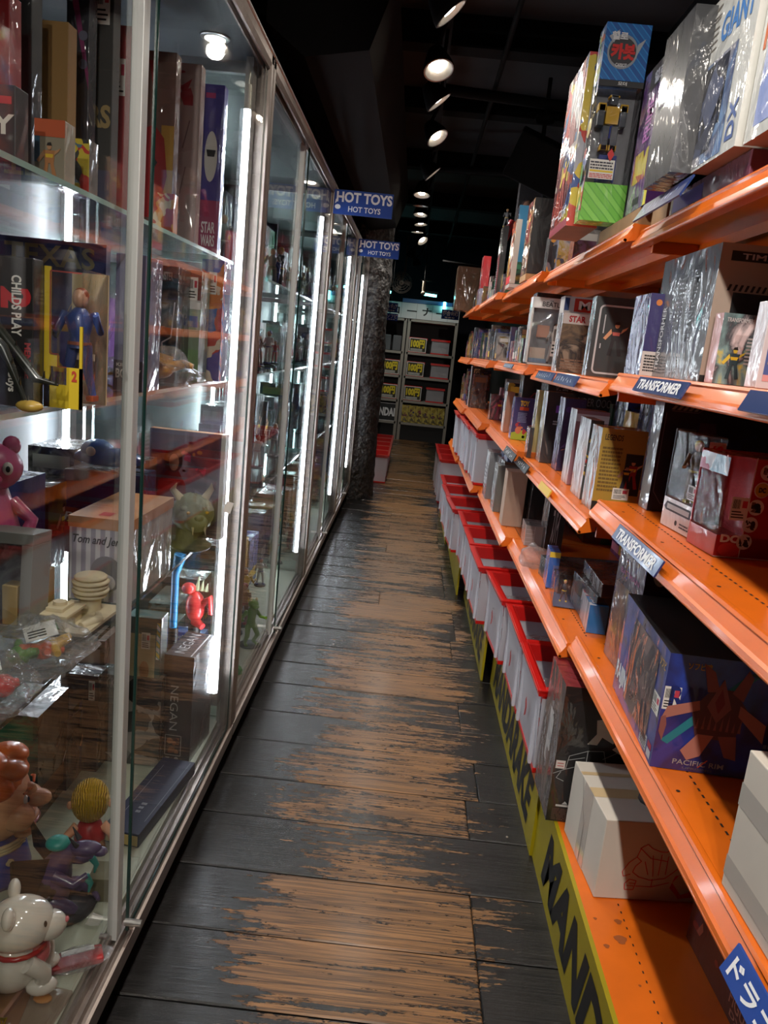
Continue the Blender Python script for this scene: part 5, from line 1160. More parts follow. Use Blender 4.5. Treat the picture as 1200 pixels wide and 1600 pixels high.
o = carton('toy_box', 'black box with vertical white lettering right of the brown lettered box', 'box', (.60, 3.02, Z1), .07, .12, .22, 0, body=wrap((28,28,30), s=.3)); lettering(FR(o, 'near'), 'スパイ', .02, .03, .05, .19, TW, parent=o, rot=0)
Z1d = BAYS[2][3][1]+.0015
o = carton('cardboard_box', 'tall beige cardboard box on the third bay\'s second shelf', 'carton', (.475, 3.42, Z1d), .09, .10, .25, 0, body=mat('beige_cardboard', (178,150,132), .8, noise=.1, nscale=10))
o = carton('clear_box', 'grey window box behind the beige cardboard box', 'box', (.465, 3.72, Z1d), .10, .14, .23, 0, body=wrap((110,112,108), s=.7)); lines(FR(o, 'left'), [[(.03,.03),(.11,.03),(.11,.2),(.03,.2),(.03,.03)]], .006, card((170,170,166)), o, 'white_frame')
o = carton('toy_box', 'black box standing behind the brown lettered box in the third bay', 'box', (.58, 3.35, Z1d), .16, .12, .29, 0, body=wrap((20,20,22), s=.2))
o = carton('clear_box', 'grey box next to the nearest red bin of the second shelf', 'box', (.455, 4.05, Z1d), .12, .16, .25, 0, body=wrap((120,120,122), s=.6)); txtbars(FR(o, 'left'), .03, .05, .12, .18, 6, card((180,180,184)), o, 1)

# ---------------- second bay, third shelf
Z2b = BAYS[1][3][2]+.0015
def tall(label, A, rx, ty, body, near=None, left=None, far=None, depth=.12, z=None, name='toy_box', Wm=None):
    a, W, D, H, rz = from_px(Z2b if z is None else z, A, rx, ty, far=far, depth=depth)
    if Wm: W = Wm
    H = min(H, .335)
    s_ = {}
    if near: s_['near'] = near
    if left: s_['left'] = left
    o = carton(name, label, 'box', a, W, min(D, .3), H, rz, body=body, sides=s_ or None); return o, W, min(D, .3), H
o, W, D, H = tall('yellow text box with black foot and grey wrapped side on the third shelf', (922,797), 992, 668, wrap((150,124,50), s=.12), near=wrap((168,138,54), s=.1), left=wrap((112,110,106), s=.7), far=(908,785))
F = FR(o, 'near'); flat(F, [rect(0,0,W,H*.12)], card((18,16,16)), name='black_foot', parent=o); lettering(F, 'LEGENDS', W*.08, H*.86, W*.48, H*.93, card((50,40,26)), parent=o); txtbars(F, W*.06, H*.25, W*.5, H*.8, 12, card((110,86,34)), o, 4)
flat(F, [rect(W*.6,H*.22,W*.98,H*.72)], card((30,26,34)), name='picture_panel', parent=o); printed_figure(F, W*.78, H*.3, H*.35, (150,30,40), (190,140,110), 5, o, h=.0016); printed_figure(F, W*.66, H*.3, H*.28, (30,30,50), (150,110,90), 6, o, h=.0018); sticker(F, W*.42, H*.16, W*.36, H*.14, o, 12)
ITEM = [
 ('slim dark box with silver wrapped edge behind the yellow text box', (905,780), 925, 656, (70,74,80), (150,150,152), .14),
 ('pink and red picture box in a silver wrap on the third shelf', (885,757), 935, 640, (150,110,120), (160,162,166), .10),
 ('dark box with a blue face behind the silver-wrapped pack', (868,735), 900, 622, (34,30,70), (60,50,100), .10),
 ('tall black wrapped box with a small purple mark on the third shelf', (842,722), 884, 612, (40,38,40), (170,172,172), .10)]
for k, (lb, A, rx, ty, c, lc, dp) in enumerate(ITEM):
    o, W, D, H = tall(lb, A, rx, ty, wrap(c, s=.3), left=wrap(lc, s=.8), depth=dp)
    F = FR(o, 'near')
    if k == 1: shards(F, W, H, [(190,60,80),(200,120,140),(120,140,180),(210,200,205)], 14, 3, parent=o, area=(.3,.1,.98,.8)); flat(F, [rect(0,H*.85,W,H*.95)], card((200,196,204)), name='white_band', parent=o)
    elif k == 3: flat(F, [rect(W*.35,H*.72,W*.6,H*.82)], card((110,60,160)), name='purple_mark', parent=o); txtbars(F, W*.3, H*.55, W*.7, H*.62, 2, card((150,150,154)), o, 8)
    elif k == 2: shards(F, W, H, [(60,40,110),(200,140,100),(80,60,120)], 7, 9, parent=o)
    else: shards(F, W, H, [(60,110,180),(180,50,50),(200,200,205),(210,170,60)], 12, 19, parent=o, area=(0,.3,.9,.8))
o, W, D, H = tall('slim box with yellow and white edges beside the tall black wrapped box', (829,712), 838, 610, wrap((196,180,120)), left=art([(210,200,180),(120,130,110),(60,60,60),(190,170,90)], 10, 'stripes', 3), depth=.08)
o, W, D, H = tall('black slim box with white side lettering near the rail', (822,715), 829, 668, wrap((26,24,26)), depth=.07)
# third bay, third shelf
Z2c = BAYS[2][3][2]+.0015
o, W, D, H = tall('purple picture box with yellow header and green foot on the third shelf', (797,686), 832, 620, wrap((60,50,110), s=.2), depth=.08, z=Z2c)
F = FR(o, 'near'); lettering(F, 'TOY', W*.25, H*.80, W*.65, H*.93, card((226,190,50)), parent=o, bold=.06); flat(F, [rect(W*.25,H*.70,W*.65,H*.78)], card((206,80,40)), name='orange_strip', parent=o)
txtbars(F, W*.2, H*.42, W*.6, H*.66, 7, card((140,150,190)), o, 4); flat(F, [[(0,0),(W,0),(W,H*.16),(W*.5,H*.24),(0,H*.16)]], card((170,190,50)), name='green_foot', parent=o); shards(F, W, H, [(190,50,60),(220,120,80),(170,40,50)], 9, 8, parent=o, area=(.02,.12,.98,.42), size=.3); flat(F, [disc(W*.55,H*.08,.007)], card((50,70,60)), name='dark_rosette', parent=o)
o, W, D, H = tall('clear wrapped pack with salmon figure left of the purple picture box', (785,675), 797, 612, wrap((170,120,96), s=.6), left=wrap((190,190,190), s=.9), depth=.10, z=Z2c)
o, W, D, H = tall('dark picture box with purple-red hero in the third bay', (764,655), 790, 616, wrap((60,26,40), s=.2), near=art([(60,24,40),(120,40,60),(40,24,34),(150,90,100)], 12, 'noise', 5, film=.2), depth=.1, z=Z2c); printed_figure(FR(o, 'near'), W*.55, .01, H*.8, (120,30,60), (150,60,80), 4, o)
o = carton('toy_box', 'long dark box with pale lettering high on the third bay', 'box', (.60, 3.42, Z2c), .30, .2, .30, 0, body=wrap((30,28,30), s=.1)); lettering(FR(o, 'near'), 'KAMEN RIDER OOO', .03, .20, .28, .235, card((130,128,130)), parent=o, bold=.0); lettering(FR(o, 'near'), '仮面ライダー', .03, .255, .2, .285, card((130,128,130)), parent=o)
o = carton('toy_box', 'dark box with number two and red dragon curve high in the third bay', 'box', (.54, 3.78, Z2c), .22, .12, .30, 0, body=wrap((34,28,30), s=.15)); F = FR(o, 'near'); lettering(F, '2', .13, .19, .175, .26, card((140,138,142)), parent=o); lines(F, [[(.03,.18),(.06,.22),(.1,.2),(.12,.25),(.1,.27)]], .006, card((150,40,50)), o, 'red_curve'); flat(F, [rect(.02,.0,.2,.15)], card((60,50,56)), name='grey_panel', parent=o)
o, W, D, H = tall('slim box with gold vertical characters at the third shelf\'s middle', (731,635), 746, 572, wrap((30,26,24), s=.1), left=wrap((190,188,184), s=.6), depth=.10, z=BAYS[3][3][2]+.0015)
for k, ch in enumerate('超合金付録'): lettering(FR(o, 'near'), ch, W*.18, H*(.80-.185*k), W*.85, H*(.95-.185*k), card((190,150,100)), parent=o, bold=.04)

# ---------------- filler rows of small boxes on the far bays
PAL = [((150,40,46),'red'),((40,56,130),'blue'),((196,192,186),'white'),((30,28,30),'black'),((120,80,50),'brown'),((90,50,110),'purple'),((200,160,50),'yellow'),((50,110,80),'green'),((120,124,130),'grey'),((190,110,130),'pink')]
ORD = ['first','second','third','fourth','fifth','sixth','seventh','eighth','ninth','tenth','eleventh','twelfth','thirteenth','fourteenth','fifteenth','sixteenth','seventeenth','eighteenth','nineteenth','twentieth']
def filler(place, side, x, z, y0, y1, hmin, hmax, seed, wmin=.05, wmax=.11, dmin=.06, dmax=.12, jx=.02, where='near'):
    """a row of different packaged toys standing side by side; each is its own thing"""
    r = random.Random(seed); y = y0; k = 0
    while y < y1-.03:
        d = min(r.uniform(dmin, dmax), y1-y); w_ = r.uniform(wmin, wmax); h = r.uniform(hmin, hmax)
        (c1, n1), (c2, n2) = r.sample(PAL, 2); c3 = PAL[r.randrange(10)][0]
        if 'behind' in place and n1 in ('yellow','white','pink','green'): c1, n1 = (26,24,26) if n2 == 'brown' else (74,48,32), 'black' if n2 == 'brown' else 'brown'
        if n1 == n2: c2, n2 = (40,56,130), 'blue'
        X = x+r.uniform(0, jx) if side == 'R' else x-w_-r.uniform(0, jx)
        pic = art([tuple(int(q*.6) for q in c1), (26,24,28), tuple(int(q*.8) for q in c2), tuple(int(q*.6) for q in c3)], r.choice((9, 13, 18)), r.choice(('voronoi','noise','noise')), r.randrange(5), film=.4)
        o = carton('toy_box', '%s box with %s print, %s %s' % (n1, n2, ORD[min(k, 19)], place), 'box', (X, y, z), w_, d-.006, h, r.uniform(-.012, .012), body=wrap(c1, s=.4), sides={'near': pic, 'left' if side == 'R' else 'right': wrap(c1, s=.5) if r.random() < .5 else pic}, group='toy boxes '+place)
        F = FR(o, 'near'); f2 = FR(o, 'left' if side == 'R' else 'right')
        if r.random() < .6: shards(F, w_, h, [c2, c3, (30,28,30)], 5, seed*50+k, parent=o, area=(.1,.1,.9,.6), size=.6)
        flat(F, [rect(w_*.1,h*.78,w_*.9,h*.92)], card(c2), name='title_band', parent=o)
        if r.random() < .5: printed_figure(f2, (d-.006)*.5, h*.1, h*.6, c2, (200,150,120), k, o)
        else: flat(f2, [rect(.005,h*.1,d-.012,h*.3)], card(c3), name='title_band', parent=o)
        y += d; k += 1
o, W, D, H = tallbox('wide black glossy box beside the white band pack on the fourth shelf', .50, (780,562), 818, 480, BAYS[2][3][3]+.0015, .12, BK, art([(16,14,16),(40,28,32),(24,20,24),(90,60,50)], 9, 'noise', 4, film=.3), wrap((60,60,64), s=.8)); o.location.y = 3.42; o.location.x = .498
filler('of the third bay\'s fourth shelf', 'R', .498, BAYS[2][3][3]+.0015, 3.60, 4.36, .10, .19, 101, .1, .2)
filler('of the fourth bay\'s fourth shelf', 'R', .453, BAYS[3][3][3]+.0015, 4.43, 5.57, .12, .22, 102, .08, .16)
filler('of the fifth bay\'s fourth shelf', 'R', .433, BAYS[4][3][3]+.0015, 5.64, 6.77, .12, .24, 103, .08, .16)
filler('of the fourth bay\'s third shelf', 'R', .55, BAYS[3][3][2]+.0015, 4.43, 5.0, .12, .28, 104, .08, .16)
filler('of the fifth bay\'s third shelf', 'R', .433, BAYS[4][3][2]+.0015, 5.64, 6.77, .12, .28, 105, .08, .14)
filler('of the third bay\'s top shelf, back row', 'R', .62, BAYS[2][3][4]+.0015, 3.3, 4.36, .12, .30, 106, .08, .14)
filler('of the fourth bay\'s top shelf', 'R', .453, BAYS[3][3][4]+.0015, 4.5, 5.57, .10, .18, 107, .08, .14)
filler('of the fifth bay\'s top shelf', 'R', .433, BAYS[4][3][4]+.0015, 5.64, 6.45, .08, .14, 108, .08, .14)
filler('of the second bay\'s third shelf, back row', 'R', .80, BAYS[1][3][2]+.0015, 2.05, 3.15, .2, .32, 109, .1, .16, .1, .2)
filler('of the second bay\'s fourth shelf, back row', 'R', .78, BAYS[1][3][3]+.0015, 2.05, 3.15, .18, .30, 110, .1, .16, .1, .2)
filler('of the nearest bay\'s fourth shelf, back row', 'R', .79, BAYS[0][3][3]+.0015, 1.70, 1.95, .2, .30, 111, .1, .16, .1, .2)
filler('of the second bay\'s second shelf, back row', 'R', .89, BAYS[1][3][1]+.0015, 2.1, 3.15, .15, .3, 112, .06, .08, .1, .2)
filler('of the third bay\'s second shelf, back row', 'R', .80, BAYS[2][3][1]+.0015, 3.25, 4.3, .15, .3, 113, .1, .14, .1, .2)
# ------------------------------------------------------------------ glass display cabinets on the left
XF, XB = -.46, -1.04
Z0, ZDK, ZTOP = .11, .175, 2.14
SHZ = (.83, 1.265, 1.585)
CABS = [(.44, 2.285, 1.335, 'nearest'), (2.295, 3.965, 3.06, 'second'), (3.975, 5.58, 4.80, 'third'), (5.59, 6.93, 6.2, 'farthest')]
DECKM = mat('pale_green_laminate', (176,180,160), .5, noise=.06); BACKM = mat('cabinet_back_grey', (78,82,84), .4, noise=.15, nscale=5); PLINTH = mat('plinth_black', (12,12,13), .6)
TUBE = emit('cool_white_tube', (236,244,255), TUBE_POWER); CAPM = mat('tube_cap', (190,186,170), .5)
SHELFGL = thin_clear('shelf_glass', (.93,.97,.96), .08)
for ci, (y0, y1, ym, nm) in enumerate(CABS):
    t = empty('display_cabinet', (XF, y0, 0)); tag(t, '%s tall aluminium and glass display cabinet on the left' % nm, 'display cabinet', 'glass display cabinets along the left')
    off = Vector((-XF, -y0, 0)); 
    def B(mb, name, **k):
        mb.v = [tuple(Vector(v)+off) for v in mb.v]; return mb.build(name, t, **k)
    B(MB().box(XB+.02, y0+.0, 0, XF-.05, y1, Z0, PLINTH), 'plinth')
    B(MB().box(XB, y0, Z0, XF-.045, y1, ZDK, DECKM), 'cabinet_floor')
    B(MB().box(XB, y0, ZDK, XB+.01, y1, ZTOP, BACKM), 'back_panel')
    B(MB().box(XB, y0, ZTOP-.03, XF-.02, y1, ZTOP-.015, BACKM), 'top_panel')
    # bottom rail: three-step sliding track
    mb = MB(); mb.prof([(XF-.050,Z0),(XF+.0,Z0),(XF+.002,Z0+.045),(XF-.004,Z0+.047),(XF-.005,Z0+.040),(XF-.013,Z0+.040),(XF-.014,Z0+.056),(XF-.018,Z0+.056),(XF-.019,Z0+.042),(XF-.029,Z0+.042),(XF-.030,Z0+.062),(XF-.034,Z0+.062),(XF-.035,Z0+.046),(XF-.045,Z0+.046),(XF-.050,Z0+.066)][::-1], y0, y1, ALU_D)
    B(mb, 'bottom_rail')
    mb = MB(); mb.prof([(XF-.04,ZTOP),(XF,ZTOP),(XF,ZTOP-.030),(XF-.004,ZTOP-.045),(XF-.010,ZTOP-.045),(XF-.011,ZTOP-.03),(XF-.022,ZTOP-.03),(XF-.023,ZTOP-.045),(XF-.028,ZTOP-.045),(XF-.03,ZTOP-.03),(XF-.04,ZTOP-.03)], y0, y1, ALU_D)
    mb.tube([(XF-.002, y0, ZTOP-.004), (XF-.002, y1, ZTOP-.004)], .006, ALU, 8); B(mb, 'top_rail')
    for (a, b_) in ((y0, y0+.028), (y1-.028, y1)):
        mb = MB(); mb.box(XF-.038, a, Z0, XF, b_, ZTOP, ALU_D); mb.box(XF-.05, a+.004, Z0, XF-.038, b_-.004, ZTOP, ALU); B(mb, 'front_post', bevel=.0015)
        mb = MB(); mb.box(XB, a, Z0, XB+.03, b_, ZTOP, ALU); B(mb, 'rear_post', bevel=.0015)
    for yy in (y0+.012, y1-.012):
        B(MB().box(XB+.03, yy-.0025, ZDK, XF-.05, yy+.0025, ZTOP-.03, SHELFGL), 'side_glass')
    B(MB().box(XB, y0, ZTOP-.04, XF-.04, y0+.02, ZTOP, ALU_D), 'top_cross_bar'); B(MB().box(XB, y1-.02, ZTOP-.06, XF-.04, y1, ZTOP-.02, ALU), 'top_cross_bar')
    def door(a, b_, x, stile_near, stile_far, nm_):
        d = MB(); z0, z1 = Z0+.05, ZTOP-.035
        vs = [(x-.0025,a,z0),(x+.0025,a,z0),(x+.0025,b_,z0),(x-.0025,b_,z0),(x-.0025,a,z1),(x+.0025,a,z1),(x+.0025,b_,z1),(x-.0025,b_,z1)]
        d.add(vs, [(1,2,6,5),(3,0,4,7)], GLASS); d.add(vs, [(0,1,5,4),(2,3,7,6),(0,3,2,1),(4,5,6,7)], GEDGE)
        d = B(d, nm_)
        if stile_far:
            m2 = MB(); m2.box(x-.008, b_-.028, z0, x+.012, b_, z1, mat('satin_stile', (205,208,206), .35, .35)); m2.v = [tuple(Vector(v)+off) for v in m2.v]; m2.build('door_stile', d, bevel=.0012)
        if stile_near:
            m2 = MB(); m2.box(x-.002, a-.002, z0, x+.004, a+.002, z1, GEDGE); m2.v = [tuple(Vector(v)+off) for v in m2.v]; m2.build('door_edge', d)
        return d
    door(y0+.03, ym+.032, XF-.032, 0, 1, 'sliding_door'); door(ym+.036, y1-.03, XF-.011, 1, 0, 'sliding_door')
    mb = MB(); mb.tube([(XF-.012, ym+.030, Z0+.075), (XF+.022, ym+.030, Z0+.075)], .0075, ALU, 14); mb.tube([(XF+.0, ym+.03, Z0+.062), (XF+.0, ym+.055, Z0+.06)], .004, ALU_D, 8); B(mb, 'door_lock')
    B(MB().tube([(XF-.045, ym-.02, Z0+.08), (XF-.03, ym-.02, Z0+.08)], .006, ALU, 10), 'stop_screw')
    for z in SHZ:
        xs = XF-.062; mb = MB(); vs = [(XB+.03,y0+.03,z-.008),(xs,y0+.03,z-.008),(xs,y1-.03,z-.008),(XB+.03,y1-.03,z-.008),(XB+.03,y0+.03,z),(xs,y0+.03,z),(xs,y1-.03,z),(XB+.03,y1-.03,z)]
        mb.add(vs, [(4,5,6,7),(0,3,2,1)], SHELFGL); mb.add(vs, [(0,1,5,4),(2,3,7,6),(3,0,4,7)], GEDGE_L); mb.add(vs, [(1,2,6,5)], GEDGE_L if z > 1.2 else GEDGE)
        s_ = B(mb, 'glass_shelf')
        for yy in (y1-.05, ) if z > 1 else (y1-.05, y0+.05):
            m2 = MB(); m2.tube([(xs-.02,yy,z-.012),(xs+.004,yy,z-.010),(xs+.006,yy,z+.020),(xs+.001,yy,z+.024)], .0028, ALU, 8); m2.box(XB+.03, yy-.003, z-.030, xs-.015, yy+.003, z-.009, ALU); m2.v = [tuple(Vector(v)+off) for v in m2.v]; m2.build('shelf_bracket', s_)
    yt = y1-.10
    for (x, y, za, zb, r_) in ((XF-.043, yt, .31, 1.97, .0085), (XB+.05, yt+.03, .4, 1.90, .008)):
        lt = B(MB().tube([(x, y, za), (x, y, zb)], r_, TUBE, 14), 'light_tube')
        m2 = MB(); m2.tube([(x, y, zb), (x, y, zb+.06)], .009, CAPM, 12); m2.tube([(x, y, zb+.06), (x, y+.02, ZTOP-.05)], .0025, CAPM, 6); m2.tube([(x, y, za), (x, y, za-.012)], .0085, CAPM, 12)
        m2.v = [tuple(Vector(v)+off) for v in m2.v]; m2.build('tube_cap', lt)
        B(MB().box(x-.012, y+.010, za-.05, x+.008, y+.055, ZTOP-.04, ALU), 'tube_holder')
    mb = MB(); mb.lathe([(0,-.002),(.026,-.002),(.026,0)], emit('downlight_glow', (255,250,240), 4.0), 20, (XF-.115, y1-.18, ZTOP-.036)); B(mb, 'downlight')
    mb = MB(); mb.lathe([(.027,-.005),(.036,-.003),(.038,0),(.027,0)], ALU, 20, (XF-.115, y1-.18, ZTOP-.032)); B(mb, 'downlight_ring')

# ------------------------------------------------------------------ things in the nearest cabinet
E_ = .0012
def lb(label, z, Y, px0, px1, ty, depth, body, near=None, right=None, top=None, name='toy_box', cat='box', by=None, zbase=None, rz=0.0, tyY=None):
    """box whose camera-side face spans px0..px1 at distance Y, standing on z, its top at ty"""
    yy = by if by else 600
    for _ in range(6):
        x0 = on(px0, (yy+ty)/2, Y=Y).x; yy = proj((x0, Y, z))[1]
    yy = (yy+ty)/2
    x1 = on(px1, yy+(px1-px0)*.1, Y=Y).x; lo, hi = 0, 1.2
    for _ in range(40):
        m_ = (lo+hi)/2
        if proj((x0, Y, z+m_))[1] > ty: lo = m_
        else: hi = m_
    W, H = x1-x0, lo
    s_ = {k: v for k, v in (('near', near), ('right', right), ('top', top)) if v}
    o = carton(name, label, cat, (x0, Y, z), W, depth, H, rz, body=body, sides=s_ or None); return o, W, depth, H
ZA, ZBs, ZC, ZD_ = 1.585+E_, 1.265+E_, .83+E_, .175+E_
HMAX = ZTOP-.05-ZA
def clampH(ty, z, Y): return ty
BLK = wrap((34,32,34), s=.9, scale=6)
def topbox(label, Y, px0, px1, ty, depth, body, near=None, right=None):
    yy = max(ty, 20); depth = min(depth, .035)
    x0 = on(px0, yy, Y=Y).x; x1 = on(px1, yy+(px1-px0)*.1, Y=Y).x; lo, hi = 0, HMAX
    for _ in range(40):
        m_ = (lo+hi)/2
        if proj((x0, Y, ZA+m_))[1] > ty: lo = m_
        else: hi = m_
    s_ = {k: v for k, v in (('near', near), ('right', right)) if v}
    o = carton('toy_box', label, 'box', (x0, Y, ZA), x1-x0, depth, lo, 0, body=body, sides=s_ or None); return o, x1-x0, depth, lo
o, W, D, H = topbox('glossy red box at the far left of the cabinet\'s top shelf', 1.22, -60, 15, -20, .12, wrap((150,20,26), s=.3))
o, W, D, H = topbox('dark box with a big white letter on the cabinet\'s top shelf', 1.06, -90, 24, 122, .10, wrap((60,54,56), s=.3)); lettering(FR(o, 'near'), 'TOY', W*.10, H*.35, W*.99, H*.62, card((226,222,212)), parent=o, bold=.03); flat(FR(o, 'near'), [rect(W*.5,H*.75,W*.95,H*.85)], card((190,50,60)), name='red_mark', parent=o)
o, W, D, H = topbox('black wrapped box left of the tan parcel in the top cabinet shelf', 1.32, 14, 50, -20, .12, BLK)
o, W, D, H = topbox('tall plain tan cardboard parcel on the cabinet\'s top shelf', 1.42, 52, 107, 29, .16, mat('tan_card', (148,112,62), .7, noise=.08, nscale=4))
o, W, D, H = topbox('small boxed figure card with orange header before the tan parcel', 1.18, 54, 102, 184, .04, wrap((150,140,120), s=.4)); F = FR(o, 'near'); flat(F, [rect(0,H*.72,W,H)], card((196,90,50)), name='orange_header', parent=o); flat(F, [rect(0,H*.3,W*.18,H*.72)], card((60,100,130)), name='blue_strip', parent=o); printed_figure(F, W*.5, H*.02, H*.6, (180,120,70), (190,140,100), 1, o)
o, W, D, H = topbox('black box with purple diagonal stripe and round badges, top cabinet shelf', 1.52, 104, 140, -30, .12, wrap((30,26,38), s=.8)); F = FR(o, 'near'); flat(F, [[(W*.1,H),(W*.4,H),(W*1,H*.62),(W*1,H*.55)]], card((120,40,90)), name='stripe', parent=o); [flat(F, [disc(W*.75, H*v, W*.2, n=14)], card((90,90,110)), name='round_badge', parent=o, h=.001) for v in (.78, .66)]
o, W, D, H = topbox('small slanted clear pack before the striped black box', 1.30, 108, 140, 215, .06, wrap((90,80,70), s=.7), near=art([(60,60,56),(200,60,50),(210,190,60),(90,120,140)], 22, 'voronoi', 3, film=.6))
o, W, D, H = topbox('charcoal box with gold capitals and white barcode label', 1.58, 139, 178, -30, .14, mat('charcoal_card', (58,56,54), .55)); F = FR(o, 'near'); lettering(F, 'RS', W*.04, H*.40, W*.96, H*.50, card((158,136,90)), parent=o, bold=.04); sticker(F, W*.3, H*.83, W*.55, H*.16, o, 3); flat(F, [rect(W*.1,H*.0,W*.98,H*.22)], card((64,64,86)), name='blue_panel', parent=o)
RDX = wrap((150,44,46), s=.2)
o, W, D, H = topbox('plain red box with a white barcode label beside the door stile', 1.66, 178, 212, 38, .14, RDX); sticker(FR(o, 'near'), W*.05, H*.66, W*.55, H*.18, o, 7)
o, W, D, H = topbox('box with red hooded mask picture behind the door edge', 1.84, 232, 277, 78, .12, wrap((110,84,74), s=.4)); F = FR(o, 'near')
flat(F, [rect(W*.55,0,W,H*.62)], card((178,140,60)), name='ochre_panel', parent=o); flat(F, [[(W*.02,H*.12),(W*.5,H*.12),(W*.8,H*.35),(W*.66,H*.55),(W*.3,H*.62),(W*.02,H*.6)]], card((150,24,28)), name='red_hood', parent=o, h=.001); flat(F, [[(W*.2,H*.35),(W*.45,H*.42),(W*.25,H*.46)]], INK, name='eye_mark', parent=o, h=.0014)
flat(F, [[(W*.05,H*.95),(W*.4,H*.95),(W*.2,H*.82)]], card((140,40,40)), name='red_triangle', parent=o)
o, W, D, H = topbox('small orange print card before the red hood box', 1.70, 240, 272, 300, .03, wrap((200,120,60), s=.4), near=art([(206,150,60),(180,50,40),(220,200,160)], 22, 'voronoi', 3))
o, W, D, H = topbox('tall pale pinkish box with small red bow mark', 1.97, 277, 316, 97, .08, wrap((170,152,148), s=.4)); F = FR(o, 'near'); shards(F, W, H, [(150,40,50),(120,40,60)], 5, 3, parent=o, area=(.15,.78,.7,.96), size=.5, film=0, name='red_bow'); lines(F, [[(W*.35,H*.55),(W*.6,H*.7)],[(W*.3,H*.3),(W*.5,H*.45)]], .003, card((120,100,100)), o)
o, W, D, H = topbox('purple box with a pale helmet shape and red lower band', 2.03, 318, 352, 130, .08, wrap((52,44,136), s=.15)); F = FR(o, 'near')
flat(F, [rect(0,0,W,H*.32)], card((150,50,90)), name='red_band', parent=o); lettering(F, 'STAR', W*.2, H*.12, W*.85, H*.19, card((226,222,226)), parent=o, bold=.02, h=.0015); lettering(F, 'WARS', W*.2, H*.04, W*.85, H*.11, card((226,222,226)), parent=o, bold=.02, h=.0015)
flat(F, [disc(W*.5, H*.58, W*.30, H*.15, 20)], card((206,208,202)), name='helmet_shape', parent=o, h=.001); flat(F, [[(W*.28,H*.62),(W*.72,H*.62),(W*.66,H*.58),(W*.34,H*.58)]], INK, name='visor', parent=o, h=.0014); flat(F, [rect(W*.15,H*.92,W*.6,H*.95)], card((170,50,110)), name='title_band', parent=o)

# shelf B
o, W, D, H = lb('black box with vertical white and red lettering, left of the yellow window box', ZBs, 1.07, -60, 52, 392, .03, wrap((24,22,24), s=.12)); F = FR(o, 'near')
lettering(F, 'CHILDS PLAY', W*.70, H*.48, W*.84, H*.88, card((220,216,210)), parent=o, rot=-90, bold=.03); lettering(F, 'Good Guys', W*.62, H*.10, W*.76, H*.44, card((220,216,210)), parent=o, rot=-90, bold=.03, h=.0012); lettering(F, 'MENACE', W*.88, H*.2, W*.97, H*.44, card((170,36,40)), parent=o, rot=-90, bold=.03); lettering(F, '2', W*.55, H*.66, W*.97, H*.80, card((190,30,40)), parent=o, bold=.05, h=.0006, rot=-90)
CHX = o.location.x + W
t = empty('doll_window_box', (CHX-.002, 1.105, ZBs)); tag(t, 'yellow framed window box holding a doll in blue overalls', 'toy pack')
W = on(136, 620, Y=1.12).x-CHX; H = H*.97; YL = card((206,178,30)); MB().box(0,.09,0,W,.094,H,card((180,160,120))).build('back_card', t)
mb = MB(); mb.box(0,0,0,W*.16,.004,H,YL); mb.box(W*.93,0,0,W,.004,H*.6,YL); mb.box(0,0,0,W,.004,H*.17,YL); mb.box(W*.6,0,H*.17,W,.004,H*.30,YL); mb.box(W*.16,0,H*.30,W*.38,.004,H*.38,YL); mb.build('yellow_frame', t)
MB().box(W*.16,.001,H*.17,W,.003,H,FILM).build('window_pane', t); MB().box(W-.003,.003,0,W,.09,H,FILM).build('side_pane', t)
figure_mb(H*.82, (60,80,140), skin=(206,160,130), trim=(150,70,40), c=(W*.55,.05,.01)).build('doll', t)
for k in range(5): MB().box(W*.17,.05,H*(.2+.15*k),W*.95,.052,H*(.25+.15*k),card(((190,90,60),(210,190,160))[k % 2])).build('shirt_stripe_card', t) if k < 2 else None
lettering(lambda u,v,h:(u,-h,v), '2', W*.74, H*.20, W*.88, H*.28, card((180,60,40)), parent=t, bold=.05)
lines(lambda u,v,h:(u,-h,v), [[(W*.17,H*.39),(W*.38,H*.39),(W*.38,H*.3),(W*.6,H*.3)],[(W*.17,H*.97),(W*.17,H*.39)],[(W*.17,H*.97),(W*.97,H*.97)]], .0018, card((140,50,50)), t, 'red_edge_line')
NV = wrap((44,46,100), s=.15)
o, W, D, H = lb('large navy box with gold capitals and a clear wrapped side', ZBs, 1.45, -80, 164, 358, .02, NV, right=wrap((130,132,160), s=.5)); F = FR(o, 'near')
lettering(F, 'TEXAS', W*.36, H*.82, W*.93, H*.965, card((140,124,92)), parent=o, bold=.02); shards(F, W, H, [(60,50,110),(120,80,90),(40,60,120),(160,120,60)], 16, 23, parent=o, area=(.65,.1,.98,.6), size=.3, film=0); flat(F, [rect(W*.6,H*.38,W,H*.42)], card((150,70,60)), name='red_band', parent=o)
TX = o
o = carton('toy_box', 'grey wrapped box with pale capitals at its foot, beside the navy box', 'box', (o.location.x+W+.003, 1.49, ZBs), on(211,590,Y=1.5).x-on(166,590,Y=1.5).x, .10, H*.97, 0, body=wrap((112,110,140), s=.9, scale=7)); W = o['dims'][0]; F = FR(o, 'near'); flat(F, [rect(0,0,W,H*.22)], card((70,64,70)), name='dark_foot', parent=o); lettering(F, 'BOBBY', W*.08, H*.09, W*.95, H*.16, card((200,190,180)), parent=o, bold=.03, h=.0012); lettering(F, 'KING', W*.1, H*.175, W*.6, H*.20, card((200,190,180)), parent=o, h=.0012)
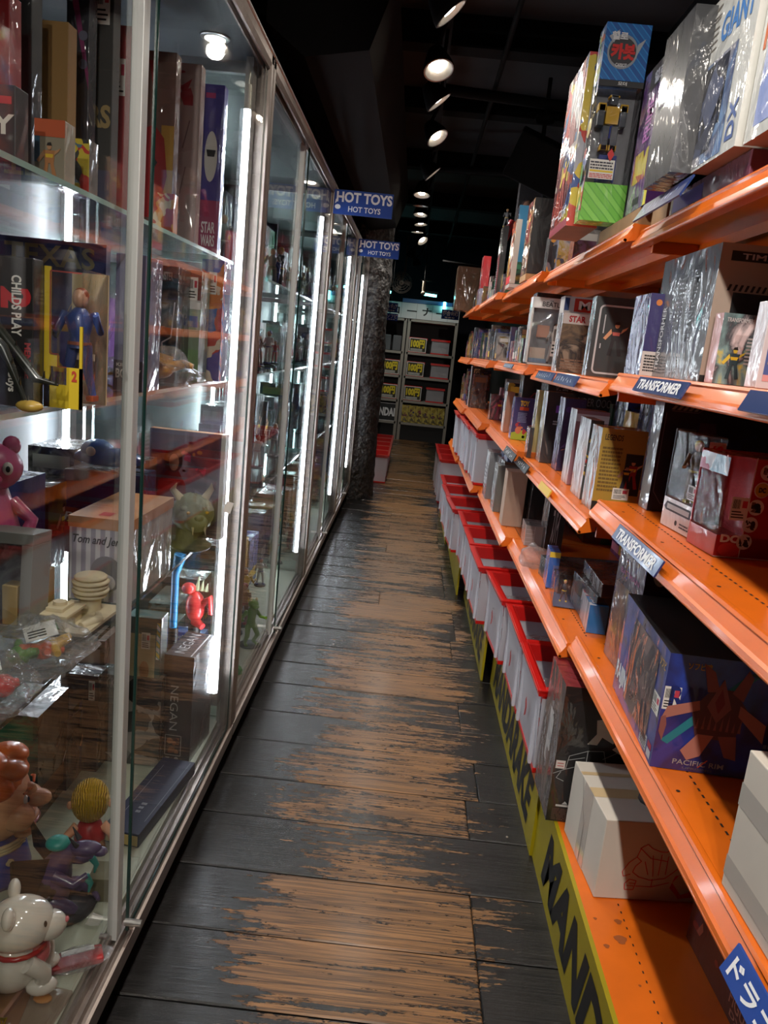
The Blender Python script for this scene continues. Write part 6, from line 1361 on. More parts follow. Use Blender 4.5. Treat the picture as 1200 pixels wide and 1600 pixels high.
# black spiny insect-like creature figure
t = empty('insect_figure', (-.66, 1.02, ZBs+.003)); tag(t, 'black long-legged spiny creature figure before the yellow window box', 'figurine')
BC = mat('dark_chitin', (40,42,36), .3, coat=.4); MB().ell((-.02,0,.10),(.07,.03,.03),BC).ell((.06,0,.11),(.035,.025,.025),BC).build('body', t)
for k, pts in enumerate([[(-.0,.0,.11),(.06,-.02,.145),(.13,-.02,.08),(.165,-.02,.0)], [(.02,.0,.10),(.08,.02,.13),(.15,.03,.04),(.18,.03,.035)], [(-.03,0,.1),(-.0,-.03,.07),(.09,-.03,.035),(.13,-.03,.0)], [(-.05,.0,.1),(-.1,-.01,.14),(-.14,0,.0)], [(-.04,.02,.1),(-.02,.05,.05),(.05,.06,.0)]]):
    mb = MB(); mb.tube(pts, [.010,.008,.007,.002], BC, 8) if len(pts) == 4 else mb.tube(pts, [.009,.007,.003], BC, 8)
    for j in range(len(pts)-1):
        for s_ in (.3,.6,.9):
            p_ = Vector(pts[j]).lerp(Vector(pts[j+1]), s_); mb.tube([p_, p_+Vector((.004,-.004,.014))], [.003,.0004], BC, 5)
    mb.build('leg', t)
MB().ell((.165,-.02,.008),(.018,.012,.008),mat('yellow_claw', (170,140,60), .4)).build('claw', t)
# right half of shelf B
o, W, D, H = lb('dark teal monster picture box right of the door edge on the middle shelf', ZBs, 1.80, 236, 276, 413, .10, wrap((40,44,48), s=.35), near=art([(34,38,40),(50,80,90),(20,20,22),(90,70,50)], 12, 'noise', 3)); lettering(FR(o, 'near'), 'MONSTER', W*.1, H*.88, W*.8, H*.95, TW, parent=o, bold=.03); lines(FR(o, 'near'), [[(W*.2,H*.1),(W*.5,H*.2),(W*.45,H*.35),(W*.8,H*.4),(W*.9,H*.7)]], .003, TW, o)
o, W, D, H = lb('pale green and red card pack with upright white label', ZBs, 1.90, 276, 312, 420, .08, wrap((120,136,112), s=.4)); F = FR(o, 'near'); flat(F, [rect(0,H*.74,W,H)], card((120,60,56)), name='red_header', parent=o); lettering(F, 'FACE', W*.05, H*.88, W*.7, H*.94, TW, parent=o, bold=.03, h=.001); flat(F, [rect(0,H*.66,W,H*.74)], card((200,196,190)), name='white_band', parent=o); flat(F, [rect(0,H*.02,W,H*.3)], card((110,140,96)), name='green_panel', parent=o); sticker(F, W*.45, H*.74, W*.4, H*.2, o, 3); flat(F, [rect(W*.2,H*.50,W*.9,H*.6)], card((60,80,140)), name='blue_mark', parent=o)
o, W, D, H = lb('purple and orange comic picture box near the light tube', ZBs, 2.02, 312, 346, 404, .08, wrap((90,70,130), s=.3), near=art([(90,80,150),(210,120,60),(60,90,160),(190,70,60),(220,200,180)], 13, 'voronoi', 4)); sticker(FR(o, 'near'), W*.35, H*.72, W*.35, H*.18, o, 4); sd = FR(o, 'right'); flat(sd, [rect(0,0,.02,H)], art([(60,60,170),(220,110,40),(200,50,120)], 16, 'stripes', 2), name='bright_edge', parent=o)
# yellow winged toy in a bag
t = empty('winged_toy', (-.585, 1.74, ZBs)); tag(t, 'orange winged toy in a clear bag with a white tag, on the middle shelf', 'figurine')
OR = mat('orange_vinyl', (214,150,60), .4, coat=.4); mb = MB(); mb.ell((0,0,.03),(.05,.03,.02),OR); mb.tube([(.03,0,.035),(.07,.02,.05),(.09,.02,.045)],[.014,.01,.006],OR); mb.tube([(-.04,0,.03),(-.07,-.01,.02),(-.1,0,.01)],[.012,.007,.002],OR); mb.build('body', t)
for s_ in (-1, 1): m2 = MB(); m2.add([(0,0,.045),(-.03,s_*.06,.075),(.03,s_*.07,.065),(.04,s_*.02,.045),(0,0,.041),(-.03,s_*.06,.071),(.03,s_*.07,.061),(.04,s_*.02,.041)],[(0,1,2,3),(7,6,5,4),(0,4,5,1),(1,5,6,2),(2,6,7,3),(3,7,4,0)],OR); m2.build('wing', t)
g = crumple('clear_bag', None, None, (0,0,0), (.10,.07,.05), BAG, 12, .3); g.parent = t; g.location = (0,0,.0)
MB().box(-.02,-.02,.085,.015,.02,.0865,STICK,T=Matrix.Rotation(.5,4,'X')).build('price_tag', t)

# shelf C
# pink pig-eared bear figure
t = empty('pink_figure', (-.745, 1.36, ZC)); t.rotation_euler.z = .4; tag(t, 'pink toy bear figure with small ears and a hanging price tag, far left', 'figurine')
PKM = mat('pink_vinyl', (196,84,132), .4, coat=.4); WM = mat('white_vinyl', (220,212,208), .3, coat=.5)
o_z = .12
MB().box(-.08,-.06,0,.06,.06,o_z,wrap((60,26,26))).build('display_block', t)
MB().lathe([(.0,o_z),(.05,o_z),(.055,o_z+.03),(.04,o_z+.09),(.028,o_z+.13),(0,o_z+.135)], PKM, 18).build('body', t)
MB().ell((0,0,o_z+.165),(.055,.05,.045),PKM,18,12).build('head', t)
for s_ in (-1, 1):
    MB().ell((s_*.035,0,o_z+.205),(.016,.01,.018),PKM,12,8).build('ear', t); MB().tube([(s_*.035,0,o_z+.10),(s_*.07,-.02,o_z+.07),(s_*.055,-.04,o_z+.03)],[.014,.012,.013],PKM).build('arm', t)
    m2 = MB(); m2.ell((.02*s_+.012,-.045,o_z+.17),(.009,.006,.012),WM,10,8); m2.ell((.02*s_+.013,-.051,o_z+.17),(.004,.003,.006),INK,8,6); m2.build('eye', t)
MB().ell((.01,-.048,o_z+.15),(.014,.012,.010),PKM,10,8).build('snout', t); MB().box(.04,-.07,o_z-.01,.05,-.068,o_z+.05,STICK,T=Matrix.Rotation(-.4,4,'Y')).build('price_tag', t)
# grey framed box leaning back
t = empty('framed_window_box', (-.735, 1.25, ZC+.0075), rot=(-.10, 0, 0)); tag(t, 'grey box with a dark recessed window, leaning on the left of the third shelf', 'box')
GY = card((128,126,122)); W, H, D = .115, .185, .07; a_ = -.10
mb = MB(); mb.box(-.10,0,0,.0,D,H,GY); mb.box(0,0,0,W,D,.02,GY); mb.box(0,0,H-.02,W,D,H,GY); mb.box(W-.02,0,.02,W,D,H-.02,GY); mb.build('grey_frame', t, bevel=.001); MB().box(0,.03,.02,W-.02,.035,H-.02,art([(20,16,18),(60,20,24),(120,116,112),(30,26,28)], 9, 'noise', 3, film=.9)).build('picture', t); MB().box(0,.005,.02,W-.02,.008,H-.02,FILM).build('window_pane', t)
# blue soft toy / pouch
t = empty('blue_toy_car', (-.72, 1.86, ZC)); tag(t, 'bright blue toy in glossy wrap lying on the dark boxes', 'toy')
BM = wrap((14,76,160), s=.8); mb = MB(); mb.ell((0,0,.23),(.09,.05,.03),BM,16,10,f=lambda q: Vector((q.x,q.y,q.z if q.z>0 else q.z*.6))); mb.ell((-.03,0,.25),(.04,.04,.028),BM); mb.build('body', t); MB().box(-.09,-.05,0,.1,.05,.205,wrap((30,40,90))).build('display_stand', t); MB().ell((-.03,-.042,.252),(.012,.004,.012),WM,8,6).build('badge', t)
o, W, D, H = lb('navy box with yellow and red comic picture behind the grey framed box', ZC, 1.80, 70, 155, 788, .06, wrap((40,36,90), s=.2), near=art([(40,36,100),(60,30,50),(150,130,50),(36,30,60),(120,50,40)], 9, 'voronoi', 6, film=.3))
lettering(FR(o, 'near'), 'Plus', W*.35, H*.72, W*.8, H*.9, card((200,196,200)), parent=o, shear=.2); flat(FR(o, 'near'), [[(W*.4,H*.7),(W*.52,H*.76),(W*.6,H*.7),(W*.55,H*.62)]], card((214,206,50)), name='yellow_star', parent=o)
o, W, D, H = lb('long brown box with small red capitals behind the striped box', ZC, 2.0, 125, 232, 708, .06, wrap((122,104,80), s=.3)); txtbars(FR(o, 'near'), W*.55, H*.55, W*.95, H*.75, 3, card((110,50,50)), o, 5)
o, W, D, H = lb('wide dark box with orange streak at the left end of the third shelf', ZC, 1.62, -40, 70, 835, .10, wrap((120,60,40), s=.4))
# striped carton with tan lid
a = Vector((-.655, 1.49, ZC)); W, D, H = .125, .26, .175
STR = art([(206,206,212),(150,146,160)], 1, 'voronoi', 1, film=0)
m, nt, b = nmat('grey_white_stripes'); tc = nt.nodes.new('ShaderNodeTexCoord'); wv = nt.nodes.new('ShaderNodeTexWave'); wv.bands_direction = 'X'; wv.inputs['Scale'].default_value = 16; cr = nt.nodes.new('ShaderNodeValToRGB'); cr.color_ramp.interpolation = 'CONSTANT'; cr.color_ramp.elements[0].color = (*lin((205,204,210)), 1); cr.color_ramp.elements[1].position = .5; cr.color_ramp.elements[1].color = (*lin((150,146,162)), 1)
nt.links.new(tc.outputs['Object'], wv.inputs['Vector']); nt.links.new(wv.outputs['Fac'], cr.inputs[0]); nt.links.new(cr.outputs[0], b.inputs['Base Color']); film_bump(nt, b, 8, .1)
o = carton('striped_carton', 'grey and white striped carton with a tan wooden-look lid', 'box', a, W, D, H, -.02, body=card((186,184,176)), sides={'near': m, 'right': wrap((170,168,160), s=.5)}); F = FR(o, 'near')
lid = MB().box(-.002,-.002,H-.022,W+.002,D+.002,H+.001,mat('tan_lid', (190,136,90), .55, noise=.15, nscale=20)).build('lid', o)
lettering(F, 'Tom and Jerry', W*.06, H*.66, W*.97, H*.79, INK, parent=o, shear=.3); flat(F, [disc(W*.62,H*.34,W*.27,H*.22,20)], card((120,118,124)), name='grey_print', parent=o); flat(F, [disc(W*.62,H*.24,W*.16,H*.1,16)], card((206,204,208)), name='pale_print', parent=o, h=.001)
flat(FR(o, 'top'), [rect(W*.4,.02,W*.6,.05)], card((170,60,50)), name='red_stamp', parent=o, h=.0018)
# tan card box and cream building model
o = carton('tan_box', 'slim tan card box with a price label beside the cream model', 'box', (-.672, 1.26, ZC), .028, .13, .098, -.05, body=card((206,176,116))); sticker(FR(o, 'right'), .03, .05, .05, .035, o, 8)
t = empty('building_model', (-.585, 1.34, ZC), -.05); tag(t, 'cream resin model of two stepped round and square buildings on a dark base', 'model')
CRM = mat('cream_resin', (214,200,170), .5); MB().box(-.055,-.055,0,.055,.11,.006,INK).build('dark_base', t); MB().box(-.053,-.053,.006,.053,.108,.012,CRM).build('ground_plate', t)
mb = MB()
for k in range(5): r_ = (.030,.034,.032,.034,.030)[k]; mb.lathe([(0,.040+.009*k),(r_,.040+.009*k),(r_+.001,.044+.009*k),(r_-.003,.047+.009*k),(0,.047+.009*k)], CRM, 26, (.005,.07,0))
mb.tube([(.005,.07,.012),(.005,.07,.045)], .02, CRM, 16); mb.build('round_tower', t)
mb = MB(); mb.box(-.04,-.045,.012,.012,.02,.034,CRM); mb.box(-.046,-.051,.034,.018,.026,.040,CRM); mb.box(-.03,-.035,.040,.002,.01,.047,CRM); mb.tube([(-.014,-.012,.047),(-.014,-.012,.054)], .012, CRM, 12); mb.build('square_hall', t, bevel=.001)
mb = MB(); mb.tube([(.03,-.02,.012),(.045,.02,.014),(.03,.05,.013)], [.008,.01,.006], CRM); mb.build('curved_wall', t)
crumple('green_vinyl_lump', 'tiny bright green toy left of the tan card box', 'toy', (-.60, 1.30, ZC), (.013,.012,.018), mat('bright_green', (50,150,50), .4), 4, .3)
# plastic bags of yellow and red toys at the front corner
def bagtoy(loc, r_, cols, label, seed, rz=0):
    t = empty('bagged_toy', loc, rz); tag(t, label, 'bagged toy', 'clear bags of toys on the third shelf'); r = random.Random(seed)
    for k in range(len(cols)):
        m2 = MB(); c = mat('toy_%d_%d_%d' % cols[k], cols[k], .35, coat=.3); p0 = Vector((r.uniform(-.5,.5)*r_[0], r.uniform(-.5,.5)*r_[1], r_[2]*.45))
        m2.ell(p0, (r_[0]*.25, r_[1]*.25, r_[2]*.35), c, 10, 8)
        for j in range(4): d_ = Vector((r.uniform(-1,1)*r_[0]*.4, r.uniform(-1,1)*r_[1]*.4, r.uniform(-.2,.4)*r_[2])); m2.tube([p0, p0+d_*.6, p0+d_], [.012,.009,.006], c, 7)
        m2.build('toy_piece', t)
    g = crumple('clear_bag', None, None, (0,0,0), r_, BAG, seed, .28); g.parent = t; g.location = (0,0,0)
    o = MB().box(-.025,-.02,0,.025,.02,.0012,STICK,T=Matrix.Translation((0,-.0,r_[2]*1.22))@Matrix.Rotation(.35,4,'X')@Matrix.Rotation(.6,4,'Z')).build('price_card', t)
    for q in range(3): MB().box(-.02,-.014+.007*q,.0013,.008,-.011+.007*q,.0018,INK,T=Matrix.Translation((0,-.0,r_[2]*1.22))@Matrix.Rotation(.35,4,'X')@Matrix.Rotation(.6,4,'Z')).build('printed_line', o)
    return t
bagtoy((-.565, 1.18, ZC), (.075,.085,.045), [(216,170,60),(210,90,50),(90,140,60)], 'clear bag of yellow and orange toy pieces, before the cream model', 5)
bagtoy((-.575, 1.02, ZC), (.07,.07,.05), [(214,50,40),(210,60,50),(40,60,90)], 'clear bag with red toy pieces at the shelf edge', 6)
bagtoy((-.60, .90, ZC), (.08,.07,.06), [(190,60,150),(220,160,40),(60,60,60)], 'clear bag with purple and yellow toy pieces, lowest left', 9)
bagtoy((-.72, 1.06, ZC), (.07,.07,.05), [(40,90,70),(50,50,56),(120,60,40)], 'clear bag with dark green toy pieces behind the red one', 11)
# horned green beast head
t = empty('beast_head', (-.535, 1.955, ZC), .5); tag(t, 'grey green horned beast head model with a price tag', 'figurine')
GB = mat('mossy_resin', (122,124,88), .6, noise=.35, nscale=40, bump=.5); MB().lathe([(0,0),(.05,0),(.055,.01),(.04,.02),(.038,.05),(.03,.06)], GB, 16).build('neck', t)
rr_ = random.Random(4); mb = MB(); mb.ell((0,0,.095),(.055,.065,.05),GB,24,16,f=lambda q: q*(1+rr_.uniform(-.06,.06))); mb.ell((0,-.05,.08),(.03,.04,.025),GB,14,10); mb.ell((0,-.075,.095),(.012,.012,.01),GB,8,6)
for s_ in (-1, 1): mb.ell((s_*.03,-.045,.115),(.012,.01,.008),GB,8,6)
mb.build('head', t)
for s_ in (-1, 1): MB().tube([(s_*.03,0,.13),(s_*.05,.01,.155),(s_*.045,-.01,.175)],[.012,.008,.001],mat('bone', (190,176,140), .5)).build('horn', t); MB().ell((s_*.024,-.062,.108),(.005,.004,.004),mat('amber', (200,150,40), .2),8,6).build('eye', t); MB().tube([(s_*.015,-.08,.075),(s_*.016,-.085,.055)],[.004,.0005],mat('bone')).build('fang', t)
MB().box(.04,-.03,.12,.06,-.028,.15,STICK,T=Matrix.Rotation(.3,4,'Y')).build('price_tag', t)
# big poster box at the back near the tube
o, W, D, H = lb('large box with brown top and red dark portrait picture by the light tube', ZC, 2.06, 232, 343, 668, .03, wrap((110,86,110), s=.2), top=mat('tan_lid')); F = FR(o, 'near')
flat(F, [rect(W*.02,H*.02,W*.97,H*.96)], art([(84,60,84),(120,60,70),(60,50,66),(140,120,130)], 5, 'noise', 6, film=.2), name='picture', parent=o)
flat(F, [[(W*.12,H*.30),(W*.55,H*.30),(W*.52,H*.50),(W*.42,H*.62),(W*.25,H*.62),(W*.14,H*.5)]], card((110,26,24)), name='red_clothing', parent=o, h=.001); flat(F, [disc(W*.34,H*.72,W*.13,H*.12,18)], card((48,34,30)), name='dark_hair', parent=o, h=.0013); flat(F, [disc(W*.35,H*.70,W*.07,H*.08,16)], card((168,120,92)), name='face_print', parent=o, h=.0016); flat(F, [[(W*.6,H*.12),(W*.8,H*.2),(W*.78,H*.42),(W*.66,H*.46)]], card((130,126,140)), name='pale_figure', parent=o, h=.001); shards(F, W, H, [(190,110,60),(170,60,90)], 8, 6, parent=o, area=(.2,.55,.8,.85), size=.12, film=0)
MB().box(W-.001,-.002,0,W+.012,.032,H,WHITE).build('white_edge', o)

# deck of the nearest cabinet
# red-haired vinyl doll
t = empty('doll_bust', (-.815, 1.47, ZD_), .25); tag(t, 'large vinyl doll head with orange hair and big nose, on a blue shirt', 'doll')
BLU = mat('blue_vinyl', (30,66,150), .45); HAIR = mat('orange_hair', (206,90,24), .35, coat=.5); CREAM = mat('cream_cord', (204,186,150), .6)
MB().lathe([(0,0),(.075,0),(.085,.02),(.075,.07),(.04,.095),(0,.1)], BLU, 22).build('shirt', t)
def hf(q):
    x, y, z = q
    k = 1.0
    if z < -.3: k *= 1-.12*(-z-.3)
    return Vector((x*k+(.12*max(0, -z)*(x > 0)), y*k, z))
HX = .185
mb = MB(); mb.ell((0,0,HX),(.086,.08,.098),FLESH,28,20,f=hf)            # face looks to +x
mb.ell((.098,.0,HX-.000),(.030,.022,.019),FLESH,16,12); mb.ell((.080,0,HX+.018),(.018,.014,.02),FLESH,12,9)
for s_ in (-1, 1): mb.ell((.068,s_*.040,HX-.022),(.034,.030,.030),FLESH,14,10); mb.ell((-.005,s_*.082,HX-.005),(.018,.010,.024),FLESH,12,9)
mb.ell((.082,0,HX-.040),(.020,.028,.010),FLESH,12,8); mb.ell((.070,0,HX-.072),(.026,.03,.02),FLESH,12,9)
mb.build('head', t)
MB().ell((.090,0,HX-.048),(.014,.030,.005),mat('lip_pink', (176,84,90), .4),12,6).build('mouth', t)
for s_ in (-1, 1):
    m2 = MB(); m2.ell((.079,s_*.026,HX+.012),(.007,.008,.010),WM,10,8); m2.ell((.085,s_*.026,HX+.012),(.003,.005,.007),mat('eye_navy', (24,30,60), .3),8,6); m2.build('eye', t); MB().tube([(.078,s_*.038,HX+.032),(.086,s_*.026,HX+.038),(.088,s_*.012,HX+.030)],[.0025,.004,.0025],HAIR,6).build('eyebrow', t)
mb = MB(); mb.ell((-.012,0,HX+.045),(.086,.084,.062),HAIR,22,14)
for (x_, y_, z_, a_, b_, c_) in ((.045,-.02,.078,.040,.034,.022),(.030,.03,.088,.045,.040,.024),(-.01,-.02,.095,.055,.05,.022),(.055,.012,.064,.024,.030,.016),(-.05,0,.05,.05,.075,.05),(.02,-.055,.055,.045,.024,.03),(.02,.058,.055,.045,.022,.03)): mb.ell((x_, y_, HX+z_), (a_, b_, c_), HAIR, 16, 10)
mb.build('hair', t)
mb = MB()
for k in range(3): mb.tube([(.07*math.cos(a_*math.pi/8),.06*math.sin(a_*math.pi/8),.094-.007*k+.003*math.sin(a_)) for a_ in range(17)], .0045, CREAM, 8, cap=False)
mb.build('neck_cord', t); MB().box(.05,-.05,.05,.085,-.048,.085,STICK,T=Matrix.Rotation(.5,4,'Y')).build('price_tag', t); MB().ell((.045,-.05,.062),(.018,.01,.010),CREAM,12,8).build('switch', t)
# yellow-haired doll seen from behind
t = empty('small_doll', (-.645, 1.60, ZD_+.004), .3); tag(t, 'small doll with round wavy yellow hair, seen from behind, in red', 'doll')
YH = nmat('yellow_hair'); m, nt, b = YH; b.inputs['Base Color'].default_value = (*lin((200,160,30)), 1); b.inputs['Roughness'].default_value = .45; tc = nt.nodes.new('ShaderNodeTexCoord'); wv = nt.nodes.new('ShaderNodeTexWave'); wv.inputs['Scale'].default_value = 60; wv.inputs['Distortion'].default_value = 6; bp = nt.nodes.new('ShaderNodeBump'); bp.inputs['Strength'].default_value = .8; bp.inputs['Distance'].default_value = .01; nt.links.new(tc.outputs['Object'], wv.inputs['Vector']); nt.links.new(wv.outputs['Fac'], bp.inputs['Height']); nt.links.new(bp.outputs[0], b.inputs['Normal']); YHM = m
RV = mat('red_vinyl', (160,24,24), .4, coat=.3)
MB().lathe([(0,0),(.032,0),(.036,.02),(.026,.055),(.012,.065),(0,.066)], RV, 16).build('red_suit', t); MB().ell((0,0,.115),(.043,.042,.053),YHM,20,14).build('hair', t)
for s_ in (-1, 1): MB().ell((s_*.045,0,.105),(.007,.006,.011),FLESH,8,6).build('ear', t); MB().tube([(s_*.028,0,.05),(s_*.05,-.01,.03),(s_*.055,-.02,.015)],[.012,.010,.009],FLESH).build('arm', t); MB().tube([(s_*.018,0,.012),(s_*.03,-.035,.008)],[.013,.011],mat('brown_boot', (120,80,40), .5)).build('boot', t)
# purple and black dragon figure
t = empty('dragon_figure', (-.62, 1.40, ZD_+.001), .2); tag(t, 'dark purple dragon figure with turquoise claws and collar on a round base', 'figurine')
DP = mat('purple_resin', (84,64,100), .45, coat=.2); DK = mat('black_resin', (34,30,32), .5); TQ = mat('turquoise_resin', (50,150,140), .4)
MB().lathe([(0,0),(.068,0),(.07,.008),(.055,.016),(.05,.014),(0,.016)], DK, 24).build('base', t)
mb = MB(); mb.tube([(-.02,0,.016),(-.025,0,.05),(-.015,0,.085),(.0,0,.12),(.022,0,.14)],[.034,.042,.036,.022,.016],DP,14); mb.tube([(-.03,.02,.03),(.02,.045,.02),(.06,.02,.018),(.075,-.01,.02)],[.018,.013,.009,.004],DP,8); mb.build('body', t)
mb = MB(); mb.ell((.045,-.005,.140),(.034,.018,.016),DP,14,10); mb.ell((.075,-.005,.132),(.016,.012,.010),DP,10,8); mb.build('head', t)
MB().ell((-.025,-.028,.055),(.024,.014,.03),DK,12,9).build('belly', t); MB().ell((-.01,-.0,.150),(.025,.022,.014),TQ,14,8).build('collar', t)
for s_ in (-1, 1):
    MB().tube([(-.01,s_*.03,.095),(.03,s_*.04,.08),(.055,s_*.03,.095)],[.013,.010,.007],DP).build('arm', t); MB().tube([(.052,s_*.03,.092),(.062,s_*.03,.075),(.058,s_*.03,.055)],[.008,.006,.002],TQ).build('claw', t)
    MB().tube([(-.02,s_*.025,.03),(.02,s_*.035,.022),(.03,s_*.035,.012)],[.018,.014,.012],DP).build('leg', t); m2 = MB(); m2.add([(-.02,s_*.01,.12),(-.08,s_*.07,.16),(-.075,s_*.08,.09),(-.04,s_*.05,.07),(-.024,s_*.01,.115),(-.084,s_*.07,.155),(-.079,s_*.08,.085),(-.044,s_*.05,.065)],[(0,1,2,3),(7,6,5,4),(0,4,5,1),(1,5,6,2),(2,6,7,3),(3,7,4,0)],DK); m2.build('wing', t); MB().tube([(.03,s_*.012,.15),(.015,s_*.018,.175)],[.006,.001],DK).build('horn', t)
MB().box(.05,-.06,.03,.075,-.058,.06,STICK,T=Matrix.Rotation(.5,4,'Y')).build('price_tag', t)
# white puppy money box
t = empty('animal_money_box', (-.605, 1.19, ZD_+.006), .35); t.scale = (1.15,)*3; tag(t, 'glossy white ceramic animal money box with a pink bib, front left', 'money box')
CER = mat('white_glaze', (224,218,206), .12, coat=.8)
mb = MB(); mb.ell((-.01,0,.045),(.045,.04,.050),CER,22,14); mb.build('body', t)
mb = MB(); mb.ell((0,0,.113),(.052,.044,.042),CER,24,16); mb.ell((.042,-.0,.104),(.028,.026,.022),CER,20,14); mb.build('head', t)
for s_ in (-1, 1):
    MB().ell((-.012,s_*.034,.150),(.010,.017,.017),CER,14,10).build('ear', t); MB().ell((.040,s_*.027,.128),(.0025,.003,.0055),INK,8,6).build('eye', t)
    MB().tube([(.015,s_*.034,.065),(.038,s_*.030,.042),(.036,s_*.022,.020)],[.014,.013,.014],CER,10).build('arm', t); MB().ell((.035,s_*.026,.014),(.024,.016,.014),CER,14,8).build('foot', t)
MB().ell((.069,0,.110),(.004,.006,.004),mat('pink_glaze', (208,104,108), .25, coat=.5),10,7).build('nose', t); MB().ell((.026,0,.058),(.020,.026,.024),mat('pink_glaze', (208,104,108), .25, coat=.5),14,10).build('bib', t)
MB().tube([(.042*math.cos(a_*.39),.038*math.sin(a_*.39),.079) for a_ in range(17)], .004, mat('red_glaze', (170,40,40), .2), 8).build('collar', t)
# small things lying on the deck
t = empty('red_toy_pack', (-.49-.035, 1.26, ZD_), .5); tag(t, 'small bagged red toy with white card beside the white money box', 'toy pack'); MB().box(-.05,-.02,0,.045,.02,.014,mat('red_vinyl')).build('red_toy', t, bevel=.004); MB().box(-.03,.006,.0145,.03,.018,.016,STICK).build('paper_card', t); g = crumple('clear_bag', None, None, (0,0,0), (.06,.032,.012), BAG, 21, .2); g.parent = t; g.location = (0,0,0)
t = empty('clear_case', (-.553, 1.135, ZD_), -.1); tag(t, 'flat clear plastic case with a small orange item, lying near the white money box', 'case'); MB().box(-.045,-.05,0,.045,.055,.010,thin_clear('clear_case_plastic', (.9,.86,.84), .1, haze=.12, hcol=(190,150,130))).build('shell', t, bevel=.002); MB().ell((.0,.03,.006),(.018,.012,.003),mat('orange_vinyl'),10,6).build('orange_piece', t); MB().box(-.047,-.052,0,-.04,.056,.012,card((150,110,90))).build('edge_strip', t)
o = carton('kraft_card', 'brown printed card lying under the clear case', 'card', (-.63, 1.06, ZD_), .07, .11, .0014, .15, body=card((136,98,62)))
t = empty('brass_basket', (-.612, 1.06, ZD_), .1); tag(t, 'small brass wire basket with a row of pearly beads on its rim', 'basket')
BR = mat('brass', (216,180,50), .25, .8); mb = MB(); mb.box(-.035,-.025,0,.035,.025,.003,BR)
for k in range(15):
    x = -.035+.005*k; mb.tube([(x,-.025,.003),(x,-.025,.032)],.0015,BR,6); mb.tube([(x,.025,.003),(x,.025,.032)],.0015,BR,6)
mb.tube([(-.037,-.026,.033),(.037,-.026,.033),(.037,.026,.033),(-.037,.026,.033),(-.037,-.026,.033)],.0028,BR,8); mb.build('wire_body', t)
mb = MB(); [mb.ell((-.034+.0068*k,-.027,.038),.0032,mat('pearl', (225,220,210), .2, coat=.6),8,6) for k in range(11)]; mb.build('bead_row', t); MB().tube([(.03,-.026,.03),(.01,-.028,.0)],.001,mat('dark_wire', (40,36,30), .4),6).build('loose_wire', t)
t = empty('grey_gadget', (-.553, 1.045, ZD_), .3); tag(t, 'small grey metal toy part right of the brass basket', 'toy'); MB().tube([(0,0,0),(.0,.01,.04),(.012,.012,.05)],[.009,.008,.006],ALU_D).build('stem', t); MB().lathe([(0,0),(.02,0),(.02,.006),(0,.008)], mat('gunmetal', (60,62,64), .4, .5), 14).build('base', t); MB().tube([(.02,-.02,.0),(.03,-.015,.03)],.005,mat('gunmetal')).build('lever', t)
o = carton('wooden_stand', 'olive wooden box frame standing behind the dragon figure', 'box', (-.575, 1.42, ZD_), .045, .06, .055, .1, body=mat('olive_board', (104,98,66), .6))
# tall dark box with vertical lettering
a = Vector((-.605, 2.0, ZD_))
NG = wrap((52,38,32), s=.12); H = .325
o = carton('figure_box', 'dark brown tall figure box with white vertical letters by the tube', 'box', a, .085, .18, H, -.06, body=NG, sides={'near': art([(50,38,32),(70,50,40),(38,30,28),(84,60,44)], 3, 'noise', 4, film=.1), 'top': card((30,28,28))}); F = FR(o, 'near')
lettering(F, 'NEGAN', .022, H*.30, .045, H*.72, card((170,164,158)), parent=o, rot=-90, bold=-.005); lines(F, [[(.012,H*.06),(.058,H*.06),(.058,H*.25),(.012,H*.25),(.012,H*.06)]], .0022, card((160,150,142)), o, 'white_square'); shards(F, .085, H, [(120,70,44),(84,50,36),(150,96,64)], 8, 4, parent=o, area=(.2,.08,.62,.23), size=.35, film=0, name='portrait'); flat(F, [rect(.014,.006,.026,.012), disc(.046,.009,.006)], card((150,142,136)), name='small_logo', parent=o)
lettering(FR(o, 'top'), 'NEGAN', .02, .02, .05, .165, card((190,190,186)), parent=o, rot=90, bold=-.005); flat(FR(o, 'top'), [rect(.072,.005,.076,.175)], card((190,190,186)), name='edge_line', parent=o)
# set of small boxes behind
o, W, D, H = lb('blue and pink playset box lying behind the dark lettered box', ZD_+.24, 2.24, 258, 318, 985, .05, wrap((50,90,180), s=.3)); F = FR(o, 'near'); lettering(F, 'playmobil', W*.04, H*.55, W*.55, H*.85, card((220,220,225)), parent=o, bold=.02); flat(F, [rect(W*.6,0,W,H)], card((210,80,100)), name='pink_panel', parent=o); sticker(F, W*.78, H*.1, W*.2, H*.8, o, 5); lettering(F, 'Plus', W*.64, H*.5, W*.76, H*.8, card((225,225,228)), parent=o, h=.0013)
PMX = o
o, W, D, H = lb('dark box holding up the blue and pink playset box', ZD_, 2.23, 256, 320, 1045, .05, wrap((60,40,50), s=.4), near=art([(60,40,46),(150,90,60),(40,30,34),(120,60,60)], 10, 'voronoi', 4)); o['dims'] = o['dims']
o, W, D, H = lb('teal comic box with cream picture left of the dark lettered box', ZD_+.20, 1.97, 196, 250, 962, .06, wrap((70,96,92), s=.25)); F = FR(o, 'near'); flat(F, [rect(W*.1,H*.1,W*.85,H*.8)], card((176,166,130)), name='cream_picture', parent=o); sticker(F, W*.45, H*.62, W*.25, H*.2, o, 4); flat(F, [disc(W*.55,H*.35,W*.14,H*.12,14)], card((170,120,80)), name='face_print', parent=o, h=.001); flat(F, [rect(W*.88,H*.5,W*.98,H*.95)], art([(210,190,90),(90,170,180),(220,220,220)], 20, 'stripes', 1), name='striped_edge', parent=o)
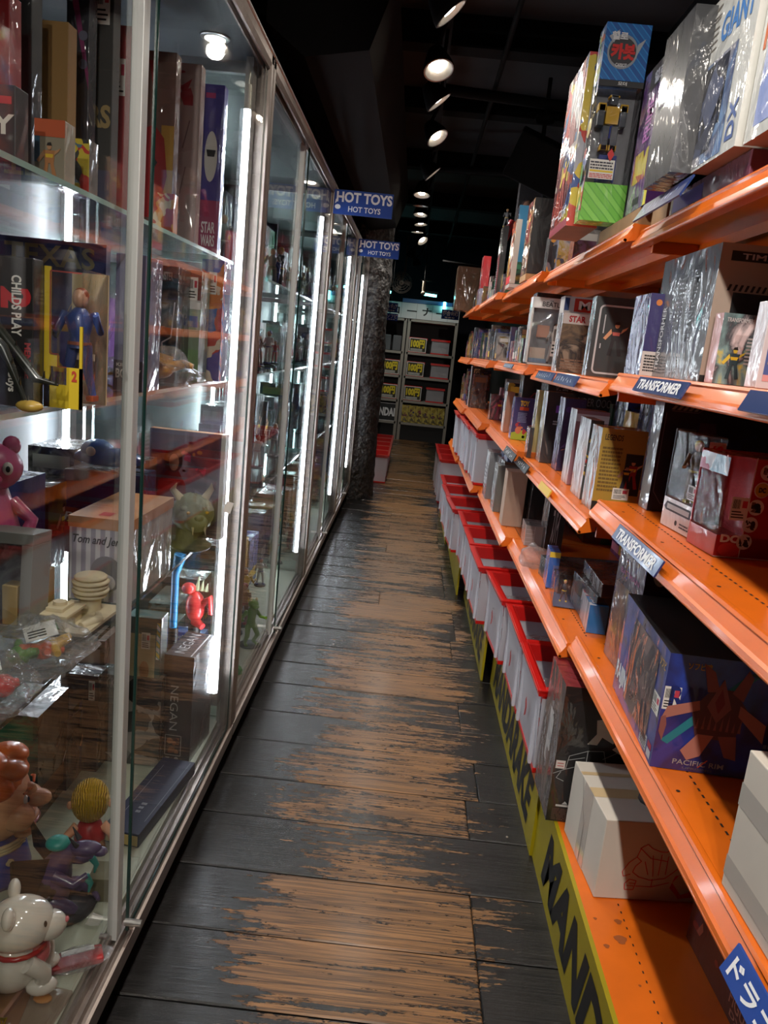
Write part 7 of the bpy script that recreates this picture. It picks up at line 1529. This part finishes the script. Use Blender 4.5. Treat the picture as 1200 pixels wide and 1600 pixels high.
o, W, D, H = lb('grey black picture pack under the teal comic box', ZD_, 1.96, 150, 250, 1052, .07, wrap((60,62,58), s=.5), near=art([(60,60,58),(110,108,104),(34,34,34),(140,136,130)], 11, 'voronoi', 7, film=.6)); lettering(FR(o, 'near'), 'SIX KILLS', W*.05, H*.86, W*.45, H*.97, TW, parent=o, bold=.02, shear=.2)
o, W, D, H = lb('silver wrapped black pack with a tag, left of the grey picture pack', ZD_, 1.90, 105, 152, 1052, .07, wrap((50,40,46), s=.9)); sticker(FR(o, 'near'), W*.7, H*.75, W*.2, H*.2, o, 3)
o, W, D, H = lb('dark maroon shiny box behind the red-haired doll', ZD_, 1.80, 20, 104, 1120, .08, wrap((60,24,32), s=.7)); lines(FR(o, 'near'), [[(W*.9,H*.3),(W*.99,H*.6)]], .002, TW, o)
o = carton('book', 'thick navy hardback book with yellow page edge on the cabinet floor', 'book', (-.625, 1.62, ZD_), .095, .34, .035, -.12, body=card((36,40,66))); MB().box(.003,-.0015,.004,.092,.0,.030,mat('page_yellow', (190,170,110), .7)).build('page_block', o)
lines(FR(o, 'top'), [[(.02,.02),(.02,.3)],[(.085,.05),(.085,.33)]], .0012, card((150,150,160)), o); txtbars(FR(o, 'top'), .045, .08, .06, .13, 3, card((150,150,160)), o, 2)
# toys behind the tube on the deck level: red dragonlet, blue post
t = empty('red_toy_figure', (-.585, 2.165, ZD_+.0)); tag(t, 'bright red crested toy figure above the blue and pink playset box', 'figurine')
mb = MB(); mb.tube([(0,.06,.0),(0,.06,.33)],.02,BLACK,8); mb.build('stand', t); rv = mat('bright_red', (210,50,50), .35, coat=.4); mb = MB(); mb.ell((0,.06,.39),(.03,.025,.05),rv); mb.ell((-.02,.05,.45),(.022,.02,.018),rv); mb.tube([(.02,.06,.4),(.05,.04,.43),(.055,.03,.38)],[.012,.01,.006],rv); mb.tube([(0,.06,.345),(.03,.04,.335)],[.016,.01],rv); mb.build('body', t)
m2 = MB(); [m2.tube([(.0+.014*k,.07,.44),(.005+.014*k,.07,.485-.01*k)],[.008,.001],mat('pale_green', (190,200,160), .4),6) for k in range(3)]; m2.build('crest', t)
t = empty('blue_toy_sword', (-.64, 2.13, ZD_)); tag(t, 'bright blue upright toy piece beside the red crested figure', 'toy'); bm_ = mat('cyan_plastic', (40,140,200), .35, coat=.4); MB().tube([(0,.06,.33),(.0,.06,.50),(.012,.06,.56)],[.012,.012,.02],bm_,8).build('blade', t); MB().tube([(0,.06,0),(0,.06,.33)],.016,BLACK,8).build('stand', t)

# ------------------------------------------------------------------ filled shelves of the other cabinets
def figurine(place, loc, h, c1, c2, skin, label, seed):
    t = empty('figurine', loc, random.Random(seed).uniform(-1, 1)); tag(t, label, 'figurine', 'figurines '+place)
    MB().lathe([(0,0),(h*.22,0),(h*.22,.006),(0,.007)], BLACK, 16).build('base', t); figure_mb(h, c1, skin=skin, trim=c2, seed=seed, c=(0,0,.007)).build('body', t); return t
CN = {1: 'second', 2: 'third', 3: 'farthest'}
seed = 300
for ci in (1, 2, 3):
    y0, y1 = CABS[ci][0]+.06, CABS[ci][1]-.16
    for li, (z, ln, hm) in enumerate(((ZDK, 'floor', .34), (.83, 'lowest glass shelf', .30), (1.265, 'middle glass shelf', .22), (1.585, 'top glass shelf', .34))):
        seed += 1; pl = 'on the %s cabinet\'s %s' % (CN[ci], ln)
        filler(pl+', back row', 'L', XF-.22, z+E_, y0, y1, hm*.5, hm, seed, .08, .16, .12, .22, jx=.05)
        r = random.Random(seed*7); y = y0; k = 0
        while y < y1-.06:
            if r.random() < .62:
                (c1, n1), (c2, n2) = r.sample(PAL, 2); figurine(pl, (XF-.14-r.uniform(0, .05), y+.04, z+E_), r.uniform(.10, min(.2, hm*.8)), c1, c2, (200,150,120), '%s and %s standing toy figure, %s %s' % (n1, n2, ORD[min(k, 19)], pl), seed*31+k)
            y += r.uniform(.10, .22); k += 1
seed = 900
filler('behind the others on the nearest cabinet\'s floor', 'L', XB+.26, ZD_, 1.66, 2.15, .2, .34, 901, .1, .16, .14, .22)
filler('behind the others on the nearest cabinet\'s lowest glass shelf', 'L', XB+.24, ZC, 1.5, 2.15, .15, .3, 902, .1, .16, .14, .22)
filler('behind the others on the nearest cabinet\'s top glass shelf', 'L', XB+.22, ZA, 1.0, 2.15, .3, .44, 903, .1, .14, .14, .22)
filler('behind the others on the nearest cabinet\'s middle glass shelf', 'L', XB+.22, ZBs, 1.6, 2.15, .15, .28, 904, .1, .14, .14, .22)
# green frog-like figure near the front of the second cabinet
t = empty('green_creature', (-.535, 2.90, ZD_), .6); tag(t, 'thin bright green creature figure standing on the second cabinet\'s floor', 'figurine')
GV = mat('green_vinyl', (110,150,50), .4, coat=.3); MB().lathe([(0,0.0),(.045,0),(.045,.004),(0,.005)], mat('dark_green_base', (40,60,36), .5), 18).build('base', t)
mb = MB(); mb.tube([(0,0,.08),(.0,0,.11),(.0,-.005,.145),(0,0,.16)],[.020,.016,.020,.010],GV); mb.ell((0,-.012,.178),(.020,.026,.018),GV,14,10); mb.ell((0,-.036,.174),(.014,.014,.009),GV,10,8)
for s_ in (-1, 1): mb.tube([(s_*.012,0,.085),(s_*.022,-.02,.05),(s_*.018,.01,.012),(s_*.024,-.02,.008)],[.012,.010,.008,.007],GV); mb.tube([(s_*.018,0,.145),(s_*.042,.005,.115),(s_*.05,-.03,.12)],[.009,.007,.006],GV)
mb.build('body', t)
for s_ in (-1, 1): MB().ell((s_*.012,-.012,.197),(.006,.006,.008),mat('cream_eye', (220,200,150), .3),8,6).build('eye', t)
crumple('green_gem', 'small bright green lump with a white tag near the green creature', 'toy', (-.525, 2.62, ZD_), (.02,.016,.02), mat('bright_green'), 9, .3); crumple('orange_bead', 'tiny orange toy near the front track of the second cabinet', 'toy', (-.53, 2.42, ZD_), (.012,.012,.016), mat('bright_orange', (230,140,30), .4), 10, .2)
